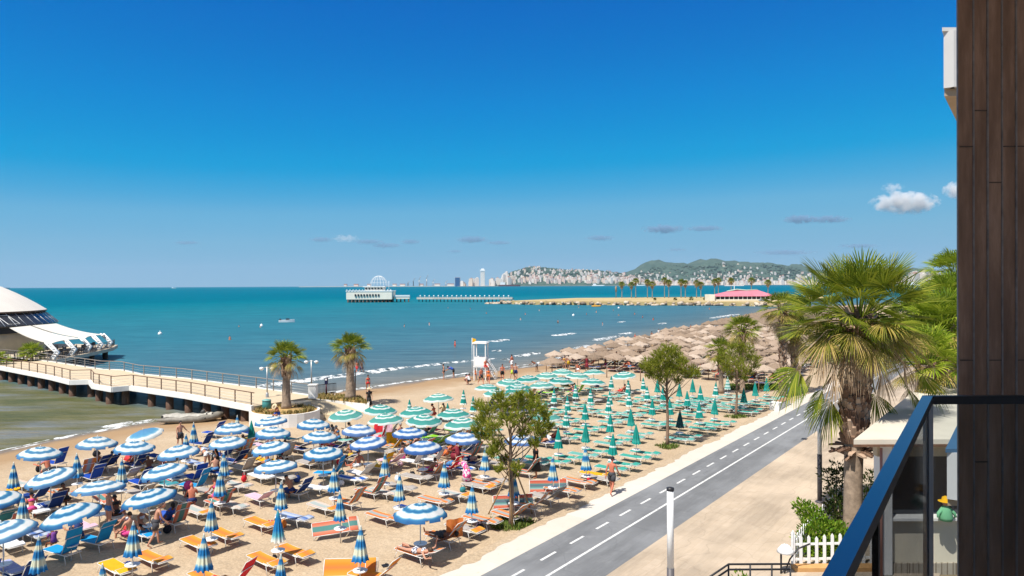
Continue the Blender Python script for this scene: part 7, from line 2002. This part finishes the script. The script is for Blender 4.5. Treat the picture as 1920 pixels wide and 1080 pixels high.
for k in range(26):
    a = random.uniform(0, 6.28); o = Vector((math.cos(a), math.sin(a), 0)); s = Vector((-math.sin(a), math.cos(a), 0))
    p0 = ctr + o * 0.25 + Vector((0, 0, random.uniform(-0.3, 0.35))); p1 = p0 + o * random.uniform(0.35, 0.8) + Vector((0, 0, random.uniform(-0.25, 0.15))); w = 0.13
    b.add([p0 - s * w, p0 + s * w, p1 + s * w * 0.6, p1 - s * w * 0.6, p0 - s * w - Vector((0, 0, 0.1)), p0 + s * w - Vector((0, 0, 0.1)), p1 + s * w * 0.5 - Vector((0, 0, 0.06)), p1 - s * w * 0.5 - Vector((0, 0, 0.06))], [(0, 1, 2, 3), (7, 6, 5, 4), (3, 2, 6, 7), (0, 3, 7, 4), (1, 5, 6, 2)])
b.obj('old_leaf_stubs', m_boot, big)
# single dead fans hanging on the trunk
b = MB(); random.seed(9)
topc = Vector((0.25, 0, bc.z - PZ))
for px, py in ((1567, 690), (1652, 690), (1692, 668), (1510, 660), (1700, 690), (1545, 650), (1622, 650)):
    t_ = PY(px, py, bpY - random.uniform(0.6, 1.4)) - big.location
    d = (Vector(t_) - topc); L = d.length
    b.tube([topc + Vector((0, 0, -0.3)), topc.lerp(t_, 0.6) + Vector((0, 0, 0.35)), t_], [0.04, 0.03, 0.025], 4)
    fan_frond(b, t_, Vector((d.x * 0.25, d.y * 0.25, -1)), 0.1, 1.35, 26, 0, 0.35, 0.2, 30)
b.obj('hanging_fans', m_frondd, big)
# lower green fronds
b = MB()
for px, py in ((1545, 725), (1530, 700), (1700, 725), (1725, 700), (1640, 735), (1560, 745), (1500, 690)):
    t_ = PY(px, py, bpY + random.uniform(-1.2, 0.8)) - big.location
    d = (Vector(t_) - topc)
    b.tube([topc + Vector((0, 0, -0.5)), topc.lerp(t_, 0.6) + Vector((0, 0, 0.3)), t_], [0.04, 0.03, 0.025], 4)
    fan_frond(b, t_, Vector((d.x, d.y, d.z * 0.5)), 0.1, 1.5, 28, 0, 0.2, 0.4, 72)
b.obj('low_fronds', m_frond, big)

# lamp posts
def lamp_post(p, label):
    r = empty('lamp_post', p, 0, label, 'lamp post', 'white lamp posts along the footpath')
    b = MB(); b.tube([(0, 0, 2.25), (0, 0, 4.42)], 0.095, 14); b.obj('pole', m_whitep, r)
    b = MB(); b.tube([(0, 0, 0), (0, 0, 2.25)], 0.105, 14); b.lathe([(0.2, 0), (0.2, 0.05), (0.11, 0.09)], 12); b.obj('base', M('grey_base_paint', (0.10, 0.09, 0.095), 0.5, 0.1, 3), r)
    b = MB(); b.lathe([(0.10, 4.42), (0.108, 4.44), (0.108, 4.50), (0.02, 4.53)], 14, cap1=True); b.obj('cap', m_dark, r)
l2 = P(1537, 942, PZ); lamp_post(l2, 'white lamp post with grey base standing left of the big palm')
l1 = PY(1257, 1000, 19.1); lamp_post(Vector((l1.x, l1.y, PZ)), 'nearest white lamp post with black cap, on the tan path')

# bench, bollard
bb = P(1453, 769, PZ); r = empty('bench', bb, UANG, 'white concrete bench with wooden top at the bend of the promenade', 'bench')
b = MB(); b.box((0.25, 0, 0.30), (0.9, 0.75, 0.6)); b.obj('end_block', m_white, r)
b = MB(); b.box((2.0, 0, 0.24), (2.6, 0.55, 0.48)); b.obj('base', m_white, r)
b = MB()
b.box((2.1, 0, 0.515), (2.7, 0.62, 0.07)); b.obj('seat', M('bench_wood', (0.34, 0.20, 0.12), 0.7, 0.2, 4), r)
o = MB(); o.tube([(0, 0, 0), (0, 0, 0.95)], 0.1, 10); o.lathe([(0.1, 0.95), (0.11, 1.0), (0.02, 1.05)], 10); o = o.obj('bollard', M('navy_paint', (0.02, 0.03, 0.12), 0.5, 0.1, 3)); o.location = P(1479, 747, PZ); setp(o, 'short navy blue bollard on the promenade right of the bench', 'bollard')

# shrubs and white picket fence
m_fern = leaf_mat('fern_green', (0.05, 0.12, 0.01), (0.12, 0.24, 0.015), (0.28, 0.36, 0.04), 0.3, 0.6)
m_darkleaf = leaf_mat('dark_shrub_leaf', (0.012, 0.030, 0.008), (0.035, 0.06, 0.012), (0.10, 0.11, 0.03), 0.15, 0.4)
def shrub(name, label, px, py, Y, blobs, mat, n, ls, cat='shrub'):
    c = PY(px, py, Y); r = empty(name, (c.x, c.y, PZ - 0.05), 0, label, cat)
    b = MB()
    for dx, dy, dz, rr in blobs: leaf_cloud(b, (dx, dy, c.z - PZ + dz), rr, int(n * rr * rr), ls, (1, 1, 0.85), 0.35, 0.4)
    b.obj('foliage', mat, r)
    b = MB()
    for dx, dy, dz, rr in blobs: b.tube([(dx * 0.2, dy * 0.2, 0), (dx * 0.7, dy * 0.7, max(0.2, (c.z - PZ + dz) * 0.6)), (dx, dy, max(0.3, c.z - PZ + dz))], [0.05, 0.035, 0.015], 5)
    b.obj('stems', m_bark, r)
shrub('fern_shrub', 'bright green feathery shrub overflowing the white picket fence', 1530, 990, 26.0, [(0, 0, 0, .62), (-.45, -.2, -.25, .5), (.5, -.1, -.05, .55), (.1, .5, .3, .5), (.75, -.5, -.35, .5), (-.2, -.6, -.5, .45), (-.75, -.5, -.55, .38), (.3, -.7, -.45, .5), (-.1, .9, .5, .4), (1.0, .2, -.2, .5)], m_fern, 1500, 0.16)
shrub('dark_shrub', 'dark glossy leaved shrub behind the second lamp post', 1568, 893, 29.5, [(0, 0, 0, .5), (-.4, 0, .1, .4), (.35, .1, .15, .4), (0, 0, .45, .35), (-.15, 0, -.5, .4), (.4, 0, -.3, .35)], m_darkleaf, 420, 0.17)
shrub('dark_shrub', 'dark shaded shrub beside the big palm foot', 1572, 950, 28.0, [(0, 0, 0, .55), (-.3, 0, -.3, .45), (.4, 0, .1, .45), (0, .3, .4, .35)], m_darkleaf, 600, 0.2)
shrub('dark_shrub', 'small green shrub between palm trunk and house column', 1625, 905, 28.5, [(0, 0, 0, .35), (.2, 0, .3, .3), (0, 0, -.5, .4)], m_fern, 600, 0.16)
fc = P(1487, 1064, PZ)
def picket_fence(a, c, label, step=0.29, h=1.15):
    r = empty('picket_fence', a, 0, label, 'fence'); d = c - a; L = d.length; an = math.atan2(d.y, d.x); r.rotation_euler = (0, 0, an)
    n = int(L / step)
    for k in range(n + 1):
        x = k * step; hh = h * random.uniform(0.94, 1.04) * (1.18 if k == 0 else 1)
        b = MB(); w = 0.055 if k else 0.07; b.prism([(x - w, -0.012), (x + w, -0.012), (x + w, 0.012), (x - w, 0.012)], 0.02, hh - 0.08)
        b.add([(x - w, -0.012, hh - 0.08), (x + w, -0.012, hh - 0.08), (x, -0.012, hh), (x - w, 0.012, hh - 0.08), (x + w, 0.012, hh - 0.08), (x, 0.012, hh)], [(0, 1, 2), (5, 4, 3), (1, 4, 5, 2), (3, 0, 2, 5)])
        b.obj('picket', m_whitep, r)
    for z in (0.28, 0.82):
        b = MB(); b.box((L / 2, 0.03, z), (L, 0.03, 0.08)); b.obj('rail', m_whitep, r)
picket_fence(fc, fc + Vector((2.9, 0.15, 0)), 'white picket fence facing the camera below the bright green shrub')
picket_fence(fc, fc + U * 9.5, 'white picket fence running back along the tan path')
b = MB(); b.box((1.5, -0.1, 0.06), (3.2, 0.4, 0.16)); o = b.obj('timber_edging', M('orange_timber', (0.50, 0.27, 0.10), 0.8, 0.15, 3)); o.location = fc + Vector((0, -0.1, 0)); setp(o, 'orange timber edging along the foot of the picket fence', 'edging')
gl = PY(1473, 1030, 24.0)
r = empty('garden_lantern', (gl.x, gl.y, PZ), 0, 'small garden lantern with white hat shaped cap beside the fence', 'lantern')
b = MB(); b.lathe([(0.30, gl.z - PZ - 0.1), (0.26, gl.z - PZ), (0.14, gl.z - PZ + 0.14), (0.02, gl.z - PZ + 0.2)], 14, cap0=True); b.obj('cap', m_whitep, r)
b = MB(); b.tube([(-0.16, 0, 0), (-0.16, 0, gl.z - PZ - 0.08)], 0.035, 6); b.obj('post', m_dark, r)
b = MB(); b.tube([(-0.05, 0, 0), (0.15, 0, 0.5), (0.45, 0.05, 0.85), (0.9, 0.1, 1.0)], 0.03, 6); b.obj('bracket', m_dark, r)
# terrace railing at the very bottom
ra, rb, rc_ = PY(1366, 1058, 20.5), PY(1482, 1079, 20.5), PY(1330, 1090, 19.6)
r = empty('terrace_railing', (ra.x, ra.y, PZ), 0, 'black metal terrace railing cut by the bottom picture edge', 'railing'); o0 = r.location.copy()
H_ = ra.z - PZ
for z in (H_, H_ - 0.16):
    b = MB(); b.tube([Vector((rc_.x - ra.x, rc_.y - ra.y, z)), Vector((0, 0, z)), Vector((rb.x - ra.x, rb.y - ra.y, z))], 0.03, 6); b.obj('rail', m_dark, r)
for q in (0.0, 0.35, 0.7, 1.0):
    b = MB(); b.tube([((rb.x - ra.x) * q, (rb.y - ra.y) * q, 0), ((rb.x - ra.x) * q, (rb.y - ra.y) * q, H_)], 0.028, 6); b.obj('post', m_dark, r)
shrub('potted_shrub', 'small leafy plant inside the black terrace railing', 1388, 1078, 20.9, [(0, 0, -0.1, .3), (.2, 0, -.3, .3)], m_fern, 700, 0.12)

# ------------------------------------------------------------------ flat-roofed house
hs = empty('flat_roof_house', (12.7, 24.2, PZ), 0, 'low cream house with flat pale roof and dark windows behind the big palm', 'house'); ho = hs.location.copy()
m_hw = M('house_cream', (0.68, 0.60, 0.46), 0.8, 0.06, 1.0, 0.1, 10)
def hb(name, c, d, m): b = MB(); b.box(Vector(c) - ho, d); return b.obj(name, m, hs)
zr = 5.05
b = MB(); b.prism([(11.55 - ho.x, 23.1 - ho.y), (30 - ho.x, 23.1 - ho.y), (44 - ho.x, 42 - ho.y), (26.4 - ho.x, 42 - ho.y)], zr - ho.z, zr + 0.16 - ho.z); b.obj('roof', M('roof_screed', (0.60, 0.54, 0.44), 0.85, 0.1, 0.5, 0.1, 6), hs)
b = MB(); b.prism([(11.52 - ho.x, 23.07 - ho.y), (30 - ho.x, 23.07 - ho.y), (30 - ho.x, 23.3 - ho.y), (11.7 - ho.x, 23.3 - ho.y)], zr - 0.08 - ho.z, zr - 0.003 - ho.z); b.obj('roof_edge', m_brown, hs)
hb('fascia', (21.5, 23.9, zr - 0.33), (17.6, 0.3, 0.5), M('house_fascia', (0.50, 0.40, 0.27), 0.8, 0.15, 2))
hb('dado_wall', (21.5, 24.2, 1.25), (17.0, 0.3, 1.9), m_hw)
hb('window_sill', (21.5, 24.05, 2.24), (17.0, 0.5, 0.09), m_white)
hb('window', (21.7, 24.3, 3.5), (16.6, 0.06, 2.45), m_glassd)
for x in (15.6, 18.4, 21.2): hb('window_frame', (x, 24.24, 3.5), (0.09, 0.12, 2.42), m_dark)
hb('column', (13.0, 23.95, 2.6), (0.42, 0.42, 4.55), m_white)
hb('stone_footing', (21.5, 24.02, 0.45), (17.0, 0.12, 0.4), paving_mat('rubble_stone', (0.40, 0.35, 0.28), (0.5, 0.45, 0.4), 0.5, 0.16, 0.02))
b = MB(); b.tube([(0.05, -0.6, 0), (0.05, -0.6, 4.5)], 0.05, 6); b.obj('downpipe', M('dusty_pink_paint', (0.42, 0.20, 0.16), 0.7, 0.1, 3), hs)
# little garden figure in the window, yellow hat and green coat
fp = PY(1773, 960, 23.6); r = empty('garden_figure', (fp.x, fp.y, 2.29), 0, 'small garden figure with yellow hat and green coat on the window sill', 'figurine')
b = MB(); b.lathe([(0.20, 0), (0.24, 0.12), (0.15, 0.42), (0.08, 0.52)], 12, cap0=True); b.tube([(-0.1, 0, 0.42), (-0.28, -0.04, 0.25), (-0.3, -0.08, 0.12)], [0.07, 0.06, 0.05], 6); b.tube([(0.1, 0, 0.42), (0.28, -0.04, 0.25), (0.3, -0.08, 0.12)], [0.07, 0.06, 0.05], 6); b.obj('coat', M('mint_cloth', (0.16, 0.42, 0.22), 0.8, 0.1, 4), r)
b = MB(); b.blob((0, -0.02, 0.6), 0.11, 10, 7); b.obj('head', SKIN['fair'], r)
b = MB(); b.lathe([(0.24, 0.66), (0.13, 0.69), (0.11, 0.80), (0.02, 0.85)], 14); b.obj('hat', FAB['yellow'], r)

# ------------------------------------------------------------------ neighbouring balconies further along the hotel
def nb_balcony(label, p, zb, zt, length, mat_top):
    r = empty('neighbour_balcony', (p[0], p[1], zb), 0, label, 'balcony')
    h = zt - zb
    a = Vector((0, 0, 0)); c = U * length; e = V * 0.16
    X2 = Vector((3.2, 0, 0))
    m_nb = M('neighbour_render', (0.50, 0.49, 0.48), 0.8, 0.06, 2)
    b = MB(); b.prism([(a).xy, (a + e).xy, (c + e).xy, c.xy], 0.0, h); b.obj('side_parapet', m_nb, r)
    b = MB(); b.prism([(a + e).xy, (a + X2).xy, (a + X2 + Vector((0, 0.16, 0))).xy, (a + e + Vector((0.0, 0.16, 0))).xy], 0.0, h - 0.003); b.obj('front_parapet', m_nb, r)
    b = MB(); b.prism([(a + Vector((-0.06, -0.05, 0))).xy, (a + X2).xy, (c + X2).xy, (c - V * 0.05).xy], h, h + 0.07); b.obj('coping', mat_top, r)
    b = MB(); b.prism([(a + Vector((0.03, 0.03, 0))).xy, (a + X2).xy, (c + X2).xy, (c + V * 0.02).xy], -0.14, -0.003); b.obj('underside', M('balcony_soffit', (0.40, 0.30, 0.20), 0.8, 0.15, 2), r)
    return r
nb_balcony('lower neighbouring balcony seen through the railing glass', (8.15, 12.8), 6.45, 7.33, 5.6, M('shade_blue_coping', (0.06, 0.13, 0.22), 0.35, 0.1, 2))  # coping blue is sky-lit shade put into the colour
nb_balcony('white neighbouring balcony high up beside the dark wall', (8.10, 12.8), 14.15, 15.2, 5.6, M('neighbour_coping', (0.55, 0.54, 0.52), 0.7, 0.06, 2))

# ------------------------------------------------------------------ the hotel balcony we stand on
EY = CAMZ
RZ = EY - 0.50
ra = Vector((-0.54, -0.40, 0)); rcn = Vector((1.845, 3.03, 0)); re = Vector((3.3, 3.03, 0))
rd = (rcn - ra).normalized(); rn = Vector((rd.y, -rd.x, 0))         # rn: towards the inside
m_rail = NT('black_rail_sky_reflection'); m_rail.color((0.010, 0.115, 0.27)); m_rail.rough(0.28); m_rail.spec(0.6); m_rail.b.inputs['Metallic'].default_value = 0.35; m_rail = m_rail.m  # black rail; the blue sky reflection is put into the top's colour
m_railk = M('black_rail', (0.006, 0.006, 0.009), 0.45, 0.2, 6)
rl = empty('balcony_railing', (ra.x, ra.y, RZ), 0, 'glass balcony railing with black metal handrail, sky reflection painted on top, in the foreground', 'railing'); ro = rl.location.copy()
def R3(p, z=RZ): return Vector((p.x - ro.x, p.y - ro.y, z - ro.z))
W2 = 0.0140
b = MB()
o1, i1 = ra - rn * W2, ra + rn * W2
kx = rcn - rn * W2 + rd * (W2 * 0.2); 
co = Vector((rcn.x - W2 * 1.15, rcn.y + W2, 0)); ci = Vector((rcn.x + W2 * 0.95, rcn.y - W2, 0))
b.prism([R3(i1).xy, R3(ci).xy, R3(co).xy, R3(o1).xy], -0.034, 0.0, 0, 1)
b.obj('handrail', [m_rail, m_railk], rl)
b = MB(); b.prism([R3(ci).xy, R3(Vector((re.x, ci.y, 0))).xy, R3(Vector((re.x, co.y, 0))).xy, R3(co).xy], -0.036, 0.0, 0); b.obj('end_handrail', m_railk, rl)
def glass_mat(name, tint, gloss):
    t = NT(name); tr = t.node('ShaderNodeBsdfTransparent'); tr.inputs[0].default_value = (*tint, 1)
    gl_ = t.node('ShaderNodeBsdfGlossy'); gl_.inputs['Roughness'].default_value = 0.03; gl_.inputs[0].default_value = (0.9, 0.92, 0.95, 1)
    fr_ = t.node('ShaderNodeFresnel'); fr_.inputs['IOR'].default_value = 1.35
    mx = t.node('ShaderNodeMixShader'); t.link(t.math('MULTIPLY', fr_.outputs[0], gloss), mx.inputs[0]); t.link(tr.outputs[0], mx.inputs[1]); t.link(gl_.outputs[0], mx.inputs[2]); t.link(mx.outputs[0], t.out.inputs[0]); return t.m
m_g1 = glass_mat('tinted_glass', (0.46, 0.48, 0.50), 0.10); m_g2 = glass_mat('clear_grey_glass', (0.80, 0.83, 0.84), 0.12)
def pane(a, c, m, name='glass_pane'):
    d = (c - a).normalized(); s = Vector((-d.y, d.x, 0)) * 0.006
    b = MB(); b.prism([R3(a - s).xy, R3(c - s).xy, R3(c + s).xy, R3(a + s).xy], -1.08, -0.037); return b.obj(name, m, rl)
j0 = ra + rd * ((rcn - ra).length * 0.585)
pane(ra + rd * 0.02, j0 - rd * 0.008, m_g1); pane(j0 + rd * 0.008, rcn - rd * 0.03, m_g1); pane(rcn + Vector((0.03, 0, 0)), re, m_g2)
b = MB(); b.prism([R3(rcn + Vector((-0.014, -0.014, 0))).xy, R3(rcn + Vector((0.016, -0.014, 0))).xy, R3(rcn + Vector((0.016, 0.014, 0))).xy, R3(rcn + Vector((-0.014, 0.014, 0))).xy], -1.1, -0.037); b.obj('corner_post', M('polished_steel', (0.35, 0.34, 0.34), 0.18, 0.1, 9, metal=0.9), rl)
b = MB(); b.prism([R3(j0 - rd * 0.006 - rn * 0.008).xy, R3(j0 + rd * 0.006 - rn * 0.008).xy, R3(j0 + rd * 0.006 + rn * 0.008).xy, R3(j0 - rd * 0.006 + rn * 0.008).xy], -1.1, -0.037); b.obj('joint_strip', m_railk, rl)
# hotel: floor and ceiling slabs of the balcony, back wall, clad side wall
ht = empty('hotel_building', (2.24, 3.42, 0.0), 0, 'dark brown clad wall of the hotel at the right edge', 'building'); hoo = ht.location.copy()
fin = [ra - rn * 0.03, rcn + Vector((-0.03, 0.03, 0)), Vector((3.9, 3.06, 0)), Vector((0.95, -1.25, 0))]
for nm, z0, z1, ext in (('floor_slab', EY - 1.86, EY - 1.61, 0.0), ('ceiling_shade_slab', EY + 1.62, EY + 1.85, 0.85)):  # unseen ceiling slab reaches out further to shade the clad wall
    b = MB(); b.prism([(p - hoo - (rn * ext if i < 2 else Vector())).xy for i, p in reversed(list(enumerate(fin)))], z0, z1); b.obj(nm, m_white, ht)
m_clad = NT('brown_cladding'); co_ = m_clad.coord()
mpp = m_clad.node('ShaderNodeMapping'); mpp.inputs['Scale'].default_value = (8, 8, 1.1); m_clad.link(co_, mpp.inputs[0])
m_clad.color(m_clad.ramp(m_clad.noise(mpp.outputs[0], 1.2, 7, 0.7), [(0.25, (0.08, 0.046, 0.034)), (0.5, (0.185, 0.110, 0.080)), (0.70, (0.30, 0.19, 0.145))])); m_clad.rough(0.55); m_clad.spec(0.35); m_clad.bump(m_clad.noise(co_, 40, 4), 0.25, 0.004); m_clad = m_clad.m
m_seam = M('cladding_seam', (0.17, 0.155, 0.165), 0.45, 0.35, 12, metal=0.2)
# corrugated outline in plan: boards with recessed seams, extruded over the height
n_b, bw = 16, 0.0715
front_pts = []
for k in range(n_b):
    x = k * bw
    front_pts += [(x + 0.005, 0.012), (x + 0.007, 0.0), (x + bw - 0.004, 0.0 + (0.003 if k % 2 else 0.0)), (x + bw - 0.002, 0.012)]
poly = [(0.175, 0.25), (0.0, 0.004)] + front_pts[2:] + [(n_b * bw, 0.25)]
poly = [(x, y) for x, y in poly]
b = MB(); b.prism(poly, 0.3, 20.0); b.obj('cladding', m_clad, ht)
jm = M('cladding_joint', (0.045, 0.03, 0.025), 0.6, 0.2, 12); random.seed(17)
for k in range(n_b):
    for z in (8.6 + random.uniform(-0.5, 0.5), 9.9 + random.choice((0, 0.21, -0.3)), 11.0 + random.choice((0, 0.18, 0.36))):
        b = MB(); b.prism([(k * bw + 0.006, -0.0012), (k * bw + bw - 0.003, -0.0012), (k * bw + bw - 0.003, 0.0035), (k * bw + 0.006, 0.0035)], z, z + 0.006); b.obj('board_joint', jm, ht)
b = MB()
b.prism([(-0.004, 0.012), (-0.004, 0.003), (-0.0005, 0.003), (-0.0005, 0.012)][::1], 0.3, 20.0); b.obj('edge_trim', m_seam, ht)
for k in range(1, n_b):
    b = MB(); b.prism([(k * bw - 0.002, -0.003), (k * bw + 0.005, -0.003), (k * bw + 0.005, 0.0112), (k * bw - 0.002, 0.0112)], 0.3, 20.0); b.obj('seam_strip', m_seam, ht)
b = MB(); b.prism([(p - hoo).xy for p in (Vector((3.9, 3.4, 0)), Vector((0.95, -1.25, 0)), Vector((1.2, -1.4, 0)), Vector((4.15, 3.4, 0)))], 0.3, 20.0); b.obj('back_wall', m_white, ht)

# ------------------------------------------------------------------ air
hz = MB(); hz.box((300, 5000, 150), (13600, 10400, 311.0))
t = NT('haze_air'); t.n.remove(t.b)
v = t.node('ShaderNodeVolumePrincipled'); v.inputs['Color'].default_value = (0.80, 0.90, 1.0, 1); v.inputs['Density'].default_value = 0.00002; v.inputs['Anisotropy'].default_value = 0.1
t.link(v.outputs[0], t.out.inputs['Volume'])
HAZE = True
if HAZE: setp(hz.obj('haze', t.m), kind='stuff')
write_labels()
